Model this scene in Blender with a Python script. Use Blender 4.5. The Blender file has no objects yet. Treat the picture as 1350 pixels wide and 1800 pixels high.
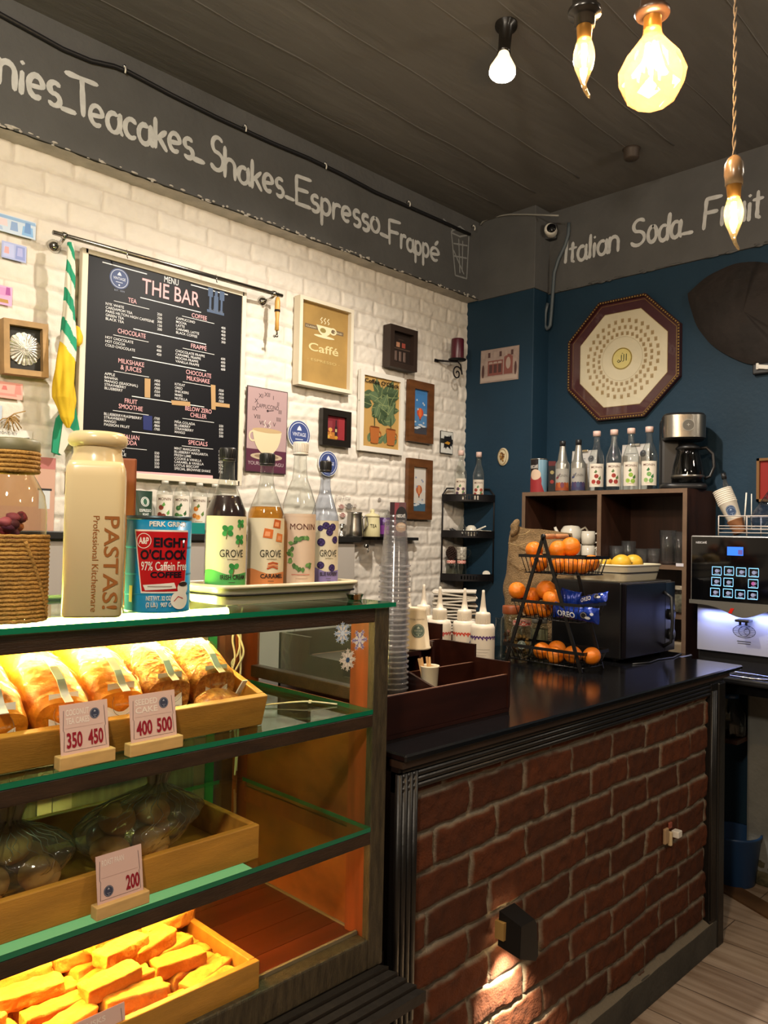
import bpy, bmesh, math, random
import numpy as np
from mathutils import Vector, Matrix, Euler, noise as mnoise
PI = math.pi
random.seed(7)
SC = bpy.context.scene
COL = SC.collection

# ------------------------------------------------------------------ camera
FPX = 1390.0
YAW, PITCH, ROLL = 0.780518717, 0.0281823561, 0.0212920757
CP = Vector((0, 0, 1.47))
_f = Vector((math.cos(PITCH)*math.cos(YAW), math.cos(PITCH)*math.sin(YAW), math.sin(PITCH)))
_r0 = _f.cross(Vector((0, 0, 1))).normalized()
_u0 = _r0.cross(_f)
_r = _r0*math.cos(ROLL) + _u0*math.sin(ROLL)
_u = -_r0*math.sin(ROLL) + _u0*math.cos(ROLL)
cam_d = bpy.data.cameras.new('camera')
cam_d.sensor_fit = 'HORIZONTAL'; cam_d.sensor_width = 36.0
cam_d.lens = 36.0*FPX/1350.0
cam_d.clip_start = 0.02; cam_d.clip_end = 60
cam = bpy.data.objects.new('camera', cam_d); COL.objects.link(cam)
M = Matrix.Identity(4)
for i, v in enumerate((_r, _u, -_f)):
    for j in range(3): M[j][i] = v[j]
M.translation = CP
cam.matrix_world = M
SC.camera = cam

# ------------------------------------------------------------------ exposure, world, room lights
SC.view_settings.view_transform = 'Standard'
SC.view_settings.look = 'None'
SC.view_settings.gamma = 1.0
SC.view_settings.use_curve_mapping = False
SC.view_settings.exposure = 0.65
SC.cycles.use_denoising = True
SC.cycles.max_bounces = 10
SC.cycles.diffuse_bounces = 4
SC.cycles.glossy_bounces = 4
SC.cycles.transmission_bounces = 6
SC.cycles.transparent_max_bounces = 80
SC.cycles.sample_clamp_indirect = 4.0
SC.cycles.caustics_reflective = False
SC.cycles.caustics_refractive = False
W = bpy.data.worlds.new('world'); SC.world = W
W.use_nodes = True
W.node_tree.nodes['Background'].inputs[0].default_value = (1.0, 0.9, 0.78, 1)
W.node_tree.nodes['Background'].inputs[1].default_value = 0.02

def light(name, kind, loc, energy, col, size=0.05, rot=None, spot=None, blend=0.5, size_y=None):
    d = bpy.data.lights.new(name, kind); d.energy = energy; d.color = col
    if kind == 'AREA':
        d.size = size
        if size_y: d.shape = 'RECTANGLE'; d.size_y = size_y
    else: d.shadow_soft_size = size
    if kind == 'SPOT': d.spot_size = spot; d.spot_blend = blend
    o = bpy.data.objects.new(name, d); COL.objects.link(o); o.location = loc
    if rot is not None: o.rotation_euler = rot
    return o
def aim(o, target):
    o.rotation_euler = (Vector(target)-o.location).to_track_quat('-Z', 'Y').to_euler()
WARM = (1.0, 0.86, 0.68); WARMW = (1.0, 0.91, 0.79); AMBER = (1.0, 0.58, 0.16)
# key: the reflector lamp of the room (the bulb itself is built further down)
aim(light('reflector_lamp_light', 'SPOT', (2.15, 1.63, 3.02), 98, WARMW, 0.035, spot=math.radians(164), blend=.6), (2.0, 1.9, 0))
# ceiling lamps of the dining side, out of view, plus one added fill
light('unseen_cafe_light', 'POINT', (0.0, 1.15, 2.9), 50, WARM, 0.10)
light('unseen_cafe_light', 'POINT', (-0.5, 0.1, 2.6), 84, WARM, 0.10)  # added fill, no lamp of the room: brightens the jar fronts
light('unseen_cafe_light', 'POINT', (0.9, -1.6, 2.9), 14, WARM, 0.12)
light('unseen_cafe_light', 'POINT', (3.0, -0.5, 2.8), 36, WARM, 0.12)

# ------------------------------------------------------------------ pixel -> point on a real plane
def _ray(px, py): return _f*FPX + _r*(px-675) + _u*(900-py)
def onx(px, py, X): d = _ray(px, py); return CP + d*((X-CP.x)/d.x)
def ony(px, py, Y): d = _ray(px, py); return CP + d*((Y-CP.y)/d.y)
def onz(px, py, Z): d = _ray(px, py); return CP + d*((Z-CP.z)/d.z)
def at(px, py, D): return CP + _ray(px, py)*(D/FPX)
YW, XC, XW, YB, ZB, ZC = 2.95, 3.65, 3.80, 2.86, 2.856, 3.31   # left wall, column, recess, beam face, beam soffit, ceiling
def lw(px, py, off=0.0): return ony(px, py, YW-off)

# ------------------------------------------------------------------ materials
def lin(h):
    h = h.lstrip('#'); o = []
    for i in (0, 2, 4):
        c = int(h[i:i+2], 16)/255
        o.append(c/12.92 if c <= .04045 else ((c+.055)/1.055)**2.4)
    return (o[0], o[1], o[2], 1)
MC = {}
def mat(name, col='#808080', rough=.5, metal=0., spec=.5, var=0., vscale=8., bump=0., bscale=60., stretch=None, col2=None, coat=0., emit=None, estr=0., detail=4.):
    if name in MC: return MC[name]
    m = bpy.data.materials.new(name); m.use_nodes = True; MC[name] = m
    nt = m.node_tree; b = nt.nodes['Principled BSDF']
    c = lin(col) if isinstance(col, str) else col
    b.inputs['Base Color'].default_value = c
    b.inputs['Roughness'].default_value = rough
    b.inputs['Metallic'].default_value = metal
    b.inputs['Specular IOR Level'].default_value = spec
    b.inputs['Coat Weight'].default_value = coat
    if emit:
        b.inputs['Emission Color'].default_value = lin(emit); b.inputs['Emission Strength'].default_value = estr
    if var or bump or col2:
        tc = nt.nodes.new('ShaderNodeTexCoord'); mp = nt.nodes.new('ShaderNodeMapping')
        nt.links.new(tc.outputs['Object'], mp.inputs[0])
        if stretch: mp.inputs['Scale'].default_value = stretch
        n = nt.nodes.new('ShaderNodeTexNoise'); n.inputs['Scale'].default_value = vscale; n.inputs['Detail'].default_value = detail
        nt.links.new(mp.outputs[0], n.inputs['Vector'])
        if var or col2:
            r = nt.nodes.new('ShaderNodeValToRGB')
            c2 = lin(col2) if col2 else tuple(min(1, x*(1+var)) for x in c[:3])+(1,)
            c1 = c if col2 else tuple(x*(1-var) for x in c[:3])+(1,)
            r.color_ramp.elements[0].color = c1; r.color_ramp.elements[1].color = c2
            r.color_ramp.elements[0].position = .32; r.color_ramp.elements[1].position = .68
            nt.links.new(n.outputs[0], r.inputs[0]); nt.links.new(r.outputs[0], b.inputs['Base Color'])
        if bump:
            n2 = nt.nodes.new('ShaderNodeTexNoise'); n2.inputs['Scale'].default_value = bscale; n2.inputs['Detail'].default_value = 5
            nt.links.new(mp.outputs[0], n2.inputs['Vector'])
            bp = nt.nodes.new('ShaderNodeBump'); bp.inputs['Strength'].default_value = bump; bp.inputs['Distance'].default_value = .01
            nt.links.new(n2.outputs[0], bp.inputs['Height']); nt.links.new(bp.outputs[0], b.inputs['Normal'])
    return m
def glass(name, tint='#ffffff', gloss=1.0, rough=.02, ior=1.45, bump=0., bscale=30., film=0., film_col='#ffffff'):
    """thin clear sheet: straight-through tinted transmission plus Fresnel reflection (and a little milky film)"""
    if name in MC: return MC[name]
    m = bpy.data.materials.new(name); m.use_nodes = True; MC[name] = m
    nt = m.node_tree; nt.nodes.remove(nt.nodes['Principled BSDF'])
    out = nt.nodes['Material Output']
    t = nt.nodes.new('ShaderNodeBsdfTransparent'); t.inputs[0].default_value = lin(tint)
    g = nt.nodes.new('ShaderNodeBsdfGlossy'); g.inputs['Roughness'].default_value = rough
    fr = nt.nodes.new('ShaderNodeLayerWeight'); fr.inputs[0].default_value = .5
    pw = nt.nodes.new('ShaderNodeMath'); pw.operation = 'POWER'; pw.inputs[1].default_value = 4.0
    mu = nt.nodes.new('ShaderNodeMath'); mu.operation = 'MULTIPLY_ADD'; mu.inputs[1].default_value = .75*gloss; mu.inputs[2].default_value = .035*gloss
    mu.use_clamp = True; mx = nt.nodes.new('ShaderNodeMixShader')
    nt.links.new(fr.outputs['Facing'], pw.inputs[0]); nt.links.new(pw.outputs[0], mu.inputs[0]); nt.links.new(mu.outputs[0], mx.inputs[0])
    base = t.outputs[0]
    if film:
        df = nt.nodes.new('ShaderNodeBsdfDiffuse'); df.inputs[0].default_value = lin(film_col)
        tl = nt.nodes.new('ShaderNodeBsdfTranslucent'); tl.inputs[0].default_value = lin(film_col)
        ad = nt.nodes.new('ShaderNodeMixShader'); ad.inputs[0].default_value = .5
        nt.links.new(df.outputs[0], ad.inputs[1]); nt.links.new(tl.outputs[0], ad.inputs[2])
        m2 = nt.nodes.new('ShaderNodeMixShader'); m2.inputs[0].default_value = film
        nt.links.new(t.outputs[0], m2.inputs[1]); nt.links.new(ad.outputs[0], m2.inputs[2]); base = m2.outputs[0]
    nt.links.new(base, mx.inputs[1]); nt.links.new(g.outputs[0], mx.inputs[2])
    if bump:
        tc = nt.nodes.new('ShaderNodeTexCoord'); n = nt.nodes.new('ShaderNodeTexNoise'); n.inputs['Scale'].default_value = bscale
        nt.links.new(tc.outputs['Object'], n.inputs['Vector'])
        bp = nt.nodes.new('ShaderNodeBump'); bp.inputs['Strength'].default_value = bump; bp.inputs['Distance'].default_value = .02
        nt.links.new(n.outputs[0], bp.inputs['Height']); nt.links.new(bp.outputs[0], g.inputs['Normal']); nt.links.new(bp.outputs[0], fr.inputs['Normal'])
    nt.links.new(mx.outputs[0], out.inputs[0])
    return m
def emis(name, col, s):
    if name in MC: return MC[name]
    m = bpy.data.materials.new(name); m.use_nodes = True; MC[name] = m
    nt = m.node_tree; nt.nodes.remove(nt.nodes['Principled BSDF'])
    e = nt.nodes.new('ShaderNodeEmission'); e.inputs[0].default_value = lin(col) if isinstance(col, str) else col; e.inputs[1].default_value = s
    nt.links.new(e.outputs[0], nt.nodes['Material Output'].inputs[0])
    return m
def P(c, rough=.6): return mat('paint_'+c.strip('#')+('' if rough == .6 else '_%d' % int(rough*100)), c, rough, spec=.3)   # plain print ink / paint

# ------------------------------------------------------------------ mesh builder
class MB:
    def __init__(s): s.bm = bmesh.new(); s.mats = []
    def mi(s, m):
        if m not in s.mats: s.mats.append(m)
        return s.mats.index(m)
    def _fin(s, faces, m, smooth):
        i = s.mi(m)
        for f in faces: f.material_index = i; f.smooth = smooth
    def box(s, c, d, m, rot=None, bev=0., seg=2, smooth=False):
        r = bmesh.ops.create_cube(s.bm, size=1.0)
        vs = r['verts']
        bmesh.ops.scale(s.bm, vec=d, verts=vs)
        if bev:
            es = list({e for v in vs for e in v.link_edges})
            b = bmesh.ops.bevel(s.bm, geom=es, offset=bev, segments=seg, affect='EDGES', profile=.5)
            vs = list({v for f in b['faces'] for v in f.verts} | {v for v in vs if v.is_valid})
            seen = set(vs); st = list(vs)
            while st:
                v = st.pop()
                for e in v.link_edges:
                    o = e.other_vert(v)
                    if o not in seen: seen.add(o); st.append(o)
            vs = list(seen)
        mtx = Matrix.Translation(Vector(c))
        if rot is not None: mtx = mtx @ (Euler(rot).to_matrix().to_4x4() if not isinstance(rot, Matrix) else rot.to_4x4())
        bmesh.ops.transform(s.bm, matrix=mtx, verts=vs)
        s._fin({f for v in vs for f in v.link_faces}, m, smooth)
        return s
    def bx(s, x0, x1, y0, y1, z0, z1, m, bev=0.):
        return s.box(((x0+x1)/2, (y0+y1)/2, (z0+z1)/2), (abs(x1-x0), abs(y1-y0), abs(z1-z0)), m, bev=bev)
    def lathe(s, prof, m, c=(0, 0, 0), n=32, axis=None, cap=True, smooth=True, sq=None):
        """prof: (r, z) list bottom to top; sq: superellipse power for squarish sections"""
        rings = []; c = Vector(c)
        R = Vector((0, 0, 1)).rotation_difference(Vector(axis).normalized()).to_matrix() if axis is not None else None
        for r, z in prof:
            ring = []
            for k in range(n):
                a = 2*PI*k/n; x, y = math.cos(a), math.sin(a)
                if sq: q = (abs(x)**sq+abs(y)**sq)**(-1/sq); x *= q; y *= q
                p = Vector((r*x, r*y, z))
                if R is not None: p = R @ p
                ring.append(s.bm.verts.new(c+p))
            rings.append(ring)
        fs = []
        for a, b in zip(rings, rings[1:]):
            for k in range(n):
                fs.append(s.bm.faces.new((a[k], a[(k+1) % n], b[(k+1) % n], b[k])))
        if cap:
            if prof[0][0] > 1e-5: fs.append(s.bm.faces.new(rings[0][::-1]))
            if prof[-1][0] > 1e-5: fs.append(s.bm.faces.new(rings[-1]))
        s._fin(fs, m, smooth)
        return s
    def cyl(s, p0, p1, r0, m, r1=None, n=16, smooth=True):
        p0, p1 = Vector(p0), Vector(p1); L = (p1-p0).length
        return s.lathe([(r0, 0), (r0 if r1 is None else r1, L)], m, p0, n, axis=p1-p0, smooth=smooth)
    def tube(s, pts, r, m, n=8, closed=False, cap=True):
        pts = [Vector(p) for p in pts]; N = len(pts); rings = []
        up = None
        for i, p in enumerate(pts):
            a = pts[i-1] if (i > 0 or closed) else p; b = pts[(i+1) % N] if (i < N-1 or closed) else p
            t = (b-a).normalized() if (b-a).length > 1e-9 else Vector((0, 0, 1))
            if up is None: up = Vector((0, 0, 1)) if abs(t.z) < .9 else Vector((1, 0, 0))
            x = up.cross(t)
            if x.length < 1e-4: x = Vector((1, .3, .2)).cross(t)
            x.normalize(); y = t.cross(x); up = y
            rr = r[i] if isinstance(r, (list, tuple)) else r
            rings.append([s.bm.verts.new(p+x*rr*math.cos(2*PI*k/n)+y*rr*math.sin(2*PI*k/n)) for k in range(n)])
        fs = []
        for i in range(N if closed else N-1):
            a, b = rings[i], rings[(i+1) % N]
            for k in range(n): fs.append(s.bm.faces.new((a[k], a[(k+1) % n], b[(k+1) % n], b[k])))
        if cap and not closed:
            fs.append(s.bm.faces.new(rings[0][::-1])); fs.append(s.bm.faces.new(rings[-1]))
        s._fin(fs, m, True)
        return s
    def prism(s, pts, v, m, smooth=False):
        """extrude planar polygon pts along vector v"""
        a = [s.bm.verts.new(Vector(p)) for p in pts]; b = [s.bm.verts.new(Vector(p)+Vector(v)) for p in pts]; n = len(a)
        fs = [s.bm.faces.new(a[::-1]), s.bm.faces.new(b)]
        for k in range(n): fs.append(s.bm.faces.new((a[k], a[(k+1) % n], b[(k+1) % n], b[k])))
        s._fin(fs, m, smooth); return s
    def quad(s, pts, m, smooth=False):
        s._fin([s.bm.faces.new([s.bm.verts.new(Vector(p)) for p in pts])], m, smooth); return s
    def blob(s, c, d, m, nz=0., sc=8., sub=3, seed=0, sq=None, rot=None):
        r = bmesh.ops.create_icosphere(s.bm, subdivisions=sub, radius=1.0)
        R = Euler(rot).to_matrix() if rot is not None else Matrix.Identity(3)
        for v in r['verts']:
            p = v.co.copy()
            if sq:
                q = (abs(p.x)**sq+abs(p.y)**sq+abs(p.z)**sq)**(-1/sq); p *= q
            w = Vector((p.x*d[0], p.y*d[1], p.z*d[2]))
            if nz: w += p.normalized()*nz*mnoise.noise(w*sc+Vector((seed*7.3, seed*3.1, seed)))
            v.co = Vector(c)+R @ w
        s._fin({f for v in r['verts'] for f in v.link_faces}, m, True); return s
    def sheet(s, fn, nu, nv, m, smooth=True, closed_u=False):
        g = [[s.bm.verts.new(Vector(fn(i/(nu if closed_u else nu-1), j/(nv-1)))) for i in range(nu)] for j in range(nv)]
        fs = []
        for j in range(nv-1):
            for i in range(nu if closed_u else nu-1):
                fs.append(s.bm.faces.new((g[j][i], g[j][(i+1) % nu], g[j+1][(i+1) % nu], g[j+1][i])))
        s._fin(fs, m, smooth); return s
    def data(s, name, recalc=True):
        if recalc: bmesh.ops.recalc_face_normals(s.bm, faces=s.bm.faces[:])
        me = bpy.data.meshes.new(name); s.bm.to_mesh(me); s.bm.free()
        for m in s.mats: me.materials.append(m)
        return me
    def build(s, name, parent=None, loc=None, rotz=None, recalc=True):
        o = bpy.data.objects.new(name, s.data(name, recalc)); COL.objects.link(o)
        if parent is not None: o.parent = parent
        if loc is not None: o.location = loc
        if rotz is not None: o.rotation_euler = (0, 0, rotz)
        return o
def tag(o, label, cat, group=None, kind=None):
    if label: o['label'] = label
    if cat: o['category'] = cat
    if group: o['group'] = group
    if kind: o['kind'] = kind
    return o
def struct(o): o['kind'] = 'structure'; return o
def thing(name, label, cat, loc=(0, 0, 0), rotz=0., group=None, rot=None):
    o = bpy.data.objects.new(name, None); COL.objects.link(o); o.empty_display_size = .05
    o.location = loc; o.rotation_euler = rot if rot is not None else (0, 0, rotz)
    return tag(o, label, cat, group)
def dup(src, loc, rot=None, label=None, group=None):
    r = src.copy(); COL.objects.link(r); r.location = loc
    if rot is not None: r.rotation_euler = (0, 0, rot) if isinstance(rot, (int, float)) else rot
    if label: r['label'] = label
    if group: r['group'] = group
    for ch in list(src.children):
        c = ch.copy(); COL.objects.link(c); c.parent = r
        for g in list(ch.children):
            d = g.copy(); COL.objects.link(d); d.parent = c
    return r
def fc(p, extra=0.): return math.atan2(-p[0], p[1])+extra     # turn local -Y to the viewer's side

# ------------------------------------------------------------------ flat prints, labels and lettering
_tc = {}
def text_geo(s, bold=0.):
    k = (s, bold)
    if k not in _tc:
        cu = bpy.data.curves.new('t', 'FONT'); cu.body = s; cu.size = 1.0; cu.resolution_u = 3; cu.offset = bold
        ob = bpy.data.objects.new('t', cu); COL.objects.link(ob)
        me = ob.to_mesh()
        vs = [v.co.copy() for v in me.vertices]; fs = [tuple(p.vertices) for p in me.polygons]
        ob.to_mesh_clear(); bpy.data.objects.remove(ob); bpy.data.curves.remove(cu)
        if vs:
            x0 = min(v.x for v in vs); x1 = max(v.x for v in vs)
            for v in vs: v.x -= x0
            _tc[k] = (vs, fs, x1-x0)
        else: _tc[k] = ([], [], 0)
    return _tc[k]
CAP = 0.715
def split_long(vs, fs, mx):
    """triangulate a flat shape and halve edges longer than mx in u, so it can bend round a bottle"""
    t = bmesh.new(); bv = [t.verts.new((v[0], v[1], 0)) for v in vs]
    for f in fs:
        try: t.faces.new([bv[i] for i in f])
        except ValueError: pass
    bmesh.ops.triangulate(t, faces=t.faces[:]); t.verts.index_update()
    V = [(v.co.x, v.co.y) for v in t.verts]; st = [tuple(v.index for v in f.verts) for f in t.faces]; t.free(); out = []; mid = {}
    while st:
        f = st.pop(); du, k = max((abs(V[f[i]][0]-V[f[(i+1) % 3]][0]), i) for i in range(3))
        if du <= mx: out.append(f); continue
        a, b, c = f[k], f[(k+1) % 3], f[(k+2) % 3]; key = (min(a, b), max(a, b))
        if key not in mid: mid[key] = len(V); V.append(((V[a][0]+V[b][0])/2, (V[a][1]+V[b][1])/2))
        m = mid[key]; st += [(a, m, c), (m, b, c)]
    return V, out
class Art:
    """a print: shapes in (u, v) metres stacked in thin layers"""
    def __init__(s, step=.0004): s.mb = MB(); s.it = []; s.step = step; s.n = 0
    def poly(s, pts, m, L=1):
        s.it.append(([(p[0], p[1]) for p in pts], [tuple(range(len(pts)))], m, L)); return s
    def rect(s, x0, y0, x1, y1, m, L=1): return s.poly([(x0, y0), (x1, y0), (x1, y1), (x0, y1)], m, L)
    def ell(s, cx, cy, rx, ry, m, L=1, n=28, rot=0.):
        c, si = math.cos(rot), math.sin(rot)
        return s.poly([(cx+rx*math.cos(2*PI*k/n)*c-ry*math.sin(2*PI*k/n)*si, cy+rx*math.cos(2*PI*k/n)*si+ry*math.sin(2*PI*k/n)*c) for k in range(n)], m, L)
    def line(s, pts, w, m, L=1, closed=False):
        pts = [Vector((p[0], p[1])) for p in pts]; N = len(pts); vs = []; fs = []
        for i, p in enumerate(pts):
            a = pts[i-1] if (i > 0 or closed) else p; b = pts[(i+1) % N] if (i < N-1 or closed) else p
            t = b-a; t = t.normalized() if t.length > 1e-9 else Vector((1, 0))
            n = Vector((-t.y, t.x))*w/2
            vs += [tuple(p+n), tuple(p-n)]
        for i in range(N if closed else N-1):
            j = (i+1) % N; fs.append((2*i, 2*i+1, 2*j+1, 2*j))
        s.it.append((vs, fs, m, L)); return s
    def ring(s, cx, cy, rx, ry, w, m, L=1, n=40, a0=0., a1=2*PI):
        full = abs(a1-a0-2*PI) < 1e-6
        return s.line([(cx+rx*math.cos(a0+(a1-a0)*k/n), cy+ry*math.sin(a0+(a1-a0)*k/n)) for k in range(n if full else n+1)], w, m, L, closed=full)
    def text(s, t, x, y, cap, m, L=2, align='l', fit=None, bold=0., rot=0., sx=1.):
        """baseline at (x, y), capital height cap; fit = exact width"""
        vs, fs, w = text_geo(t, bold)
        if not vs: return s
        k = cap/CAP; kx = (fit/w if fit else k*sx); W_ = w*kx
        ox = 0 if align == 'l' else (-W_/2 if align == 'c' else -W_)
        c, si = math.cos(rot), math.sin(rot)
        out = []
        for v in vs:
            a, b = v.x*kx+ox, v.y*k
            out.append((x+a*c-b*si, y+a*si+b*c))
        s.it.append((out, fs, m, L)); return s
    def build(s, name, parent=None, mapf=None, maxlen=None, back=None):
        mb = s.mb
        for vs, fs, m, L in s.it:
            s.n += 1; dd = L*s.step+s.n*4e-6
            if maxlen: vs, fs = split_long(vs, fs, maxlen)
            bv = [mb.bm.verts.new((v[0], v[1], 0)) for v in vs]; nf = []
            for f in fs:
                try: nf.append(mb.bm.faces.new([bv[i] for i in f]))
                except ValueError: pass
            mb._fin(nf, m, bool(maxlen))
            for v in bv:
                u, w = v.co.x, v.co.y
                v.co = Vector(mapf(u, w, dd)) if mapf else Vector((u, -dd, w))
        o = mb.build(name, parent, recalc=False)
        return o
def onplane(y=0.): return lambda u, v, d: (u, y-d, v)
def oncyl(r, cx=0., cy=0.): return lambda u, v, d: (cx+(r+d)*math.sin(u/r), cy-(r+d)*math.cos(u/r), v)
def emblem(a, cx, cy, r, L=1, col='#3c4663', ink='#c9cfdd', txt=True):
    a.ell(cx, cy, r, r, P(col), L); a.ring(cx, cy, r*.86, r*.86, r*.05, P(ink), L+1)
    a.poly([(cx-r*.22, cy+r*.3), (cx+r*.22, cy+r*.3), (cx+r*.14, cy+r*.5), (cx, cy+r*.66), (cx-r*.14, cy+r*.5)], P(ink), L+1)
    if txt: a.text('VINTAGE', cx, cy-r*.12, r*.27, P(ink), L+1, 'c', fit=r*1.25, bold=.01)
    a.rect(cx-r*.35, cy-r*.38, cx+r*.35, cy-r*.32, P(ink), L+1)
    a.ell(cx, cy-r*.62, r*.09, r*.09, P(ink), L+1, 10)

# ================================================================== STRUCTURE
def vnoise(X, Z, sc, seed):
    rs = np.random.RandomState(seed); G = rs.rand(256, 256)
    x = X*sc+50; z = Z*sc+50; i = np.floor(x).astype(int); j = np.floor(z).astype(int)
    fx = x-i; fz = z-j; fx = fx*fx*(3-2*fx); fz = fz*fz*(3-2*fz)
    g = lambda a, b: G[a % 256, b % 256]
    return (g(i, j)*(1-fx)+g(i+1, j)*fx)*(1-fz)+(g(i, j+1)*(1-fx)+g(i+1, j+1)*fx)*fz
def sstep(a, b, t): t = np.clip((t-a)/(b-a), 0, 1); return t*t*(3-2*t)
def brick_sheet(name, x0, x1, z0, z1, y, m, parent=None, res=.006, bl=.232, bh=.086, mort=.012, depth=.008, warp=.006, rough=.003, boff=.003, soft=.01, seed=1, xo=0., zo=0.):
    """relief of bricks facing -Y (world placement), with mortar mask and per-brick tint stored as attributes"""
    nx = int((x1-x0)/res)+1; nz = int((z1-z0)/res)+1
    X, Z = np.meshgrid(np.linspace(x0, x1, nx), np.linspace(z0, z1, nz))
    wx = X+(vnoise(X, Z, 5, seed)-.5)*warp*2+(vnoise(X, Z, 22, seed+1)-.5)*warp*.6
    wz = Z+(vnoise(X, Z, 4, seed+2)-.5)*warp*2+(vnoise(X, Z, 25, seed+3)-.5)*warp*.7
    rs = np.random.RandomState(seed+9); JR = rs.rand(400); JB = rs.rand(400, 400)
    row = np.floor((wz-zo)/bh).astype(int); lz = (wz-zo)-row*bh
    xx = wx-xo+(row % 2)*bl*.5+(JR[row % 400]-.5)*bl*.22
    c = np.floor(xx/bl).astype(int); lx = xx-c*bl
    shift = (JB[row % 400, c % 400]-.5)*.02
    lx2 = lx+0*shift
    d = np.minimum(np.minimum(lx2, bl-lx2), np.minimum(lz, bh-lz))
    t = sstep(mort/2-.002, mort/2+soft, d); msk = sstep(mort/2-.001, mort/2+.003, d)
    bi = JB[(row+131) % 400, (c+77) % 400]
    disp = depth*t+(bi-.5)*boff*2*t+(vnoise(X, Z, 38, seed+5)-.5)*rough*2+(vnoise(X, Z, 90, seed+6)-.5)*rough
    co = np.stack([X, y-disp, Z], -1).reshape(-1, 3)
    idx = np.arange(nx*nz).reshape(nz, nx)
    q = np.stack([idx[:-1, :-1], idx[:-1, 1:], idx[1:, 1:], idx[1:, :-1]], -1).reshape(-1, 4)
    me = bpy.data.meshes.new(name)
    me.vertices.add(len(co)); me.vertices.foreach_set('co', co.astype(np.float32).ravel())
    me.loops.add(q.size); me.loops.foreach_set('vertex_index', q.astype(np.int32).ravel())
    me.polygons.add(len(q)); me.polygons.foreach_set('loop_start', np.arange(0, q.size, 4, dtype=np.int32))
    me.polygons.foreach_set('use_smooth', np.ones(len(q), dtype=bool))
    for nm, arr in (('brickmask', msk), ('bricktint', bi)):
        a = me.attributes.new(nm, 'FLOAT', 'POINT'); a.data.foreach_set('value', arr.astype(np.float32).ravel())
    me.update(); me.validate()
    me.materials.append(m)
    o = bpy.data.objects.new(name, me); COL.objects.link(o)
    if parent is not None: o.parent = parent
    return o
def brick_mat(name, mortar, c1, c2, rough=.8, dirt='#000000', dirt_amt=.15, fine=.25):
    m = bpy.data.materials.new(name); m.use_nodes = True; nt = m.node_tree; b = nt.nodes['Principled BSDF']
    b.inputs['Roughness'].default_value = rough; b.inputs['Specular IOR Level'].default_value = .3
    N = nt.nodes.new
    am = N('ShaderNodeAttribute'); am.attribute_name = 'brickmask'; at_ = N('ShaderNodeAttribute'); at_.attribute_name = 'bricktint'
    tc = N('ShaderNodeTexCoord'); n = N('ShaderNodeTexNoise'); n.inputs['Scale'].default_value = 26; n.inputs['Detail'].default_value = 6
    nt.links.new(tc.outputs['Object'], n.inputs['Vector'])
    mixb = N('ShaderNodeMix'); mixb.data_type = 'RGBA'; mixb.inputs[6].default_value = lin(c1); mixb.inputs[7].default_value = lin(c2)
    nt.links.new(at_.outputs['Fac'], mixb.inputs[0])
    d = N('ShaderNodeMix'); d.data_type = 'RGBA'; d.inputs[7].default_value = lin(dirt)
    mr = N('ShaderNodeMapRange'); mr.inputs[1].default_value = .45; mr.inputs[2].default_value = .75; mr.inputs[4].default_value = dirt_amt
    nt.links.new(n.outputs[0], mr.inputs[0]); nt.links.new(mr.outputs[0], d.inputs[0]); nt.links.new(mixb.outputs[2], d.inputs[6])
    mm = N('ShaderNodeMix'); mm.data_type = 'RGBA'; mm.inputs[6].default_value = lin(mortar)
    nt.links.new(am.outputs['Fac'], mm.inputs[0]); nt.links.new(d.outputs[2], mm.inputs[7])
    nt.links.new(mm.outputs[2], b.inputs['Base Color'])
    n2 = N('ShaderNodeTexNoise'); n2.inputs['Scale'].default_value = 170; n2.inputs['Detail'].default_value = 4
    nt.links.new(tc.outputs['Object'], n2.inputs['Vector'])
    bp = N('ShaderNodeBump'); bp.inputs['Strength'].default_value = fine; bp.inputs['Distance'].default_value = .004
    nt.links.new(n2.outputs[0], bp.inputs['Height']); nt.links.new(bp.outputs[0], b.inputs['Normal'])
    return m
WHITEBRICK = brick_mat('white_painted_brick', '#c9c0b4', '#d9d1c5', '#dfd8cd', .75, '#c4baac', .2, .2)
REDBRICK = brick_mat('red_brick', '#7a7162', '#43200d', '#552911', .92, '#26120a', .5, .6)
BLUE = mat('blue_wall_paint', '#142f41', .62, var=.10, vscale=3, bump=.12, bscale=45, spec=.3)
CHALK = mat('chalkboard_grey_paint', '#575757', .8, var=.10, vscale=4, bump=.35, bscale=24, spec=.2)
CEILM = mat('dark_ceiling_concrete', '#605e5b', .62, var=.16, vscale=2.2, bump=.45, bscale=9, stretch=(.5, 2.2, 1), spec=.35)
SOFFIT = mat('old_white_soffit', '#b5b0a8', .9, var=.16, vscale=12, bump=.5, bscale=50)

wl = brick_sheet('wall_left', -1.2, 3.66, .80, 2.862, 2.955, WHITEBRICK, res=.0065, depth=.0062, warp=.010, rough=.0026, boff=.0026, soft=.014, mort=.007, seed=3, xo=.10, zo=.035)
struct(wl)
b = MB(); b.bx(-3.0, 3.9, 2.958, 3.06, 0, 3.4, mat('plain_white_wall', '#cfc9c0', .8)); struct(b.build('wall_left'))
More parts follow.
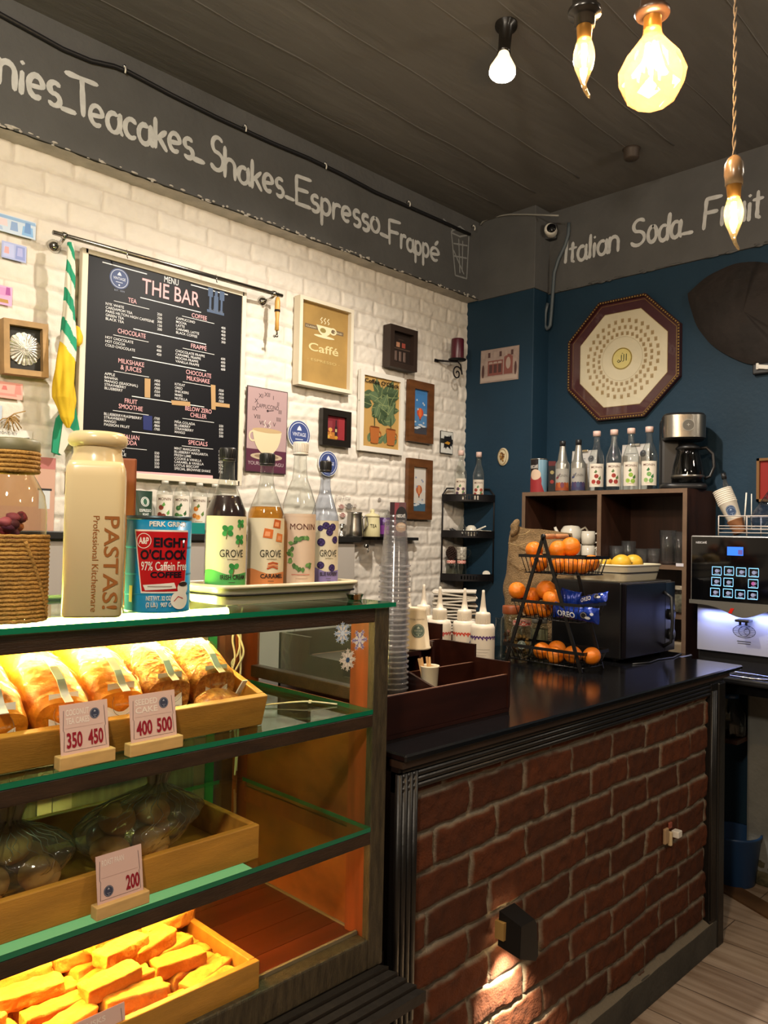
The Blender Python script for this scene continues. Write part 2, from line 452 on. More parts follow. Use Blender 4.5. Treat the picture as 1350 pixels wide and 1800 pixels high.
# recessed back wall and the boxed column in its corner
b = MB(); b.bx(3.80, 3.95, -3.0, 3.06, 0, 3.4, BLUE); struct(b.build('wall_back'))
b = MB(); b.bx(3.65, 3.805, 2.482, 2.975, 0, 3.36, BLUE, bev=.004); struct(b.build('wall_back'))
b = MB(); b.bx(-3.0, 3.95, -3.1, -3.0, 0, 3.4, mat('dim_far_wall', '#5d5650', .8)); struct(b.build('wall_right'))
b = MB(); b.bx(-3.1, -3.0, -3.1, 3.06, 0, 3.4, MC['dim_far_wall']); struct(b.build('wall_front'))
b = MB(); b.bx(-3.1, 3.95, -3.1, 3.06, 3.31, 3.4, CEILM)
rs = random.Random(5)
for k in range(9):                      # shutter-board ridges left in the slab, running along the room
    y = 2.62-k*.26+rs.uniform(-.05, .05)
    n = 70; w = .0035+rs.random()*.0035
    pts = [(-2.8+6.4*i/n, y+.012*mnoise.noise((i*.3, k*9.1, 0)), 3.311) for i in range(n)]
    b.tube(pts, [w*(.5+.6*abs(mnoise.noise((i*.45, k*4.7, 3)))) for i in range(n)], CEILM, n=5)
struct(b.build('ceiling'))

# floor of long printed planks
def plank_mat():
    m = bpy.data.materials.new('pale_plank_floor'); m.use_nodes = True; nt = m.node_tree; N = nt.nodes.new; b = nt.nodes['Principled BSDF']
    tc = N('ShaderNodeTexCoord'); mp = N('ShaderNodeMapping'); mp.inputs['Rotation'].default_value = (0, 0, PI/2)
    nt.links.new(tc.outputs['Object'], mp.inputs[0])
    br = N('ShaderNodeTexBrick'); br.inputs['Scale'].default_value = 1.0
    br.inputs['Color1'].default_value = lin('#9c8a78'); br.inputs['Color2'].default_value = lin('#a89684'); br.inputs['Mortar'].default_value = lin('#5e5046')
    br.inputs['Mortar Size'].default_value = .0022; br.inputs['Brick Width'].default_value = 1.2; br.inputs['Row Height'].default_value = .2; br.offset = .37
    nt.links.new(mp.outputs[0], br.inputs['Vector'])
    m2 = N('ShaderNodeMapping'); m2.inputs['Scale'].default_value = (22, 1.6, 1); nt.links.new(tc.outputs['Object'], m2.inputs[0])
    n = N('ShaderNodeTexNoise'); n.inputs['Scale'].default_value = 1.3; n.inputs['Detail'].default_value = 6; nt.links.new(m2.outputs[0], n.inputs['Vector'])
    r = N('ShaderNodeValToRGB'); r.color_ramp.elements[0].position = .3; r.color_ramp.elements[0].color = lin('#c4b8ac'); r.color_ramp.elements[1].position = .62; r.color_ramp.elements[1].color = (1, 1, 1, 1)
    nt.links.new(n.outputs[0], r.inputs[0])
    mx = N('ShaderNodeMix'); mx.data_type = 'RGBA'; mx.blend_type = 'MULTIPLY'; mx.inputs[0].default_value = 1
    nt.links.new(br.outputs[0], mx.inputs[6]); nt.links.new(r.outputs[0], mx.inputs[7]); nt.links.new(mx.outputs[2], b.inputs['Base Color'])
    b.inputs['Roughness'].default_value = .42
    return m
b = MB(); b.bx(-3.1, 3.95, -3.1, 3.06, -.1, 0, plank_mat()); struct(b.build('floor'))
s0, s1 = onz(1276, 1548, 0), onz(1350, 1590, 0)
dv = (s1-s0).normalized(); nv = Vector((-dv.y, dv.x, 0)); nv = nv if nv.x < 0 else -nv
b = MB(); b.prism([s0-dv*.3, s1+dv*1.6, s1+dv*1.6+nv*.10, s0-dv*.3+nv*.10], (0, 0, .008), mat('brown_threshold_wood', '#5a3f24', .55, var=.2, vscale=12)); struct(b.build('trim_4'))

# ------------------------------------------------------------------ painted beam with hand lettering
def arc(cx, cy, rx, ry, a0, a1, n=12): return [(cx+rx*math.cos(math.radians(a0+(a1-a0)*k/n)), cy+ry*math.sin(math.radians(a0+(a1-a0)*k/n))) for k in range(n+1)]
def ln(*p): return list(p)
GL = {   # stroke glyphs: x-height 1, capitals 1.6; value = (advance width, strokes)
 'n': (.72, [ln((.08, 1), (.06, 0)), [(.08, .55)]+arc(.34, .62, .26, .36, 160, 0, 8)+[(.6, 0)]]),
 'i': (.28, [ln((.13, .92), (.11, 0)), ln((.13, 1.28), (.135, 1.34))]),
 'e': (.72, [ln((.12, .48), (.56, .55)), arc(.34, .52, .26, .46, 5, 305, 16)]),
 's': (.58, [arc(.3, .74, .2, .25, 40, 250, 10)+arc(.28, .26, .22, .26, 80, -140, 10)]),
 '_': (.75, [ln((.05, .02), (.7, 0))]),
 'T': (.95, [ln((.0, 1.62), (.98, 1.52)), ln((.5, 1.56), (.46, 0))]),
 'a': (.74, [arc(.34, .46, .27, .45, 60, 400, 16), ln((.62, .95), (.6, .25), (.7, .0))]),
 'c': (.62, [arc(.36, .48, .27, .47, 45, 310, 14)]),
 'k': (.66, [ln((.1, 1.5), (.08, 0)), ln((.58, .98), (.12, .42)), ln((.26, .56), (.6, 0))]),
 'S': (.95, [arc(.5, 1.22, .32, .4, 40, 235, 12)+arc(.44, .42, .38, .44, 75, -150, 12)]),
 'h': (.72, [ln((.08, 1.55), (.06, 0)), [(.08, .55)]+arc(.34, .62, .26, .36, 160, 0, 8)+[(.6, 0)]]),
 'E': (.86, [ln((.1, 1.55), (.08, .02), (.78, 0)), ln((.1, 1.55), (.82, 1.55)), ln((.1, .82), (.66, .84))]),
 'p': (.72, [ln((.1, 1), (.1, -.6)), arc(.34, .52, .26, .44, 150, -160, 16)]),
 'r': (.56, [ln((.1, 1), (.08, 0)), [(.1, .5)]+arc(.36, .66, .24, .3, 160, 50, 7)]),
 'o': (.72, [arc(.35, .5, .27, .46, 90, 450, 20)]),
 'F': (.8, [ln((.1, 1.6), (.08, 0)), ln((.08, 1.58), (.76, 1.6)), ln((.1, .84), (.62, .86))]),
 'é': (.72, [ln((.12, .48), (.56, .55)), arc(.34, .52, .26, .46, 5, 305, 16), ln((.36, 1.2), (.56, 1.5))]),
 'I': (.36, [ln((.2, 1.6), (.16, 0))]),
 't': (.52, [ln((.24, 1.36), (.22, .1), (.36, .0)), ln((.02, .96), (.48, .98))]),
 'l': (.28, [ln((.14, 1.5), (.12, 0))]),
 'd': (.74, [arc(.34, .46, .27, .45, 60, 400, 16), ln((.64, 1.55), (.62, 0))]),
 'u': (.74, [[(.08, 1)]+[(.08, .4)]+arc(.33, .34, .25, .33, 180, 360, 8)+[(.6, 1)], ln((.6, 1), (.62, 0))]),
}
_rb = 0
def ribbon(mb, pts, w, m, mp, seed):
    """brush stroke: round-ended band of slightly uneven width"""
    P2 = [Vector(p) for p in pts]; dense = [P2[0]]
    for a, c in zip(P2, P2[1:]):
        n = max(1, int((c-a).length/(w*.6)))
        dense += [a.lerp(c, (k+1)/n) for k in range(n)]
    N = len(dense); L, R_ = [], []
    for i, p in enumerate(dense):
        t = (dense[min(i+1, N-1)]-dense[max(i-1, 0)])
        t = t.normalized() if t.length > 1e-9 else Vector((0, 1)); nn = Vector((-t.y, t.x))
        ww = w*.5*(1+.35*mnoise.noise((i*.35, seed*3.7, 1)))
        if i in (0, N-1): ww *= .75
        L.append(p+nn*ww); R_.append(p-nn*ww)
    t0 = (dense[0]-dense[min(1, N-1)]); t0 = t0.normalized() if t0.length > 0 else Vector((0, 1))
    t1 = (dense[-1]-dense[max(N-2, 0)]); t1 = t1.normalized() if t1.length > 0 else Vector((0, -1))
    L = [dense[0]+t0*w*.3]+L+[dense[-1]+t1*w*.3]; R_ = [dense[0]+t0*w*.3]+R_+[dense[-1]+t1*w*.3]
    global _rb; _rb += 1; off = (mp(0, 0)-CP).normalized()*0; e_ = 6e-6*(_rb % 90)
    lift = Vector((0, -e_, 0)) if abs(mp(0, 0).y-mp(1, 0).y) < 1e-6 else Vector((-e_, 0, 0))
    bl = [mb.bm.verts.new(mp(*p)+lift) for p in L]; br = [mb.bm.verts.new(mp(*p)+lift) for p in R_]
    fs = []
    for i in range(len(L)-1):
        try: fs.append(mb.bm.faces.new((bl[i], br[i], br[i+1], bl[i+1])))
        except ValueError: pass
    mb._fin(fs, m, False)
def handletter(mb, word, p0, p1, xh, m, mp3, w=.2, seed=0):
    """word from baseline point p0 to p1 (u, z); xh = x-height in metres"""
    tot = sum(GL[ch][0] for ch in word)
    L = (Vector(p1)-Vector(p0)).length; kx = L/(tot-.1); rng = random.Random(seed)
    d = (Vector(p1)-Vector(p0)).normalized(); n = Vector((-d.y, d.x)); cur = 0.
    for ci, ch in enumerate(word):
        adv, st = GL[ch]; dy = rng.uniform(-.05, .05); sc = rng.uniform(.95, 1.05)
        for si, stroke in enumerate(st):
            pts = [Vector(p0)+d*(cur+x)*kx+n*(y*sc+dy)*xh for x, y in stroke]
            ribbon(mb, pts, w*xh, m, mp3, seed*17+ci*3+si)
        cur += adv
CHALKW = mat('white_lettering_paint', '#c4c6c6', .8, var=.10, vscale=30)
b = MB(); b.bx(-3.0, 3.655, YB, 2.965, ZB, 3.33, CHALK, bev=.003); beam = struct(b.build('trim_1'))
b = MB()
def uz(px, py): q = ony(px, py, YB); return (q.x, q.z)
mpL = lambda u, z: Vector((u, YB-.0012, z))
wd = [('nies', (-6, 147), (104, 190), .086, .19), ('_', (106, 189), (130, 197), .086, .2), ('T', (120, 198), (168, 212), .083, .19), ('eacakes', (155, 217), (338, 281), .080, .19), ('_', (338, 278), (357, 285), .08, .2),
      ('S', (368, 294), (393, 303), .083, .17), ('hakes', (393, 311), (497, 347), .080, .18), ('_', (500, 345), (515, 351), .08, .2), ('E', (518, 356), (545, 365), .080, .18), ('spresso', (545, 369), (666, 412), .078, .19),
      ('_', (667, 411), (681, 417), .08, .2), ('F', (682, 428), (703, 434), .078, .18), ('rapp', (703, 436), (753, 454), .074, .19), ('é', (755, 456), (772, 461), .074, .19)]
for i, (t, p0, p1, xh, w) in enumerate(wd): handletter(b, t, uz(*p0), uz(*p1), xh, CHALKW, mpL, w*1.28, i)
tag(b.build('lettering', beam, recalc=False), 'hand painted white words Teacakes, Shakes, Espresso and Frappe', None)
b = MB()                                # chalk drawing of a glass with a straw
dim = mat('faded_chalk', '#8b8d8d', .9)
cu = lambda *pp: [uz(*p) for p in pp]
for i, pts in enumerate([cu((793, 407), (800, 484)), cu((824, 412), (820, 490)), cu((800, 484), (820, 490)), cu((793, 407), (808, 398), (824, 412)), cu((793, 409), (808, 416), (824, 413)), cu((779, 385), (797, 405)),
      cu((797, 428), (821, 432)), cu((798, 450), (820, 454)), cu((806, 420), (808, 480)), cu((813, 424), (812, 478)), cu((797, 440), (815, 482))]):
    ribbon(b, pts, .009, dim, mpL, 90+i)
tag(b.build('chalk_drawing', beam, recalc=False), 'faded chalk drawing of a tall glass with straw', None)
# ragged whitewashed soffit under the beam
b = MB()
def sof(u, v):
    x = -2.9+6.54*u; y = YB+.004+v*(2.962-YB)
    j = .010*mnoise.noise((x*9, 0, 0))+.006*mnoise.noise((x*31, 2, 0))
    return (x, y+(j if v == 0 else 0), ZB-.003-.006*abs(mnoise.noise((x*14, v*3, 5)))*(1-v))
b.sheet(sof, 420, 5, SOFFIT); b.build('soffit', beam)
rng = random.Random(11); b = MB()
for k in range(150):                    # flaked plaster crumbs along the edge
    x = rng.uniform(.3, 3.6)
    b.blob((x, YB-.001, ZB+rng.uniform(-.004, .010)), (rng.uniform(.004, .016), .003, rng.uniform(.002, .006)), SOFFIT, .003, 60, 1, k)
b.build('plaster_edge', beam)
# back wall: dark painted band over the recess and the column head
b = MB(); b.bx(3.786, 3.86, -3.0, 2.484, 2.846, 3.33, CHALK, bev=.003)
for k in range(40):
    y = rng.uniform(.9, 2.45); b.blob((3.787, y, 2.85+rng.uniform(-.006, .006)), (.004, rng.uniform(.01, .04), rng.uniform(.003, .008)), CHALK, .004, 40, 1, k)
beam2 = struct(b.build('trim_2'))
b = MB(); b.bx(3.641, 3.81, 2.474, 2.87, 2.850, 3.33, CHALK, bev=.003); struct(b.build('trim_3'))
b = MB(); XB = 3.786
def yz(px, py): q = onx(px, py, XB); return (-q.y, q.z)
mpB = lambda u, z: Vector((XB-.0012, -u, z))
for i, (t, p0, p1, xh, w) in enumerate([('I', (986, 464), (999, 461), .085, .17), ('talian', (1000, 462), (1087, 442), .082, .18), ('S', (1106, 434), (1133, 429), .085, .17), ('oda', (1136, 427), (1195, 417), .086, .18),
      ('_', (1198, 412), (1216, 408), .085, .18), ('F', (1234, 403), (1262, 398), .092, .17), ('ruit', (1266, 398), (1338, 382), .088, .17)]):
    handletter(b, t, yz(*p0), yz(*p1), xh, CHALKW, mpB, w*1.25, 40+i)
tag(b.build('lettering', beam2, recalc=False), 'hand painted white words Italian Soda and Fruit', None)

# black cable clipped along the beam, thin white wire and conduit in the corner
b = MB(); pts = []
for px, py in [(-60, -12), (0, 25), (60, 58), (110, 86), (160, 107), (200, 116), (225, 126), (300, 166), (380, 206), (432, 230), (480, 252), (540, 277), (600, 306), (660, 338), (720, 364), (770, 386), (826, 412)]:
    q = ony(px, py, YB-.012); pts.append(q)
b.tube(pts, .009, mat('black_cable', '#17171a', .45), 8)
tag(b.build('cable'), 'thick black cable clipped along the painted beam', 'cable')
for k, (px, py) in enumerate([(218, 125), (430, 228), (571, 294), (718, 360), (832, 402)]):
    q = ony(px, py, YB-.013); b = MB()
    b.tube([q+Vector((0, .012, .016)), q+Vector((0, -.010, .012)), q+Vector((0, -.013, 0)), q+Vector((0, -.010, -.012))], .0035, mat('white_plastic', '#d8d5cd', .4), 6)
    b.cyl(q+Vector((0, .012, .016)), q+Vector((0, -.006, .020)), .0045, mat('steel_nail', '#b9b9b9', .3, 1))
    tag(b.build('cable_clip'), ['white clip on the black beam cable above the word Teacakes', 'white clip on the black beam cable above the word Shakes', 'white clip on the black beam cable above the word Espresso', 'white clip on the black beam cable above the word Frappe', 'white clip on the black beam cable at the corner by the column'][k], 'clip', 'white cable clips')
b = MB(); pts = [onx(*p, 3.66-.03) for p in ((836, 398), (850, 388), (868, 381), (895, 377), (925, 377), (955, 378), (982, 379))]
pts[0] = Vector((3.63, 2.85, pts[0].z)); b.tube(pts, .005, mat('pale_wire', '#8f8e88', .5), 6)
tag(b.build('wire'), 'pale thin wire curving from the corner to the security camera', 'wire')
b = MB(); pts = [onx(*p, 3.77) for p in ((1000, 392), (999, 412), (993, 432), (982, 455), (974, 480), (972, 510), (969, 550), (967, 572), (962, 579), (958, 572), (959, 550), (963, 533))]
pts = [p.lerp(q, t) for p, q in zip(pts, pts[1:]) for t in (0, .5)]+[pts[-1]]
b.tube(pts, .010, mat('grey_conduit', '#4b555c', .5), 8)
tag(b.build('conduit'), 'grey flexible conduit hooked at its end on the blue wall', 'conduit')

# ================================================================== THINGS ON THE WHITE WALL
YF = 2.940                                # face the hung things rest on
def frame_thing(name, label, cat, x0, z0, x1, z1, border, depth, m, artfn, rotz=0., loc=None, bev=.002, backing=None, glazed=False, tilt=0.):
    """picture frame: four mitred rails, the picture set back in it"""
    w, h = x1-x0, z1-z0
    t = thing(name, label, cat, loc or ((x0+x1)/2, YF, (z0+z1)/2), rotz, rot=(0, tilt, rotz) if tilt else None)
    b = MB()
    o = [(-w/2, -h/2), (w/2, -h/2), (w/2, h/2), (-w/2, h/2)]; i = [(-w/2+border, -h/2+border), (w/2-border, -h/2+border), (w/2-border, h/2-border), (-w/2+border, h/2-border)]
    for k in range(4):
        a, c, d, e = o[k], o[(k+1) % 4], i[(k+1) % 4], i[k]
        b.prism([(a[0], 0, a[1]), (c[0], 0, c[1]), (d[0], 0, d[1]), (e[0], 0, e[1])], (0, -depth, 0), m)
    b.build('frame', t)
    b = Art(); iw, ih = w/2-border*.9, h/2-border*.9
    b.mb.bx(-iw, iw, -depth*.45, -.001, -ih, ih, backing or P('#d8cfbf'))
    artfn(b, iw, ih)
    b.build('picture', t, mapf=onplane(-depth*.45))
    if glazed:
        b = MB(); b.bx(-iw, iw, -depth*.72, -depth*.68, -ih, ih, glass('frame_glass', gloss=.8)); b.build('glass_pane', t)
    return t

# --- the menu board
tl, tr, brc = lw(152, 446, .025), lw(427, 515, .025), lw(423, 848, .025)
MX0, MX1, MZ0, MZ1 = 1.302, 2.030, 1.683, 2.522
mcx, mcz = (MX0+MX1)/2, (MZ0+MZ1)/2
t = thing('menu_board', 'large black cafe menu board in a thin cream frame on the white brick wall', 'menu', (mcx, YF, mcz))
b = MB(); CREAM = mat('cream_frame_paint', '#d9cfba', .5)
w, h = MX1-MX0, MZ1-MZ0
for x0, x1, z0, z1 in ((-w/2-.012, -w/2+.012, -h/2-.012, h/2+.012), (w/2-.010, w/2+.012, -h/2-.012, h/2+.012), (-w/2, w/2, h/2-.008, h/2+.012), (-w/2, w/2, -h/2-.012, -h/2+.010)):
    b.bx(x0, x1, -.028, 0, z0, z1, CREAM, bev=.002)
b.build('frame', t)
MY = YF-.022
def mp_(px, py): q = ony(px, py, MY); return (q.x-mcx, q.z-mcz)
def ma(x, y): return mp_(140+x*.2222, 440+y*.2222)
def mbq(x, y): return mp_(140+x*.2222, 640+y*.2222)
a = Art(); a.mb.bx(-w/2+.004, w/2-.004, -.022, -.002, -h/2+.004, h/2-.004, mat('menu_black', '#121216', .45, spec=.15))
WI, PK = P('#d9d9da', .5), P('#e0a8ac', .5)
b2 = Art()
def mline(f, p0, p1, wd=.0022):
    q0, q1 = f(*p0), f(*p1); zc = (q0[1]+q1[1])/2
    b2.line([(q0[0], zc), (q1[0], zc)], wd, WI, 1)
def mtext(f, s, p0, p1x, cap, m=WI, bold=.004, L=2):
    q = f(*p0); q1 = f(p1x, p0[1]); b2.text(s, q[0], q[1], cap, m, L, 'l', fit=(q1[0]-q[0]), bold=bold)
mline(ma, (180, 95), (532, 186), .004); mline(ma, (880, 275), (1172, 350), .004); mline(ma, (480, 378), (960, 487), .0035)
mtext(ma, 'MENU', (668, 250), 782, .026); mtext(ma, 'THE BAR', (492, 335), 950, .062, PK, .006)
q = ma(314, 225); emblem(b2, q[0], q[1], .041, 1, '#48557a')
mtext(ma, 'EST. 1979', (275, 318), 355, .007, P('#8f97ab'), 0)
# bar emblem: bottle, shaker and glass over its name
GB = P('#4a5b77'); q = ma(1078, 400); u0, v0 = q
b2.rect(u0-.040, v0+.012, u0-.016, v0+.050, GB); b2.rect(u0-.033, v0-.045, u0-.023, v0+.012, GB); b2.rect(u0-.010, v0-.045, u0+.012, v0+.020, GB); b2.rect(u0-.006, v0+.020, u0+.008, v0+.042, GB)
b2.rect(u0+.018, v0+.008, u0+.042, v0+.048, GB); b2.rect(u0+.024, v0-.045, u0+.034, v0+.008, GB); b2.rect(u0-.043, v0-.056, u0+.043, v0-.045, GB)
mtext(ma, 'THE BAR', (1018, 478), 1138, .013, P('#5c6575'), 0)
def sect(f, title, tp, tx1, under, items, ix, iy0, step, prices, px, py0, ux=None, cap=.0105):
    for k, (s, p0, p1) in enumerate(title): mtext(f, s, p0, p1, .0185, PK, .006)
    if under: mline(f, *under)
    for k, (s, x1) in enumerate(items):
        mtext(f, s, (ix, iy0+k*step), x1, cap)
    for k, s in enumerate(prices):
        q = f(px, py0+k*step); b2.text(s, q[0], q[1], cap, WI, 2, 'r', bold=.004)
sect(ma, [('TEA', (382, 408), 450)], 0, 0, ((270, 402), (550, 462)), [('NYK WHITE', 350), ('CARDAMOM TEA', 418), ('PARIS HILTON HIGH CAFFEINE', 590), ('GREEN TEA', 350), ('BLACK TEA', 350)], 205, 430, 29.5, ['250', '250', '300', '150', '200'], 650, 521)
sect(ma, [('COFFEE', (886, 528), 1006)], 0, 0, ((810, 520), (1065, 580)), [('CAPPUCCINO', 912), ('MOCHA', 845), ('LATTE', 830), ('CARAMEL LATTE', 945), ('BLACK COFFEE', 930)], 762, 545, 28, ['400', '450', '400', '450', '300'], 1152, 628)
mline(ma, (425, 628), (1000, 738), .0035)
sect(ma, [('CHOCOLATE', (300, 652), 522)], 0, 0, ((265, 672), (545, 722)), [('HOT CHOCOLATE', 424), ('HOT COCOA', 360), ('COLD CHOCOLATE', 438)], 202, 695, 31, ['450', '400', '450'], 645, 776)
sect(ma, [('FRAPPÉ', (880, 770), 1003)], 0, 0, ((815, 775), (1065, 824)), [('CHOCOLATE FRAPPE', 990), ('CARAMEL FRAPPE', 958), ('MOCHA FRAPPE', 938), ('VANILLA FRAPPE', 945)], 757, 802, 27.5, ['600', '600', '600', '600'], 1150, 872)
mline(ma, (415, 852), (1000, 948), .0035)
sect(ma, [('MILKSHAKE', (305, 888), 510), ('& JUICES', (322, 940), 488)], 0, 0, None, [], 0, 0, 0, [], 0, 0)
sect(mbq, [], 0, 0, ((270, 58), (548, 100)), [('APPLE', 278), ('BANANA', 302), ('MANGO (SEASONAL)', 460), ('STRAWBERRY', 367), ('BLUEBERRY', 340)], 196, 84, 28.5, ['/450', '/400', '/500', '/550', '/650'], 634, 146)
sect(mbq, [('CHOCOLATE', (840, 76), 1040), ('MILKSHAKE', (846, 124), 1028)], 0, 0, ((815, 140), (1040, 178)), [('KITKAT', 832), ('OREO', 812), ('SNICKERS', 862), ('MARS', 812), ('NUTELLA', 852)], 752, 166, 28, ['/550', '/450', '/550', '/550'], 1138, 222)
mline(mbq, (412, 258), (985, 336), .0035)
sect(mbq, [('FRUIT', (355, 306), 455), ('SMOOTHIE', (308, 348), 498)], 0, 0, ((262, 368), (545, 402)), [('BLUEBERRY/RASPBERRY', 492), ('STRAWBERRY', 367), ('MANGO', 288), ('PASSION FRUIT', 395)], 192, 402, 28, ['/700', '/600', '/800', '/700'], 632, 444)
sect(mbq, [('BELOW ZERO', (834, 364), 1043), ('CHILLER', (874, 416), 1003)], 0, 0, ((812, 432), (1062, 460)), [('PIÑA COLADA', 912), ('BLUEBERRY', 876), ('STRAWBERRY', 900), ('MANGO', 832)], 750, 465, 26.5, ['550', '650', '550', '500'], 1134, 502)
mline(mbq, (412, 540), (985, 594), .0035)
sect(mbq, [('ITALIAN', (328, 588), 470), ('SODA', (348, 635), 452)], 0, 0, ((262, 655), (530, 677)), [('OCEAN', 352), ('APPLE', 366)], 264, 692, 27, ['550', '550', '550', '550', '550'], 628, 716)
sect(mbq, [('SPECIALS', (858, 634), 1010)], 0, 0, ((808, 651), (1055, 669)), [('MINT MARGARITA', 950), ('BLUEBERRY MARGARITA', 1014), ('FRESH LIME', 880), ('COOKIE & VANILLA', 962), ('CARAMEL & VANILLA', 980), ('LOTUS BISCOFF', 942), ('SPECIAL BROWNIE SHAKE', 1034)], 748, 674, 26.8, ['550', '650', '550', '650', '550', '700', '700'], 1130, 704)
def mrect(f, x0, y0, x1, y1, m, L):
    p = [f(x0, y0), f(x1, y0), f(x1, y1), f(x0, y1)]; b2.poly(p[::-1], m, L)
KR = P('#b08e62')
b2.poly([mbq(*p) for p in ((512, 112), (558, 118), (556, 268), (512, 262))], KR, 4); b2.poly([mbq(*p) for p in ((1036, 162), (1072, 168), (1074, 362), (1040, 358))], KR, 4)
b2.poly([mbq(*p) for p in ((722, 286), (872, 300), (874, 334), (728, 322))], KR, 4); b2.poly([mbq(*p) for p in ((1050, 300), (1184, 318), (1184, 346), (1050, 332))], KR, 5)
b2.poly([mbq(*p) for p in ((500, 404), (572, 412), (572, 528), (502, 518))], P('#202a63'), 3)
b2.poly([mbq(*p) for p in ((430, 846), (1052, 882), (1052, 911), (430, 878))], PK, 1)
q0, q1 = mbq(180, 836), mbq(1052, 896)
a.build('panel', t)
b2.build('lettering', t, mapf=onplane(-.022))

# --- the steel rail above it with its two wall brackets, a wrung scarf and a wooden-handled hook
R0, R1 = ony(95, 409, YW-.085), ony(496, 520, YW-.085)
STEEL = mat('brushed_steel', '#9a968f', .28, 1, bump=.05, bscale=200)
CHROME = mat('chrome', '#c9c7c2', .12, 1)
t = thing('rail', 'thin steel utensil rail mounted above the menu board', 'rail', R0)
zr = (R1.z+R0.z)/2-R0.z
b = MB(); b.cyl((-.004, 0, 0), (R1.x-R0.x, 0, R1.z-R0.z), .0085, STEEL); b.build('bar', t)
for k, f in enumerate((.035, .955)):
    b = MB(); c = (R1-R0)*f
    b.lathe([(.026, 0), (.026, .004), (.016, .014), (.008, .022)], CHROME, c+Vector((0, .145-.058, -.02)), 20, axis=(0, -1, 0))
    b.tube([c+Vector((0, .070, -.02)), c+Vector((0, .03, -.02)), c+Vector((0, .004, -.012)), c+Vector((0, 0, 0))], .007, CHROME, 8)
    b.lathe([(.0125, -.008), (.0125, .008)], CHROME, c, 16, axis=R1-R0); b.build('bracket', t)
for k, f in enumerate((.27, .66)):
    b = MB(); c = (R1-R0)*f; b.tube([c+Vector((.0, 0, .011)), c+Vector((0, -.011, 0)), c+Vector((0, -.004, -.014)), c+Vector((.004, -.004, -.022))], .002, CHROME, 6); b.build('ring', t)

def scarf():
    spine = [(124, 427), (124, 470), (123, 520), (120, 570), (117, 620), (114, 665), (113, 700), (117, 735), (120, 752)]
    half = [6, 8, 9.5, 12.5, 15.5, 18, 20, 12, 3]
    P0 = [ony(x, y, YW-.09) for x, y in spine]
    t = thing('scarf', 'yellow, green and white striped cloth twisted on the end of the rail', 'cloth', P0[0])
    GR, WH, YE = mat('scarf_green', '#1f8f6b', .85), mat('scarf_white', '#d9d4c4', .85), mat('scarf_yellow', '#d8b422', .85, var=.08, vscale=20)
    mb = MB(); nv, nu = 240, 56
    def pos(f):
        g = f*(len(P0)-1); i = min(int(g), len(P0)-2); u = g-i
        return P0[i].lerp(P0[i+1], u)-P0[0], half[i]*(1-u)+half[i+1]*u
    grid = []
    for j in range(nv):
        f = j/(nv-1); c, r = pos(f); r *= .00195; row = []
        for i in range(nu):
            a = 2*PI*i/nu
            rr = r*(1+.14*math.cos(3*a+f*16)+.06*math.cos(7*a-f*9))
            row.append(mb.bm.verts.new(c+Vector((rr*math.cos(a), rr*.8*math.sin(a), 0))))
        grid.append(row)
    for j in range(nv-1):
        for i in range(nu):
            fce = mb.bm.faces.new((grid[j][i], grid[j][(i+1) % nu], grid[j+1][(i+1) % nu], grid[j+1][i]))
            f = (j+.5)/(nv-1); a = (i+.5)/nu
            ph = (f*1.0-((a+.25) % 1.0)*-.16)           # spiral coordinate
            s = (f-.045*math.cos(2*PI*a))*8.8
            m = YE if f-.045*math.cos(2*PI*a) > .50 else (GR if (s % 1.15) < .52 else WH)
            mb._fin([fce], m, True)
    mb.build('twisted_cloth', t)
    # loose end showing behind the yellow fold
    mb = MB(); q = [ony(*p, YW-.05)-P0[0] for p in ((100, 735), (95, 760), (92, 795), (106, 800), (140, 755), (130, 700))]
    mb.prism([q[0], q[1], q[2], q[3], (q[3]+q[4])/2, q[4], q[5]], (0, .012, 0), GR); 
    mb.prism([q[0]+Vector((.022, -.004, -.01)), q[2]+Vector((.022, -.004, 0)), q[3]+Vector((.004, -.004, 0)), q[3]+Vector((.05, -.004, .09))], (0, .01, 0), WH); mb.build('loose_end', t)
    mb = MB(); q = ony(134, 590, YW-.05)-P0[0]
    mb.blob(q, (.022, .012, .04), YE, .01, 30, 2, 4); mb.build('knot', t)
scarf()
p0, p1 = ony(488, 523, YW-.085), ony(486, 603, YW-.085)
t = thing('hook_handle', 'slim wooden handle with black band hanging from the right end of the rail', 'handle', p0)
WOOD_L = mat('light_turned_wood', '#c99a4e', .45, var=.15, vscale=10, stretch=(8, 8, 1))
b = MB(); L = (p0-p1).length
b.lathe([(.010, -.150), (.0085, -.10), (.0125, -.05), (.0125, -.02), (.009, .0)], WOOD_L, (0, 0, 0), 16); b.build('grip', t)
b = MB(); b.lathe([(.0130, -.066), (.0130, -.056)], P('#1b1613'), (0, 0, 0), 16); b.build('band', t)
b = MB(); b.cyl((0, 0, -.15), (0, 0, -.172), .005, CHROME); b.blob((0, 0, -.176), (.008, .008, .008), CHROME, sub=2); b.blob((-.014, 0, -.18), (.007, .007, .007), CHROME, sub=2); b.cyl((0, 0, -.176), (-.014, 0, -.18), .004, CHROME)
b.cyl((0, 0, 0), (0, 0, .022), .004, CHROME); b.build('ferrule', t)

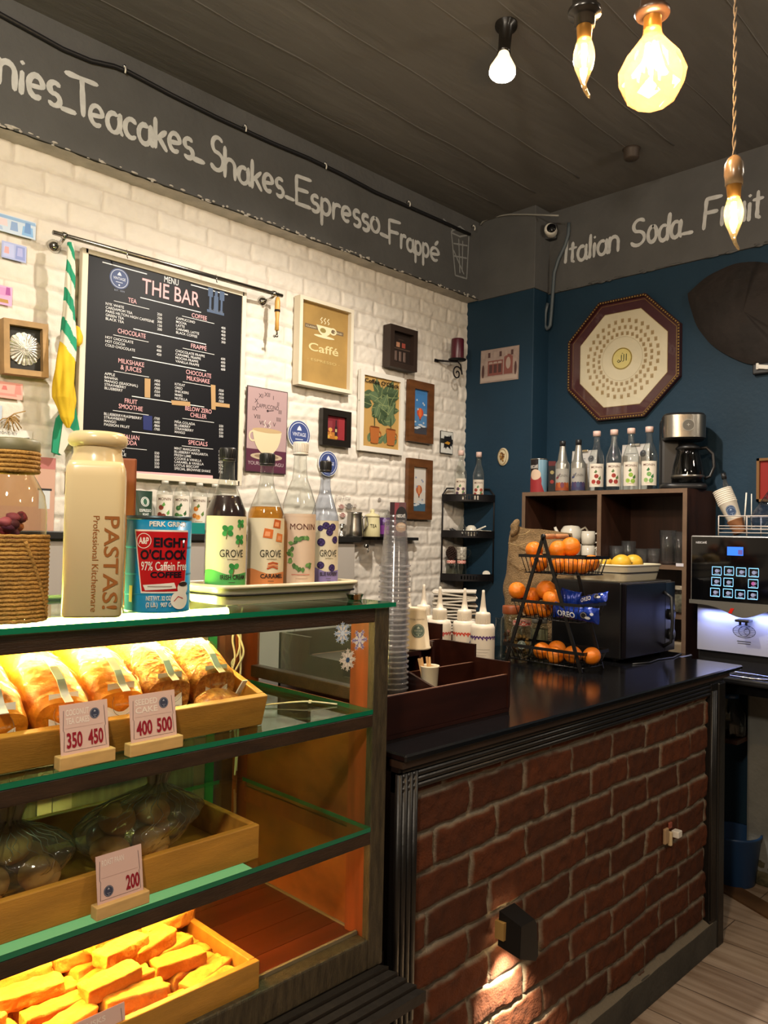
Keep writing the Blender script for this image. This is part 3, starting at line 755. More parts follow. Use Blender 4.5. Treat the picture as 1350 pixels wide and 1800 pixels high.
# --- bank notes pasted on the bricks, far left
def note(label, cs, base, blocks):
    pts = [lw(*c, .012) for c in cs]; x0 = (pts[0].x+pts[3].x)/2; x1 = (pts[1].x+pts[2].x)/2; z1 = (pts[0].z+pts[1].z)/2; z0 = (pts[2].z+pts[3].z)/2
    w, h = x1-x0, z1-z0; a = Art(); a.rect(-w/2, -h/2, w/2, h/2, P(base), 1)
    for (u0, v0, u1, v1, c) in blocks: a.poly([(w*(u0-.5), h*(v0-.5)), (w*(u1-.5), h*(v0-.5)), (w*(u1-.52), h*(v1-.5)), (w*(u0-.48), h*(v1-.5))], P(c), 2)
    a.mb.bx(-w/2, w/2, -.0002, .0004, -h/2, h/2, P(base))
    o = a.build('banknote'); o.location = ((x0+x1)/2, YF-.001, (z0+z1)/2); tag(o, label, 'banknote')
note('pale blue banknote pasted top left on the white bricks', [(-20, 370), (64, 390), (62, 420), (-20, 402)], '#c3d2e4', [(.05, .78, 1, .95, '#8fb0d6'), (.45, .2, .62, .7, '#8aa5cf'), (.7, .1, .95, .62, '#86b2e0'), (.75, .25, .9, .85, '#6f94c9'), (.2, .35, .4, .75, '#d9c9cf'), (.1, .1, .3, .3, '#aabfdd')])
note('violet blue banknote pasted under the pale blue note', [(4, 423), (47, 433), (46, 462), (2, 452)], '#a9b4e0', [(.05, .1, .5, .9, '#b7bfe8'), (.55, .1, .95, .9, '#8d9ad2'), (.1, .3, .3, .7, '#d9a3a8'), (.62, .3, .85, .8, '#a9aee0')])
note('pink and violet banknote above the doily box frame', [(-40, 492), (22, 505), (21, 539), (-40, 526)], '#dfa6cf', [(.1, .5, .9, .9, '#d592c4'), (.5, .12, .9, .3, '#b08a4e'), (.8, .55, .95, .95, '#a5549a'), (.1, .15, .45, .4, '#e9c1dd')])
note('salmon pink banknote under the doily box frame', [(-60, 664), (40, 672), (40, 702), (-60, 692)], '#e9a79c', [(.1, .15, .9, .3, '#de8d84'), (.2, .4, .6, .85, '#efbab0'), (.62, .5, .72, .75, '#c96f6b'), (.85, .3, .98, .9, '#d98880')])
note('pale blue banknote corner behind the dried bow', [(-60, 706), (4, 712), (3, 740), (-60, 735)], '#b9c6d6', [(.2, .2, .8, .8, '#93a9c9')])

# --- box frame with a silver doily
def dark(a, w, h): a.rect(-w, -h, w, h, P('#2b2a26'), 1)
p0, p1 = lw(4, 561, .03), lw(79, 660, .03)
t = frame_thing('box_frame', 'small wooden box frame holding a round silver doily', 'picture frame', p0.x, lw(40, 661, .03).z, p1.x, lw(40, 566, .03).z, .020, .045, mat('raw_pale_wood', '#a9875a', .7, var=.2, vscale=16), dark, backing=P('#2b2a26'), tilt=-.045)
b = MB(); SILV = mat('embossed_silver', '#b9b6ac', .35, .9, bump=.4, bscale=70)
prof = [(0, .012), (.012, .011), (.024, .007), (.040, .006), (.052, .003)]
def doily(u, v):
    a = 2*PI*u; r = .056*v*(1+(.07*abs(math.cos(8*a)) if v > .8 else 0)); return (r*math.cos(a), -.024-.010*(1-v)-.0025*math.cos(24*a)*v, r*math.sin(a))
b.sheet(doily, 96, 12, SILV, closed_u=True); b.build('doily', t)
# dried bow, little paper notice and a rosy poster strip near the jars
q = lw(14, 735, .02); t = thing('dried_bow', 'small dried straw bow with a twig on the bricks', 'bow', q)
STR = mat('straw', '#a3814c', .8)
b = MB(); rng = random.Random(3)
for k in range(16):
    a = rng.uniform(-2.6, .2); l = rng.uniform(.02, .06)
    b.tube([(0, 0, 0), (l*.5*math.cos(a), -.01, l*.6*math.sin(a)+.012), (l*math.cos(a), -.005, l*math.sin(a))], .0022, STR, 5)
b.build('bow', t)
b = MB(); b.tube([(0, 0, 0), (.02, -.004, .018), (.058, -.004, .032)], .0022, STR, 6); b.build('twig', t)
pz = [lw(*p, .01) for p in ((-30, 749), (57, 757), (56, 800), (-30, 795))]
a = Art(); x0, x1, z0, z1 = pz[0].x, pz[1].x, pz[2].z, pz[0].z; cx, cz = (x0+x1)/2, (z0+z1)/2; w, h = x1-x0, z1-z0
a.rect(-w/2, -h/2, w/2, h/2, P('#e3dfd8'), 1); a.rect(-w*.1, 0-h*.02, w*.10, h*.10, P('#2c2430'), 2); a.rect(-w*.5, -h*.02, -w*.14, h*.10, P('#3a2a35'), 2)
for k in range(4): a.rect(w*.22, h*(.12-k*.13), w*.44, h*(.14-k*.13), P('#4a4a4e'), 2); a.rect(w*(.24+.05*k), -h*.4, w*(.242+.05*k), h*.2, P('#6a6a6e'), 2)
a.line([(w*.22, h*.14), (w*.44, h*.2)], .003, P('#3a3a3e'), 2); a.text('MONTHLY', -w*.2, h*.26, .010, P('#6b6f78'), 2)
a.mb.bx(-w/2, w/2, -.0002, .0006, -h/2, h/2, P('#e3dfd8'))
o = a.build('paper_notice'); o.location = (cx, YF-.001, cz); tag(o, 'white printed paper notice with dark bars above the rope jar', 'notice')
a = Art(); p = [lw(*q_, .01) for q_ in ((30, 795), (98, 808), (86, 950), (30, 950))]
x0, x1, z0, z1 = p[0].x-.15, p[1].x, p[2].z, p[0].z-.01; cx, cz = (x0+x1)/2, (z0+z1)/2; w, h = x1-x0, z1-z0
a.mb.bx(-w/2, w/2, -.0002, .0006, -h/2, h/2, P('#c9a18e')); a.rect(-w/2, h*.36, w/2, h/2, P('#b8746f'), 1); a.rect(-w*.5, -h*.1, w*.28, h*.34, P('#d0a88a'), 1); a.rect(w*.3, -h*.12, w*.44, h*.12, P('#cfd3d6'), 1); a.rect(w*.28, h*.10, w*.46, h*.125, P('#2f2f33'), 2)
o = a.build('poster'); o.location = (cx, YF-.001, cz); tag(o, 'rosy beige poster behind the two tall jars', 'poster')

# --- Caffe Espresso canvas
def caffe(a, w, h):
    a.rect(-w, -h, w, h, mat('canvas_tan', '#9a7a40', .7, var=.12, vscale=9), 1)
    BR, CR = P('#6d5a44'), P('#d8cda8')
    a.rect(-w*.78, h*.37, w*.80, h*.47, BR, 2); a.text('CLASSIC', -w*.74, h*.395, h*.04, CR, 3, fit=w*.42); a.text('BLEND', w*.40, h*.395, h*.04, CR, 3, fit=w*.34)
    a.poly([(-w*.33, h*.50)]+[(-w*.33+w*.66*k/10, h*.50) for k in range(1, 11)]+[(w*.30*math.cos(t_)+0, h*.50-h*.24*math.sin(t_)) for t_ in [PI*k/12 for k in range(1, 12)]], CR, 4)
    a.ell(0, h*.235, w*.42, h*.035, CR, 4); a.ring(w*.36, h*.42, w*.12, h*.07, w*.05, CR, 4); a.ell(-w*.06, h*.39, w*.12, h*.06, P('#8a7a45'), 5)
    for s in (-.14, 0, .14): a.line([(w*s, h*.56), (w*(s+.05), h*.60), (w*(s-.03), h*.65), (w*(s+.04), h*.71)], w*.035, CR, 4)
    a.text('Caffé', -w*.62, -h*.17, h*.20, P('#cfc08e'), 4, fit=w*1.22, bold=.012); a.text('· ESPRESSO ·', 0, -h*.42, h*.065, P('#c2ac72'), 4, 'c', fit=w*1.3)
frame_thing('canvas_sign', 'tan Caffe Espresso cup sign in a cream frame', 'sign', 2.334, 2.168, 2.680, 2.592, .018, .045, CREAM, caffe, backing=P('#9a7a40'))

# --- cappuccino clock tin sign
x0, x1, z0, z1 = 2.075, 2.305, 1.74, 2.128
t = thing('clock_sign', 'mauve tin sign with a Roman clock face above a cream cup', 'sign', ((x0+x1)/2, YF, (z0+z1)/2)); w, h = (x1-x0)/2, (z1-z0)/2
a = Art(); a.mb.bx(-w, w, -.004, 0, -h, h, P('#3f2a30')); a.rect(-w*.97, -h*.98, w*.97, h*.98, P('#a98e8f'), 1)
a.rect(-w*.97, -h*.98, w*.97, -h*.46, P('#53263a'), 2); INK = P('#33272c')
for k, s in enumerate(['XII', 'I', 'II', 'III', 'IIII', 'V', 'VI', 'VII', 'VIII', 'IX', 'X', 'XI']):
    an = PI/2-k*PI/6; r = w*.62; cx, cy = r*math.cos(an), h*.48+r*math.sin(an)
    a.text(s, cx+w*.09*math.cos(an-PI/2)*-.5, cy-w*.07, w*.17, INK, 2, 'c')
a.text('CAPPUCCINO', 0, h*.52, h*.10, INK, 2, 'c', fit=w*1.1); a.ell(0, h*.47, w*.05, w*.05, INK, 2); a.line([(0, h*.47), (w*.3, h*.50)], w*.03, INK, 2)
CUPC = P('#d3c4a2')
a.ell(0, -h*.62, w*.78, h*.085, P('#b6a48b'), 3); a.ell(0, -h*.615, w*.60, h*.05, P('#8b7460'), 4)
a.poly([(-w*.72, h*.0)]+[(w*.70*math.cos(t_)*-1, -h*.58*math.sin(t_)) for t_ in [PI*k/14 for k in range(1, 14)]]+[(w*.72, 0)], CUPC, 5); a.ell(0, h*.0, w*.72, h*.055, P('#b99f77'), 6); a.ring(-w*.70, -h*.16, w*.16, h*.11, w*.07, CUPC, 4)
for s in (-.15, .1): a.line([(w*s, h*.07), (w*(s+.06), h*.12), (w*(s-.03), h*.17), (w*(s+.05), h*.24)], w*.03, P('#d8cfc4'), 5)
a.text('YOURS', -w*.9, -h*.83, h*.085, P('#b9a7ab'), 5, fit=w*.62); a.text('AGU', w*.42, -h*.83, h*.085, P('#b9a7ab'), 5, fit=w*.42)
a.build('plate', t, mapf=onplane(-.004))

# --- two round blue emblem plaques
for lab, p, rx in (('round blue emblem plaque beside the clock sign, above the bottles', (525, 764), .069), ('round blue emblem plaque below the small black picture', (576, 815), .063)):
    q = lw(*p, .012); t = thing('emblem_plaque', lab, 'plaque', (q.x, YF, q.z)); a = Art()
    a.mb.cyl((0, 0, 0), (0, -.006, 0), rx, P('#d8d8d4'), n=40, smooth=False)
    emblem(a, 0, 0, rx*.95, 1, '#3b4a80', '#cdd2e2'); a.build('disc', t, mapf=onplane(-.006))

# --- small black frame, still life of bottle and glasses
def still(a, w, h):
    a.rect(-w, -h, w, h, P('#6e2028'), 1); a.rect(-w, -h, w*.2, -h*.35, P('#a86a2c'), 2); a.rect(-w, -h*.2, -w*.3, h*.55, P('#7c3038'), 2); a.rect(w*.3, -h*.9, w, h*.9, P('#8a2a30'), 2)
    a.rect(-w*.06, -h*.62, w*.2, h*.15, P('#2a1a20'), 3); a.rect(.01*w, h*.1, w*.13, h*.66, P('#2a1a20'), 3)
    a.ell(-w*.5, -h*.16, w*.2, h*.16, P('#c98f4a'), 3); a.rect(-w*.53, -h*.6, -w*.47, -h*.2, P('#c98f4a'), 3); a.ell(-w*.5, -h*.6, w*.2, h*.05, P('#c98f4a'), 3); a.ell(-w*.7, -h*.75, w*.15, h*.12, P('#c5a046'), 4); a.ell(w*.1, -h*.75, w*.16, h*.12, P('#b88a2c'), 4); a.rect(-w*.02, -h*.3, w*.16, -h*.06, P('#b0a070'), 4)
frame_thing('small_picture', 'small wine bottle picture in a wide black frame', 'picture', 2.506, 1.900, 2.694, 2.080, .032, .028, mat('black_lacquer', '#17130f', .3), still)
# --- spice miniature box
def wellb(a, w, h):
    a.rect(-w, -h, w, h, P('#241a15'), 1)
    a.rect(-w, -h*.04, w, h*.04, P('#4a3a30'), 3)
    for k in range(3): a.rect(-w*.55+k*w*.42, -h*.78, -w*.30+k*w*.42, -h*.16, P('#5d4a42'), 2); a.rect(-w*.5+k*w*.42, -h*.7, -w*.46+k*w*.42, -h*.2, P('#8a7a70'), 3)
    a.rect(-w*.4, h*.10, -w*.05, h*.40, P('#a5765a'), 2); a.rect(w*.15, h*.10, w*.5, h*.40, P('#8f4338'), 2); a.rect(-w*.2, h*.55, w*.3, h*.62, P('#3a2c24'), 2)
frame_thing('miniature_box', 'dark wooden shadow box with tiny jars on two shelves', 'shadow box', 2.935, 2.352, 3.146, 2.576, .030, .055, mat('dark_stained_wood', '#2b1d15', .5, var=.2, vscale=10), wellb, backing=P('#241a15'))
# --- Coffee O'Clock print
def leaf(a, cx, cy, L, Wd, rot, m, LL):
    pts = []
    for k in range(13):
        u = k/12; pts.append((L*u, Wd*math.sin(PI*u**.8)))
    for k in range(12, -1, -1):
        u = k/12; pts.append((L*u, -Wd*math.sin(PI*u**.8)))
    c, s = math.cos(rot), math.sin(rot); a.poly([(cx+x*c-y*s, cy+x*s+y*c) for x, y in pts], m, LL)
    a.line([(cx, cy), (cx+L*.95*c, cy+L*.95*s)], Wd*.1, P('#8a9462'), LL+1)
def oclock(a, w, h):
    a.rect(-w, -h, w, h, P('#b08c50'), 1); G1, G2, G3 = P('#44553a'), P('#57694a'), P('#37482f')
    rr = random.Random(8)
    for k in range(46):
        an = rr.uniform(-.2, PI+.2); r0 = rr.uniform(0, .5); cx, cy = rr.uniform(-.62, .62)*w, rr.uniform(-.30, .50)*h
        leaf(a, cx, cy, w*rr.uniform(.5, .75), w*rr.uniform(.14, .22), an, (G1, G2, G3)[k % 3], 2+k*2 % 9)
    for k in range(6): leaf(a, rr.uniform(-.9, .9)*w, -h*.85, w*.45, w*.14, rr.uniform(.3, 2.8), G2, 3)
    for cx in (-.36, .52):
        a.poly([(w*(cx-.26), -h*.42), (w*(cx+.26), -h*.42), (w*(cx+.20), -h*.86), (w*(cx-.20), -h*.86)], P('#a35e2c'), 14); a.ell(w*cx, -h*.42, w*.26, h*.025, P('#6e3a18'), 15); a.ell(w*cx, -h*.86, w*.20, h*.02, P('#a35e2c'), 14); a.ring(w*(cx+.26), -h*.6, w*.08, h*.08, w*.04, P('#a35e2c'), 14)
        a.line([(w*cx, -h*.44), (w*(cx-.02), -h*.1)], w*.04, G3, 13)
    a.text("Coffee O'Clock", 0, h*.80, h*.115, P('#1d1712'), 16, 'c', fit=w*1.86, bold=.02)
frame_thing('plant_print', "Coffee O'Clock print of green leaves and clay pots in a white frame", 'print', 2.760, 1.896, 3.082, 2.313, .026, .022, mat('white_frame_paint', '#d9d4ca', .5), oclock)
# --- two narrow wooden frames with balloon prints
def balloon(sky, bal, txt):
    def f(a, w, h):
        a.rect(-w, -h, w, h, P(sky[0]), 1); a.rect(-w, h*.2, w, h, P(sky[1]), 2); a.rect(-w, -h, w, -h*.62, P(sky[2]), 2)
        rr = random.Random(4)
        for k in range(7): a.ell(rr.uniform(-.9, .9)*w, rr.uniform(-.8, .1)*h, w*.3, h*.04, P('#c9cdd0'), 3)
        a.ell(0, -h*.02, w*.42, h*.20, P(bal[0]), 4); a.ell(0, -h*.02, w*.2, h*.20, P(bal[1]), 5); a.poly([(-w*.2, -h*.18), (w*.2, -h*.18), (w*.08, -h*.30), (-w*.08, -h*.30)], P(bal[0]), 4); a.rect(-w*.08, -h*.36, w*.08, -h*.31, P('#6b4426'), 5)
        for k in range(5): a.ell(rr.uniform(-.8, .8)*w, rr.uniform(-.7, .6)*h, w*.10, h*.045, P(bal[2]), 4)
        if txt: a.text(txt, 0, h*.78, h*.085, P('#3d6c99'), 4, 'c', fit=w*1.2)
    return f
FW = mat('brown_wood_frame', '#5b3618', .4, var=.25, vscale=14, stretch=(1, 1, 3))
frame_thing('balloon_print', 'blue sky balloon print in a wide brown wooden frame, upper of the pair', 'print', 3.122, 1.980, 3.326, 2.316, .045, .024, FW, balloon(('#4f7fae', '#3e79b5', '#3b3a40'), ('#c2492c', '#e06c34', '#b9c2cc'), 'ORION'), glazed=True)
frame_thing('balloon_print', 'pale balloon print in a wide brown wooden frame, lower of the pair', 'print', 3.128, 1.556, 3.326, 1.888, .045, .024, FW, balloon(('#cfc8be', '#d4cdc4', '#3f6078'), ('#b0562f', '#cf8a5a', '#8a95b0'), None), glazed=True)
# --- small dark metal print near the corner
def crow(a, w, h):
    a.rect(-w, -h, w, h, P('#cfcfc9'), 1); a.rect(-w, -h*.1, w, h*.35, P('#2a2822'), 2)
    rr = random.Random(2)
    for k in range(16): a.poly([(rr.uniform(-1, .3)*w, rr.uniform(-.7, .7)*h), (rr.uniform(-.2, 1)*w, rr.uniform(-.7, .8)*h), (rr.uniform(-1, 1)*w, rr.uniform(-.6, .7)*h)], P('#17161a'), 3+k % 5)
    a.poly([(-w*.5, -h*.1), (w*.3, -h*.2), (w*.5, h*.02), (0, h*.12)], P('#b8862c'), 10)
x0, x1, z0, z1 = 3.410, 3.520, 1.940, 2.068
t = thing('small_print', 'tiny black and white print with yellow streak near the wall corner', 'print', ((x0+x1)/2, YF, (z0+z1)/2)); a = Art(); a.mb.bx(-.055, .055, -.004, 0, -.064, .064, P('#22201c')); crow(a, .052, .061); a.build('plate', t, mapf=onplane(-.004))
# --- wrought iron candle sconce
q = ony(804, 628, YW-.09); IRON = mat('black_iron', '#1d1a1b', .5, .6)
t = thing('candle_sconce', 'black scrolled iron sconce on the white wall near the corner', 'sconce', (q.x, YW-.09, q.z-.020))
b = MB(); b.lathe([(.0, 0), (.048, .002), (.052, .008), (.049, .008), (.0, .004)], IRON, (0, 0, 0), 28); b.build('dish', t)
b = MB(); sp = [(.045*(1-k/40)*math.cos(-PI/2*0+k*.27)*1.0, 0, -.072+.045*(1-k/40)*math.sin(k*.27)) for k in range(36)]
b.tube([(0, 0, -.003), (.030, 0, -.018)]+sp, .0042, IRON, 7); b.build('scroll', t)
b = MB(); b.tube([(0, .0, -.004), (-.04, .04, -.004), (-.075, .088, .002)], .006, IRON, 7); b.box((-.08, .088, .0), (.03, .006, .016), IRON); b.build('arm', t)
t2 = thing('candle', 'dark red pillar candle standing on the iron sconce', 'candle', (q.x, YW-.09, q.z-.0128))
b = MB(); b.lathe([(.036, 0), (.037, .004), (.036, .11), (.034, .116), (.028, .112), (.0, .106)], mat('wine_red_wax', '#4a1020', .35), (0, 0, 0), 28); b.build('wax', t2)
b = MB(); b.tube([(0, 0, .106), (.001, 0, .122)], .0014, P('#1a1512'), 5); b.build('wick', t2)

# --- faint wall decal above the shelf
a = Art(); q0 = lw(590, 877, .012); q1 = lw(616, 881, .012)
TT = P('#9a8f88'); RD = P('#a06a64')
a.text('Tea Time', 0, 0, .020, TT, 1, fit=q1.x-q0.x)
for px, py, r, c in ((600, 891, .014, RD), (613.5, 890, .018, P('#77736f')), (602, 906, .015, RD), (624, 889, .01, P('#b5aaa2')), (667, 878, .010, P('#9d938b'))):
    q = lw(px, py, .012); u, v = q.x-q0.x, q.z-q0.z
    a.ell(u, v, r, r*.75, P('#b08f88') if c is RD else c, 1); a.ring(u+r*.9, v, r*.4, r*.4, r*.22, c, 1); a.ell(u, v+r*.7, r*.7, r*.18, c, 2); a.line([(u-r*.8, v), (u-r*1.4, v+r*.5)], r*.25, c, 1)
o = a.build('wall_decal'); o.location = (q0.x, YF-.0025, q0.z); tag(o, 'faint Tea Time teapot decal on the bricks above the black shelf', 'decal')

# ================================================================== BOTTLE KIT
CLEAR = glass('clear_bottle_glass', '#f6f8f6', gloss=1.7, rough=.04, film=.035, film_col='#d6dad8')
CLEARB = glass('bluish_clear_plastic', '#e3e9f4', gloss=1.8, rough=.06, ior=1.5)
def bottle_prof(h, r, kind):
    if kind == 'syrup':   return [(0, 0), (r*.9, 0), (r, .012*h), (r, .50*h), (r*.97, .55*h), (r*.72, .64*h), (r*.45, .735*h), (r*.36, .80*h), (r*.34, .925*h), (r*.38, .93*h), (r*.38, .945*h), (r*.31, .955*h)]
    if kind == 'monin':   return [(0, 0), (r*.9, 0), (r, .012*h), (r, .52*h), (r*.96, .57*h), (r*.70, .67*h), (r*.46, .74*h), (r*.40, .80*h), (r*.36, .92*h), (r*.38, .94*h), (r*.33, .955*h)]
    if kind == 'squat':   return [(0, 0), (r*.9, 0), (r, .02*h), (r, .70*h), (r*.95, .78*h), (r*.70, .88*h), (r*.42, .94*h), (r*.40, .97*h)]
    return [(0, 0), (r*.92, 0), (r, .012*h), (r, .50*h), (r*.92, .53*h), (r*.66, .58*h), (r*.42, .80*h), (r*.38, .88*h)]   # puree
def bottle(name, label, loc, h, r, kind, body, capm, art=None, lab=(.04, .48), span=2.1, labm=None, liquid=None, lvl=.5, capr=.42, caph=.10, extra=0., group=None, ridged=True, n=36):
    t = thing(name, label, 'bottle', loc, fc(loc, extra), group)
    b = MB(); pr = bottle_prof(h, r, kind); b.lathe(pr, body, n=n, cap=False); b.build('glass_body', t)
    if liquid:
        ip = [(max(0, a-.0022), z+.002) for a, z in pr]; q = []
        for (a0, z0), (a1, z1) in zip(ip, ip[1:]):
            if z0 >= lvl*h: break
            q.append((a0, z0))
            if z1 > lvl*h: k = (lvl*h-z0)/(z1-z0); q.append((a0+(a1-a0)*k, lvl*h)); break
        q.append((0, lvl*h)); b = MB(); b.lathe(q, liquid, n=n, cap=False); b.build('syrup', t)
    if art:
        a = Art(.00035); W2 = r*span/2; z0, z1 = lab[0]*h, lab[1]*h
        a.rect(-W2, z0, W2, z1, labm or P('#e2dac6'), 1); art(a, W2, z0, z1)
        a.build('label', t, mapf=oncyl(r+.0004), maxlen=r*.22)
    b = MB(); z = pr[-1][1]; cr = r*capr
    if ridged:
        k = 40; ring = lambda zz, s: None
        b.lathe([(cr*1.03, z-caph*h*.55), (cr*1.03, z-caph*h*.42), (cr*.97, z-caph*h*.40), (cr, z-caph*h*.36), (cr, z+caph*h*.42), (cr*.93, z+caph*h*.5), (0, z+caph*h*.5)], capm, n=24)
        for q in range(20): an = 2*PI*q/20; b.box((cr*math.cos(an), cr*math.sin(an), z+.02*h*caph), (.0018, .0018, caph*h*.7), capm, rot=(0, 0, an))
    else: b.lathe([(cr, z-caph*h*.5), (cr, z+caph*h*.45), (cr*.9, z+caph*h*.5), (0, z+caph*h*.5)], capm, n=20)
    b.build('cap', t)
    return t
BLK = mat('black_plastic', '#1a1a1c', .4); WHP = mat('white_plastic', '#d8d5cd', .4); PINKCAP = mat('pink_white_cap', '#d9b9ae', .45)
def fruit(c1, c2, name='MONIN', leafc='#4f7a3a', pos=((-.5, .3), (-.1, .25), (-.35, .55))):
    def f(a, W, z0, z1):
        H = z1-z0; a.text(name, 0, z0+H*.80, H*.10, P('#5a3a30'), 3, 'c', fit=W*1.35, bold=.002)
        for k, (u, v) in enumerate(pos): a.ell(W*u, z0+H*v, W*.27, W*.27, P(c1 if k % 2 == 0 else c2), 2, 14); a.ell(W*(u+.05), z0+H*(v+.02), W*.08, W*.10, P(c2 if k % 2 == 0 else c1), 3, 10)
        a.poly([(W*-.3, z0+H*.62), (W*-.05, z0+H*.74), (W*.1, z0+H*.64), (W*-.1, z0+H*.58)], P(leafc), 3)
        a.poly([(W*.2, z0+H*.36), (W*.5, z0+H*.48), (W*.55, z0+H*.34), (W*.35, z0+H*.28)], P(leafc), 3)
        a.rect(W*-.4, z0+H*.08, W*.4, z0+H*.11, P('#b9a58c'), 2)
    return f

# ================================================================== BLACK-TOPPED WALL CUPBOARD AND WHAT STANDS ON IT
ZS = 1.456
t = thing('wall_cupboard', 'shallow white wall cupboard with a black top below the menu board', 'cupboard', (1.95, YW, .80))
b = MB(); GW = mat('grey_white_laminate', '#a9a29a', .5, var=.05, vscale=3)
b.bx(-.90, .70, -.120, -.012, 0, .626, GW); b.build('body', t)
for k, (x0, x1) in enumerate(((-.895, -.10), (-.096, .33), (.334, .696))):
    b = MB(); b.bx(x0, x1, -.136, -.121, .006, .620, GW, bev=.003); d = b.build('door', t)
    if k == 1:
        b = MB(); q = ony(643, 960, YW-.137); u, v = q.x-1.95, q.z-.80
        b.cyl((u, -.136, v), (u, -.148, v), .011, CHROME); b.box((u, -.150, v), (.004, .002, .012), BLK); b.tube([(u, -.150, v-.004), (u+.006, -.154, v-.018), (u, -.152, v-.032), (u-.006, -.154, v-.018)], .0022, CHROME, 6, closed=True)
        b.build('lock', d)
b = MB(); b.bx(-.92, .72, -.155, -.010, .628, .656, mat('black_worktop', '#1d1c1b', .4), bev=.003); b.build('top', t)
b = MB(); q0, q1 = lw(676, 942, .03), lw(731, 946, .03)
b.bx(2.672, q1.x, YW-.05, YW-.011, 1.440, 1.456, mat('black_worktop')); tag(b.build('ledge'), 'narrow black ledge continuing right of the cupboard top', 'ledge')

# teal tray with three white-labelled bottles, green coffee bag
yb = 2.872
def sp(px, y=yb, z=ZS): q = ony(px, 930, y); return Vector((q.x, y, z))
l0, l1 = sp(262), sp(378)
t = thing('teal_tray', 'teal painted tray on the cupboard under the white labelled bottles', 'tray', ((l0.x+l1.x)/2, yb, ZS)); TEAL = mat('teal_paint', '#0f7f78', .45)
b = MB(); wx = (l1.x-l0.x)/2+.02; b.bx(-wx, wx, -.045, .045, 0, .006, TEAL); b.bx(-wx, wx, -.047, -.040, 0, .045, TEAL); b.bx(-wx, wx, .040, .047, 0, .045, TEAL); b.bx(-wx, -wx+.006, -.045, .045, 0, .045, TEAL); b.bx(wx-.006, wx, -.045, .045, 0, .045, TEAL); b.build('tray', t)
for k, (px, c1, c2, lf, lab) in enumerate([(288, '#8a3d2c', '#6f2f22', '#5f9a4a', 'white labelled syrup bottle with hazelnut print, beside the green coffee bag'), (318, '#3e6b3c', '#5c8a4a', '#2f5a33', 'white labelled syrup bottle with green leaf print, middle of the teal tray'),
        (349, '#c9762c', '#d99a4a', '#5b7a3a', 'white labelled syrup bottle with orange print on the teal tray'), (376, '#9a8a7a', '#b9a58c', '#6a7a5a', 'syrup bottle half hidden behind the dark brown syrup bottle')]):
    p = sp(px, z=ZS+.0065)
    bottle('syrup_bottle', lab, p, .205, .033, 'squat', CLEAR, WHP, fruit(c1, c2, leafc=lf), (.16, .72), 2.3, P('#dcd5c9'), caph=.06, ridged=False)
p = sp(250, 2.865); t = thing('coffee_bag', 'dark green espresso roast coffee bag on the cupboard top', 'coffee bag', (p.x, p.y, ZS), .10)
a = Art(); gm = mat('green_foil_bag', '#1f3a2c', .35)
def bagf(u, v): return (( u-.5)*.076*(1-.05*v), -.026*(1-v)**.6*math.sin(PI*u) if True else 0, v*.165)
a.mb.sheet(lambda u, v: (( u-.5)*.078, -.028*(1-v*.9)*math.sin(PI*u)**.5-.004, v*.165), 12, 10, gm); a.mb.sheet(lambda u, v: ((u-.5)*.078, .022*(1-v*.9)*math.sin(PI*u)**.5+.002, v*.165), 12, 10, gm)
mf = lambda u, v, d: (u, -.0295*(1-v/.165*.9)*max(.05, math.cos(u/.078*2.6))**.5-.0045-d, v)
a.ell(0, .122, .019, .019, P('#d5d9d4'), 1); a.ring(0, .122, .015, .015, .002, P('#1f3a2c'), 2); a.ell(0, .122, .009, .012, P('#2f5a44'), 2)
a.text('ESPRESSO', 0, .082, .011, P('#d5d9d4'), 1, 'c', fit=.052, bold=.02); a.text('ROAST', 0, .068, .009, P('#d5d9d4'), 1, 'c', fit=.028, bold=.02); a.rect(-.034, .034, .034, .050, P('#8f3a6a'), 1)
a.build('bag', t, mapf=mf, maxlen=.006)
# jigger, pitcher, tea caddy, purple tin, coffee carton
def lathe_thing(name, label, cat, loc, prof, m, part='body', n=32, extra=None, rotz=0., group=None):
    t = thing(name, label, cat, loc, rotz, group); b = MB(); b.lathe(prof, m, n=n); b.build(part, t); return t
yr = 2.855
p = ony(600, 930, yr); lathe_thing('jigger', 'small steel double-cone jigger on the cupboard top', 'jigger', (p.x, yr, ZS), [(.016, 0), (.016, .002), (.006, .026), (.006, .030), (.020, .060), (.0195, .060), (.005, .032)], CHROME)
p = ony(623, 930, yr); t = thing('milk_pitcher', 'brushed steel milk pitcher beside the tea caddy', 'pitcher', (p.x, yr, ZS), fc(p))
b = MB(); b.lathe([(.042, 0), (.044, .004), (.042, .03), (.0375, .085), (.0365, .112), (.0385, .120), (.036, .119), (.035, .110), (.04, .01), (0, .008)], STEEL, n=40); b.build('body', t)
b = MB(); b.tube([(.034, .02, .10), (.060, .035, .098), (.066, .038, .06), (.046, .026, .025)], .004, STEEL, 8); b.build('handle', t)
p = ony(654, 930, yr); t = thing('tea_caddy', 'cream enamel TEA caddy with a knobbed lid', 'caddy', (p.x, yr, ZS), fc(p)+.18); CRE = mat('cream_enamel', '#cfc79c', .35)
b = MB(); b.lathe([(.040, 0), (.042, .003), (.040, .05), (.037, .098), (.037, .101)], CRE, n=36); b.build('body', t)
b = MB(); b.lathe([(.0385, .101), (.0385, .106), (.030, .114), (.012, .120), (.010, .124), (.013, .132), (.008, .140), (0, .141)], CRE, n=36); b.lathe([(.039, .099), (.0395, .102), (.039, .104)], P('#9a8f6a'), n=36, cap=False); b.build('lid', t)
a = Art(); a.text('TEA', 0, .046, .018, P('#33301f'), 1, 'c', fit=.034, bold=.01); a.build('lettering', t, mapf=oncyl(.0412), maxlen=.006)
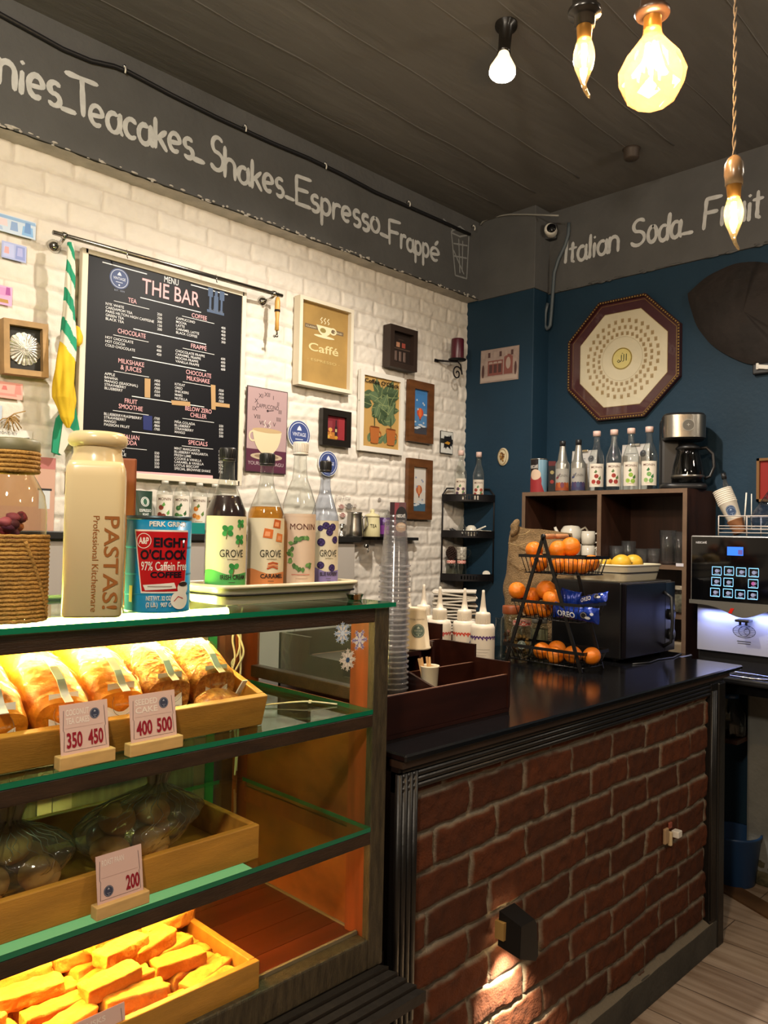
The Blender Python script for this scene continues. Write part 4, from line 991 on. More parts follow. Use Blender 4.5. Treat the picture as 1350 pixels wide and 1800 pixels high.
b = MB(); b.tube([(-.038, 0, .10), (-.050, -.002, .09), (-.047, -.002, .05), (-.041, 0, .02)], .002, IRON, 6); b.build('clasp', t)
p = ony(675, 930, yr+.01); t = thing('purple_tin', 'purple tin with a clear dome lid behind the clear cup stack', 'tin', (p.x, yr+.01, ZS), fc(p))
a = Art(); a.mb.lathe([(.031, 0), (.031, .098), (.029, .100)], mat('purple_tin', '#3c1a55', .35), n=32); a.rect(-.02, .015, .028, .06, P('#6b2f7c'), 1); a.ell(.004, .084, .012, .009, P('#8f7ab0'), 1); a.build('body', t, mapf=oncyl(.0312), maxlen=.006)
b = MB(); b.lathe([(.030, .100), (.031, .118), (.026, .134), (.014, .142), (0, .143)], CLEAR, n=32, cap=False); b.build('lid', t)
p = ony(699, 930, yr-.01); t = thing('coffee_carton', 'tall dark red instant coffee carton behind the clear cup stack', 'carton', (p.x, yr-.01, ZS), fc(p))
a = Art(); a.mb.bx(-.042, .042, 0, .055, 0, .182, mat('dark_red_carton', '#4a1a22', .4), bev=.001)
a.rect(-.042, 0, -.018, .182, P('#2a0f14'), 1); a.poly([(-.018, .18), (.006, .18), (-.004, .12), (-.018, .05)], P('#7a3038'), 1)
a.ell(.018, .110, .030, .050, P('#16100f'), 2); a.text('NESCAFÉ', -.006, .104, .016, P('#d8d4cf'), 3, fit=.044, bold=.02); a.ell(.018, .052, .028, .026, P('#b08a66'), 3); a.ell(.02, .060, .02, .012, P('#d0b494'), 4)
a.build('box', t)

# ================================================================== CORNER RACK
RC = Vector((3.645, 2.935, 0)); RR = .215
def rz(py): return ony(818, py, RC.y-.15).z
ZT = [rz(868), rz(932.5), rz(1009.5)]
t = thing('corner_rack', 'three tier black metal corner rack between the white and blue walls', 'rack', (RC.x, RC.y, ZT[2]-.05)); z0 = ZT[2]-.05
for zt in ZT:
    b = MB(); z = zt-z0; pts = [(0, 0)]+[(-RR*math.cos(a), -RR*math.sin(a)) for a in [PI/2*k/20 for k in range(21)]]
    b.prism([(x, y, z-.040) for x, y in pts], (0, 0, .003), IRON)
    arcp = [(-RR*math.cos(PI/2*k/40), -RR*math.sin(PI/2*k/40)) for k in range(41)]
    for (x0, y0), (x1, y1), k in zip(arcp, arcp[1:], range(40)):
        mid = 14 <= k <= 25
        segs = [(-.040, -.030), (-.008, 0)] if (mid and k % 2) else [(-.040, 0)]
        for s0, s1 in segs:
            b.prism([(x0, y0, z+s0), (x1, y1, z+s0), (x1, y1, z+s1), (x0, y0, z+s1)], (.0015, .0015, 0), IRON)
    b.bx(-RR, 0, -.002, 0, z-.040, z-.018, IRON); b.bx(-.002, 0, -RR, 0, z-.040, z-.018, IRON)
    b.build('tier', t)
for (x, y) in ((-RR+.004, -.004), (-.004, -RR+.004)):
    b = MB(); b.tube([(x, y, 0), (x, y, ZT[0]-z0+.0)]+[(x+(-x*.16 if abs(x) > .1 else 0), y+(-y*.16 if abs(y) > .1 else 0), ZT[0]-z0+.035)]+[(x*.55 if abs(x) > .1 else x, y*.55 if abs(y) > .1 else y, ZT[0]-z0+.038)], .0045, IRON, 7); b.build('upright', t)
def rk(px, dep, tier): q = ony(px, 940, RC.y-dep); return Vector((q.x, q.y, ZT[tier]-.0365))
def berry(c): return fruit(c[0], c[1], leafc=c[2], pos=((-.55, .3), (.5, .3), (-.4, .5), (.45, .5)))
bottle('small_syrup_bottle', 'clear small syrup bottle with dark berry label, left on the corner rack', rk(808, .085, 0), .285, .033, 'monin', CLEAR, PINKCAP, berry(('#4a3a4a', '#6a4a5a', '#5a7a4a')), (.02, .44), 2.2, P('#cfc4b4'), capr=.5, caph=.10, ridged=False, n=28)
bottle('small_syrup_bottle', 'clear small syrup bottle with red berry label, right on the corner rack', rk(839.5, .115, 0), .285, .033, 'monin', CLEAR, PINKCAP, berry(('#8a3a30', '#a04a3a', '#4f7a4a')), (.02, .44), 2.2, P('#cfc4b4'), capr=.5, caph=.10, ridged=False, n=28)
CERAM = mat('white_glazed_ceramic', '#d5cfc0', .22, spec=.5)
p = rk(812, .10, 1); lathe_thing('glass_cruet', 'narrow clear cruet bottle on the middle tier of the corner rack', 'cruet', p, [(.024, 0), (.026, .01), (.026, .05), (.011, .075), (.010, .115), (.013, .118)], CLEAR)
p = rk(828, .13, 1); t = thing('ceramic_bowl', 'upturned white ceramic bowl on the middle tier of the corner rack', 'bowl', p); b = MB(); b.lathe([(.033, 0), (.034, .03), (.028, .055), (.016, .066), (0, .068)], CERAM, n=28); b.build('bowl', t)
for k, (px, dz, ang, lab) in enumerate(((841, .045, .42, 'white soup spoon raised over the edge of the middle tier'), (850, .036, -.06, 'white soup spoon lying flat on the middle tier'))):
    p = rk(px, .16, 1)+Vector((0, 0, dz)); t = thing('soup_spoon', lab, 'spoon', p, fc(p), rot=(0, -ang, fc(p)))
    b = MB(); b.box((.012, 0, 0), (.07, .014, .009), CERAM, bev=.004, seg=3, smooth=True); b.blob((-.032, 0, 0), (.026, .018, .010), CERAM, sub=2); b.build('spoon', t)
p = rk(801, .065, 1)+Vector((0, 0, .0270)); t = thing('black_tongs', 'black handled tongs leaning at the left of the middle tier', 'tongs', p, rot=(0, .48, fc(p))); b = MB(); b.box((0, 0, 0), (.08, .012, .010), BLK, bev=.003); b.box((.004, .006, .008), (.07, .010, .006), BLK, bev=.002); b.build('tongs', t)
JARG = glass('jar_glass', '#e6ebe6', gloss=1.4, rough=.05)
GING = mat('gingham_lid', '#b9433c', .5)
def gingham(): 
    if 'gingham' in MC: return MC['gingham']
    m = bpy.data.materials.new('gingham'); MC['gingham'] = m; m.use_nodes = True; nt = m.node_tree; c = nt.nodes.new('ShaderNodeTexChecker'); c.inputs['Scale'].default_value = 150
    c.inputs['Color1'].default_value = lin('#c24a44'); c.inputs['Color2'].default_value = lin('#dcc7b8'); tc = nt.nodes.new('ShaderNodeTexCoord'); nt.links.new(tc.outputs['Object'], c.inputs[0]); nt.links.new(c.outputs[0], nt.nodes['Principled BSDF'].inputs[0]); return m
def jar(label, loc, r, h, fill=None, fillh=.5, fcol='#8a6a3a', lidh=.016, lidm=None, name='lidded_jar', emb=False, group=None):
    t = thing(name, label, 'jar', loc, fc(loc), group)
    b = MB(); b.lathe([(0, 0), (r*.94, 0), (r, h*.04), (r, h*.76), (r*.92, h*.84), (r*.80, h*.88), (r*.80, h)], JARG, n=32, cap=False); b.build('glass_body', t)
    b = MB(); b.lathe([(r*.86, h-.012), (r*.88, h-.010), (r*.88, h+lidh-.013), (r*.84, h+lidh-.010), (0, h+lidh-.010)], lidm or gingham(), n=32); b.build('lid', t)
    if fill:
        b = MB(); rr = random.Random(int(r*1e5))
        if fill == 'solid': b.lathe([(0, .003), (r*.90, .003), (r*.94, h*.05), (r*.94, h*fillh), (0, h*fillh+.004)], mat('fill_'+fcol[1:], fcol, .8, var=.4, vscale=60), n=28)
        else:
            for k in range(26): b.blob((rr.uniform(-.6, .6)*r, rr.uniform(-.6, .6)*r, rr.uniform(.08, fillh)*h), (r*.26, r*.26, r*.22), mat('fill_'+fcol[1:], fcol, .8, var=.4, vscale=60), r*.1, 60, 1, k)
        b.build('contents', t)
    if emb: a = Art(); emblem(a, 0, h*.36, r*.42, 1, '#5d6a63', '#a9b0a5', False); a.build('emblem', t, mapf=oncyl(r+.0006), maxlen=.005)
    return t
jar('empty jar with a gingham lid under the pine cone, bottom tier of corner rack', rk(794, .045, 2), .029, .105)
jar('empty jar with a gingham lid under the patterned mug, bottom tier of corner rack', rk(812, .088, 2), .029, .105)
p = rk(794, .045, 2)+Vector((0, 0, .1120)); t = thing('pine_cone', 'brown pine cone sitting on a gingham jar lid', 'pine cone', p); b = MB(); CONE = mat('pine_cone_brown', '#2f1a10', .8)
for k in range(90):
    f = k/90; a_ = k*2.4; r = .030*math.sin(PI*(.12+.80*f))
    b.box((r*math.cos(a_)*.8, r*math.sin(a_)*.8, .004+.066*f), (.022, .012, .004), CONE, rot=(0, -.5-.5*f, a_), bev=.0015)
b.blob((0, 0, .035), (.020, .020, .034), CONE, sub=2); b.build('scales', t)
p = rk(812, .088, 2)+Vector((0, 0, .1120)); t = thing('patterned_mug', 'pale lacy patterned mug standing on a gingham jar lid', 'mug', p, fc(p)); LACE = mat('lace_pattern_glaze', '#6f675d', .4, col2='#c9c2b2', vscale=70)
b = MB(); b.lathe([(.024, 0), (.027, .01), (.028, .075), (.0265, .076), (.025, .012), (0, .010)], LACE, n=28); b.build('body', t); b = MB(); b.tube([(.027, 0, .066), (.045, 0, .064), (.052, 0, .042), (.045, 0, .020), (.026, 0, .014)], .004, JARG, 8); b.build('handle', t)
p = rk(815, .15, 2)+Vector((0, 0, .002))
t = thing('saucer', 'white saucer edge leaning at the bottom tier rim of the corner rack', 'saucer', rk(856, .175, 2)+Vector((0, 0, .034)), rot=(.9, 0, fc(p))); b = MB(); b.lathe([(0, 0), (.012, 0), (.022, .006), (.021, .007), (.010, .002), (0, .002)], CERAM, n=28); b.build('saucer', t)

# ================================================================== BLUE WALL
RB = -PI/2
# octagonal frame
OC = Vector((XW-.002, 2.021, 2.415)); R1_ = .343
t = thing('octagonal_frame', 'large octagonal frame with cream calligraphy panel on the blue wall', 'picture frame', OC, RB)
MAH = mat('mahogany', '#33120f', .35, var=.2, vscale=14); GOLD = mat('old_gold', '#8f7440', .4, .7, bump=.3, bscale=120)
oct_ = lambda r: [(r*math.cos(PI/8+PI/4*k), r*math.sin(PI/8+PI/4*k)) for k in range(8)]
b = MB(); o, i = oct_(R1_), oct_(R1_-.015)
for k in range(8):
    p = [o[k], o[(k+1) % 8], i[(k+1) % 8], i[k]]; b.prism([(x, 0, y) for x, y in p], (0, -.028, 0), MAH)
    A_, B_ = Vector(o[k]), Vector(o[(k+1) % 8])
    for q in range(17): c = A_.lerp(B_, (q+.5)/17)*.978; b.blob((c.x, -.028, c.y), (.006, .004, .006), GOLD, sub=1)
b.build('frame', t)
a = Art(.0006)
a.poly(oct_(R1_-.010), mat('maroon_mat', '#3f141d', .4), 1); a.line(oct_(R1_-.026), .003, GOLD, 2, closed=True)
IV = mat('ivory_panel', '#cfc6aa', .5, var=.04, vscale=6)
a.poly(oct_(.268), IV, 3); a.line(oct_(.268), .003, GOLD, 4, closed=True)
TAN, INKB = P('#a58f68'), P('#6b5a3c')
for r, n, w, h in ((.200, 32, .017, .022), (.165, 32, .016, .021), (.133, 28, .016, .020)):
    for k in range(n):
        an = 2*PI*(k+.5*(r == .165))/n; cx, cy = r*math.cos(an), r*math.sin(an); 
        a.poly([(cx-w/2, cy-h/2), (cx+w/2, cy-h/2), (cx+w/2, cy+h/2), (cx-w/2, cy+h/2)], TAN, 4)
        a.line([(cx-w*.3, cy+h*.15), (cx, cy-h*.1), (cx+w*.3, cy+h*.2)], .0018, INKB, 5); a.line([(cx-w*.2, cy-h*.28), (cx+w*.25, cy-h*.25)], .0016, INKB, 5)
a.ring(0, 0, .115, .115, .002, P('#b5aa8c'), 4); a.ell(0, 0, .058, .058, P('#b9a95e'), 4); a.ell(0, 0, .050, .050, P('#cdbf78'), 5); a.ring(0, 0, .054, .054, .003, GOLD, 6)
DG = P('#2c3a2a')                                     # the word in the middle, written right to left
a.line([(.026, .022), (.025, -.014)], .0045, DG, 6); a.line([(.012, .022), (.011, -.012), (.004, -.016)], .0045, DG, 6); a.line([(-.002, .020), (-.003, -.012), (-.010, -.016)], .0045, DG, 6)
a.line([(-.008, -.015), (-.018, -.004), (-.026, -.012), (-.020, -.018), (-.008, -.015)], .004, DG, 6); a.line([(.000, .024), (.004, .029), (.007, .024)], .0025, DG, 6)
a.build('calligraphy_panel', t, mapf=onplane(-.010))
b = MB(); b.prism([(x, -.0165, y) for x, y in oct_(R1_-.028)], (0, -.001, 0), glass('frame_glass', gloss=.8)); b.build('glass_pane', t)

# dark carved wooden shield near the right edge
S = [(1.675, 2.690), (1.660, 2.700), (1.59, 2.748), (1.52, 2.772), (1.447, 2.786), (1.36, 2.776), (1.285, 2.748), (1.20, 2.69), (1.13, 2.60), (1.10, 2.50), (1.13, 2.40), (1.20, 2.33), (1.285, 2.292), (1.36, 2.295), (1.408, 2.312), (1.48, 2.355), (1.55, 2.412), (1.60, 2.475), (1.632, 2.53), (1.655, 2.60), (1.672, 2.66)]
cy, cz = 1.39, 2.54
t = thing('wooden_shield', 'big dark brown rounded wooden shield with a pointed side on the blue wall', 'shield', (XW, cy, cz), RB)
b = MB(); DW = mat('charred_brown_wood', '#1d1613', .8, var=.35, vscale=7, bump=.5, bscale=26)
ring = [Vector((-(y-cy), 0, z-cz)) for y, z in S]
def catm(P_, n):
    out = []; N = len(P_)
    for k in range(N):
        p0, p1, p2, p3 = P_[k-1], P_[k], P_[(k+1) % N], P_[(k+2) % N]
        if k in (0, N-1): out += [p1.lerp(p2, q/n) for q in range(n)]; continue
        for q in range(n):
            u = q/n; out.append(.5*((2*p1)+(p2-p0)*u+(2*p0-5*p1+4*p2-p3)*u*u+(3*p1-p0-3*p2+p3)*u**3))
    return out
ring = catm(ring, 5)
def shf(u, v):
    i = int(u*len(ring)) % len(ring); p = ring[i]*v; d = -.012-.045*(1-v**2.6)
    return (p.x, d-.004*mnoise.noise((p.x*14, p.z*14, 3))*(1 if v < 1 else 0), p.z)
n = len(ring)
b.sheet(lambda u, v: shf(u, v), n, 14, DW, closed_u=True)
b.sheet(lambda u, v: (ring[int(u*n) % n].x, -.012*(1-v), ring[int(u*n) % n].z), n, 2, DW, closed_u=True); b.build('board', t)
q = onx(1338, 648, XW-.02); t = thing('wall_bracket', 'small black and white bracket under the dark shield', 'bracket', q, RB)
b = MB(); b.box((0, .008, 0), (.075, .03, .050), BLK, bev=.006); b.build('body', t); b = MB(); b.box((.012, -.012, .004), (.05, .012, .020), WHP, rot=(0, .2, 0), bev=.003); b.box((-.012, -.012, .010), (.012, .012, .03), WHP, bev=.003); b.build('clip', t)

# postcard on the column, little oval plate
pc = [onx(*p, XC-.002) for p in ((845, 617), (912, 607), (912, 665), (845, 676))]
w, h = pc[0].y-pc[1].y, ((pc[0].z-pc[3].z)+(pc[1].z-pc[2].z))/2; c = sum(pc, Vector())/4
t = thing('tin_postcard', 'faded red tin picture of a street cafe on the blue column', 'print', (XC-.0005, c.y, c.z), rot=(0, .02, RB))
a = Art(); w2, h2 = w/2, h/2; a.mb.bx(-w2, w2, -.003, 0, -h2, h2, P('#8f8076')); a.rect(-w2*.98, -h2*.97, w2*.98, h2*.97, mat('aged_print', '#94827a', .6, var=.15, vscale=30), 1)
R2, R3, DK = P('#7a4a44'), P('#a08e84'), P('#4d3533')
a.rect(-w2*.6, -h2*.6, w2*.2, h2*.3, R2, 2); a.rect(w2*.25, -h2*.6, w2*.7, h2*.45, R2, 2); a.ell(w2*.47, h2*.3, w2*.2, h2*.28, R2, 2); a.ell(w2*.47, h2*.05, w2*.12, h2*.35, R3, 3)
for k in range(3): a.rect(-w2*(.52-k*.24), -h2*.45, -w2*(.36-k*.24), h2*.05, DK, 3); a.poly([(-w2*(.56-k*.24), h2*.1), (-w2*(.33-k*.24), h2*.1), (-w2*(.36-k*.24), h2*.22), (-w2*(.53-k*.24), h2*.22)], R3, 4)
for k in range(6): a.rect(-w2*.9+k*w2*.3, h2*.5, -w2*.78+k*w2*.3, h2*.8, DK if k % 2 else R3, 3)
a.rect(-w2*.95, -h2*.9, w2*.95, -h2*.66, P('#a7978c'), 2); a.ell(-w2*.85, -h2*.3, w2*.07, h2*.4, DK, 3); a.ell(w2*.85, -h2*.3, w2*.06, h2*.4, DK, 3)
a.build('plate', t, mapf=onplane(-.003))
q = onx(885, 803, XC-.002); t = thing('oval_plate', 'small oval cream plaque with dried flowers on the blue column', 'plaque', q, RB)
a = Art(); a.mb.sheet(lambda u, v: (.036*v*math.cos(2*PI*u), -.012*(1-.5*v*v), .050*v*math.sin(2*PI*u)), 36, 6, P('#c2b596'), closed_u=True); a.mb.sheet(lambda u, v: (.036*math.cos(2*PI*u), -.006*(1-v), .050*math.sin(2*PI*u)), 36, 2, P('#c2b596'), closed_u=True)
a.ring(0, 0, .030, .043, .003, P('#8a734a'), 2); rr = random.Random(6)
for k in range(22): an = rr.uniform(0, 6.3); r = rr.uniform(0, .8); a.ell(.022*r*math.cos(an), .032*r*math.sin(an), .006, .005, P(('#7a5226', '#9a7436', '#5b3a1c')[k % 3]), 3+k % 3, 8, an)
a.build('disc', t, mapf=lambda u, v, d: (u, -.0125-d, v))
# security camera on the beam
q = onx(968, 405, 3.72); t = thing('security_camera', 'white dome security camera on the dark beam above the column', 'camera', q, fc(q, -.15))
b = MB(); b.lathe([(.030, -.04), (.034, -.02), (.034, .018), (.030, .030), (.024, .034)], WHP, axis=(0, -1, 0), n=32); b.build('housing', t)
b = MB(); b.lathe([(.026, .030), (.025, .0345), (.012, .038), (0, .039)], mat('lens_black', '#0b0b0e', .08), axis=(0, -1, 0), n=28, c=(.008, 0, 0)); b.build('lens', t)
b = MB(); b.box((-.01, .055, .008), (.075, .05, .085), mat('dark_mount', '#2b2c30', .6), bev=.006); b.build('mount', t)
# red poster at the right edge
q = [onx(*p, XW-.01) for p in ((1331, 806), (1350, 806), (1331, 882))]
t = thing('red_picture', 'red floral picture in a tan frame at the right edge of the blue wall', 'picture', (XW-.001, q[0].y-.12, (q[0].z+q[2].z)/2), RB); h = (q[0].z-q[2].z)/2
b = MB(); 
for x0, x1, z0, z1 in ((-.12, .12, h-.012, h), (-.12, .12, -h, -h+.012), (-.12, -.108, -h, h), (.108, .12, -h, h)): b.bx(x0, x1, -.018, 0, z0, z1, P('#7a5630'))
b.build('frame', t); a = Art(); a.mb.bx(-.109, .109, -.006, 0, -h+.01, h-.01, P('#8a1f1a')); 
for k in range(6): a.ell(-.02+.02*(k % 3), -h*.3+.03*(k//3), .016, .012, P(('#cfc3a8', '#b9a98c')[k % 2]), 2+k, 10, k)
a.build('picture', t, mapf=onplane(-.006))

# ================================================================== BROWN CABINET ON THE BACK COUNTER
XS = 3.48; zt = 1.707; zs = 1.357
yl = onx(918, 865, XS).y; yr_ = onx(1208, 862, XS).y; ym0 = onx(1050, 880, XS).y; ym1 = onx(1057, 880, XS).y
t = thing('cubby_cabinet', 'dark brown open cubby cabinet carrying syrup bottles against the blue wall', 'cabinet', (XS, (yl+yr_)/2, .90)); yc = (yl+yr_)/2
CB = mat('dark_wood_laminate', '#361d10', .5, var=.30, vscale=2.6, stretch=(6, 14, 1), detail=6); CE = mat('pale_cut_edge', '#6a5442', .5, var=.1, vscale=20)
def panel(y0, y1, z0, z1, nm, x0=0, x1=.318):
    b = MB(); b.bx(x0+.002, x1, y0-yc, y1-yc, z0-.90, z1-.90, CB); b.bx(x0-.0005, x0+.002, y0-yc, y1-yc, z0-.90, z1-.90, CE); return b.build(nm, t)
panel(yr_, yl, zt-.020, zt, 'top_board'); panel(yl-.020, yl, .90, zt-.020, 'side_panel'); panel(yr_, yr_+.020, .90, zt-.020, 'side_panel')
panel(ym1, ym0, zs, zt-.020, 'divider'); panel(yr_+.02, yl-.02, zs-.020, zs, 'shelf_board'); panel(yr_+.02, yl-.02, 1.115, 1.135, 'shelf_board')
b = MB(); b.bx(.300, .316, yr_+.02-yc, yl-.02-yc, .0, zt-.02-.90, CB); b.build('back_panel', t)
q = onx(1195, 993, XS-.001); a = Art(); a.mb.box((0, -.0005, 0), (.035, .001, .014), P('#d0cdd6')); o = a.mb.build('price_sticker', t); o.location = (-.002, q.y-yc, q.z-.90); o.rotation_euler = (0, 0, RB)

def ct(px, dep=.09, z=None): q = onx(px, 860, XS+dep); return Vector((q.x, q.y, zt+.0005 if z is None else z))
# two clipboards with menu cards behind the bottles
for px, w, h, lab in ((1022, .15, .235, 'white menu card on a clip behind the silver puree bottles'), (1112, .15, .250, 'white menu card on a clip behind the clear syrup bottles')):
    p = ct(px, .24); t = thing('menu_card', lab, 'menu card', p, rot=(-.12, 0, RB))
    a = Art(); a.mb.box((0, .002, h/2), (w, .003, h), P('#b9b4ad')); a.rect(-w/2*.96, .004, w/2*.96, h*.97, P('#c9c6c2'), 1); emblem(a, w*.28, h*.80, .018, 2, '#2d3038', '#aeb2ba', False); a.rect(-w*.35, h*.80, w*.05, h*.815, P('#8a8a8c'), 2); a.rect(-w*.35, h*.6, w*.3, h*.605, P('#8a8a8c'), 2)
    a.build('card', t, mapf=onplane(.0005)); b = MB(); b.box((0, -.004, h*.985), (.05, .012, .014), CHROME, bev=.003); b.build('clip', t)
    b = MB(); b.box((0, .030, .02), (.04, .055, .004), BLK, rot=(.12, 0, 0)); b.build('foot', t)
p = ct(947, .10); t = thing('cocoa_tin', 'tall printed instant drink tin at the left end of the cabinet top', 'tin', p, fc(p))
a = Art(); a.mb.lathe([(.044, 0), (.045, .003), (.045, .176), (.044, .180)], mat('tin_lightblue', '#6f93a8', .35), n=40); a.mb.lathe([(.0455, .176), (.046, .182), (.043, .183), (0, .181)], STEEL, n=40)
a.rect(-.058, .002, -.004, .176, P('#1b1517'), 1); a.ell(-.022, .060, .036, .055, P('#8f2a2e'), 2); a.ell(-.020, .096, .030, .028, P('#c9b09a'), 3); a.poly([(-.058, .002), (.03, .002), (.012, .05), (-.058, .07)], P('#8f2a2e'), 3); a.text('NESCAFÉ', -.054, .130, .017, P('#cfcac4'), 4, fit=.048, bold=.02)
a.build('body', t, mapf=oncyl(.0452), maxlen=.008)
p = ct(970, .14); t = thing('narrow_carton', 'narrow black and red carton beside the drink tin', 'carton', p, fc(p)); a = Art(); a.mb.bx(-.019, .019, -.02, .02, 0, .170, P('#141214')); a.ell(0, .06, .010, .010, P('#8a2a22'), 1); a.ell(0, .11, .010, .010, P('#9a8a5a'), 1); a.rect(-.019, .145, .019, .17, P('#5a1a1c'), 1); a.build('box', t, mapf=onplane(-.02))
SILB = mat('silver_puree_bottle', '#a5a39c', .32, .75)
for px, cs, lab in ((988, ('#8f4526', '#a85a2e', '#6b3a4a'), 'silver fruit puree bottle with orange print, left of the pair'), (1016, ('#3a3a5c', '#4a3a5a', '#3f4a6a'), 'silver fruit puree bottle with blueberry print, right of the pair')):
    p = ct(px, .10)
    def pa(a, W, z0, z1, cs=cs):
        H = z1-z0; a.text('MONIN', 0, z0+H*.62, H*.12, P('#6a6560'), 3, 'c', fit=W*1.3, bold=.01); a.rect(-W, z0, W, z0+H*.20, P(cs[0]), 2)
        for k in range(5): a.ell(W*(-.7+.35*k), z0+H*.25, W*.24, H*.13, P(cs[k % 3]), 3+k % 3, 12)
        for k in range(3): a.poly([(W*-.9, z0+H*(.52+.03*k)), (W*-.2, z0+H*.80), (W*-.5, z0+H*.55)], P(cs[k]), 2)
    bottle('puree_bottle', lab, p, .290, .037, 'puree', SILB, BLK, pa, (.03, .42), 2.2, P('#9d9a93'), capr=.42, caph=.10, ridged=False, n=32)
for px, cs, lab in ((1048, ('#8a2f28', '#a03a30', '#4f6a3a'), 'clear syrup bottle with red cherry label, next to the silver bottles'), (1078.5, ('#94352c', '#7a2a26', '#4f6a3a'), 'clear syrup bottle with red berry label, second from the silver bottles'),
        (1108.5, ('#7fa03c', '#92b04a', '#3f6a2c'), 'clear syrup bottle with lime label on the cabinet top'), (1140.5, ('#6a9a58', '#8aa868', '#2f6a3c'), 'clear syrup bottle with green mint label beside the coffee maker')):
    bottle('syrup_bottle', lab, ct(px, .09), .305, .038, 'monin', CLEAR, PINKCAP, fruit(cs[0], cs[1], leafc=cs[2], pos=((.0, .46), (-.35, .22), (.25, .20))), (.07, .45), 2.1, P('#d3cbbd'), capr=.50, caph=.085, ridged=False, n=32)
# drip coffee maker
p = ct(1200, .16); t = thing('coffee_maker', 'black and steel drip coffee maker with glass jug on the cabinet', 'coffee maker', p, fc(p)+.10)
b = MB(); b.lathe([(.098, 0), (.104, .004), (.104, .020), (.098, .028), (0, .028)], BLK, n=40, sq=4); b.build('base', t)
b = MB(); b.box((-.052, .052, .18), (.10, .09, .33), BLK, bev=.02, seg=3, smooth=False); b.lathe([(.088, .235), (.096, .245), (.096, .345), (.090, .356), (0, .358)], BLK, n=40, sq=3.2); b.build('tower', t)
b = MB()
def stf(u, v):
    a_ = -PI/2+(u-.5)*2.5; c, s = math.cos(a_), math.sin(a_); q = (abs(c)**3.2+abs(s)**3.2)**(-1/3.2)*.0972; return (c*q, s*q, .242+.104*v)
b.sheet(stf, 40, 2, STEEL); b.build('steel_front', t)
a = Art(); a.ell(.012, .296, .026, .026, P('#5a564f'), 1); a.ring(.012, .296, .026, .026, .003, P('#8d8a82'), 2); a.text('+', .012, .288, .02, P('#9a968e'), 2, 'c'); a.build('badge', t, mapf=lambda u, v, d: (u, -.1000-d, v))
b = MB(); b.lathe([(.055, .032), (.072, .036), (.074, .06), (.066, .12), (.054, .165), (.050, .185), (.054, .196)], glass('smoky_jug_glass', '#8d9094', gloss=1.6, rough=.03), c=(.02, -.015, 0), n=36, cap=False); b.build('jug', t)
b = MB(); b.lathe([(0, .225), (.02, .222), (.05, .205), (.056, .196), (.052, .190)], BLK, c=(.02, -.015, 0), n=32); b.build('jug_lid', t)
b = MB(); b.tube([(.068, -.015, .195), (.10, -.02, .20), (.128, -.022, .17), (.134, -.022, .11), (.118, -.02, .065), (.092, -.018, .055)], .008, BLK, 8); b.build('jug_handle', t)
b = MB(); b.lathe([(.0725, .056), (.0755, .058), (.0755, .068), (.0725, .070)], STEEL, c=(.02, -.015, 0), n=36); b.build('jug_band', t)

# crockery and glasses in the cubbies
def cub(px, dep): q = onx(px, 960, XS+dep); return Vector((q.x, q.y, zs+.0005))
p = cub(1004, .14); t = thing('teapot', 'white ceramic teapot in the left cubby', 'teapot', p+Vector((0, 0, .0845)), fc(p))
lathe_thing('stacked_bowl', 'white bowl hidden under the teapot in the left cubby', 'bowl', p, [(.03, 0), (.05, .03), (.055, .083), (.053, .084), (.045, .03), (0, .008)], CERAM)
b = MB(); b.lathe([(.03, 0), (.048, .01), (.058, .04), (.054, .07), (.044, .084), (.042, .088)], CERAM, n=36); b.build('body', t)
b = MB(); b.lathe([(.043, .086), (.036, .092), (0, .096)], CERAM, n=28); b.build('lid', t)
b = MB(); b.tube([(-.050, -.005, .035), (-.072, -.010, .055), (-.084, -.012, .085)], [.014, .010, .007], CERAM, 10); b.build('spout', t)
b = MB(); b.tube([(.050, .0, .074), (.070, .0, .086), (.082, 0, .070), (.074, 0, .045), (.056, 0, .035)], .0055, CERAM, 8); b.build('handle', t)
def mug(label, p, r, h, extra, name='mug', m=CERAM):
    t = thing(name, label, 'mug', p, fc(p)+extra); b = MB(); b.lathe([(r*.7, 0), (r*.95, h*.15), (r, h*.5), (r*.92, h), (r*.86, h), (r*.9, h*.5), (0, h*.1)], m, n=28); b.build('body', t)
    b = MB(); b.tube([(r*.9, 0, h*.82), (r*1.45, 0, h*.85), (r*1.6, 0, h*.5), (r*1.35, 0, h*.22), (r*.9, 0, h*.2)], r*.13, m, 8); b.build('handle', t); return t
p = cub(1034, .10); mug('white mug at the bottom of the stacked pair in the left cubby', p, .034, .078, 0); mug('white mug on top of the stacked pair in the left cubby', p+Vector((0, 0, .0785)), .035, .072, .1)
mug('white mug half hidden at the cubby divider', cub(1047, .16), .034, .075, .2)
TUMB = glass('tumbler_glass', '#f4f7f8', gloss=2.0, rough=.04, film=.03)
for px, dep, r, h, lab in ((1083, .10, .034, .080, 'straight tumbler at the left of the right cubby'), (1105, .14, .036, .105, 'tall tumbler, second glass in the right cubby'), (1128, .10, .032, .070, 'small tumbler, third glass in the right cubby'), (1149, .10, .033, .072, 'small tumbler, fourth glass in the right cubby'),
        (1174, .12, .040, .16, 'tall flared beer glass in the right cubby'), (1194, .15, .036, .155, 'tall glass at the right end of the right cubby')):
    lathe_thing('tumbler' if h < .12 else 'beer_glass', lab, 'glass', cub(px, dep), [(0, 0), (r*.8, 0), (r*.82, h*.04), (r*.94 if h < .12 else r*.86, h*.4), (r, h), (r*.95, h), (r*.78, h*.08), (0, h*.07)], TUMB, 'glass_body')
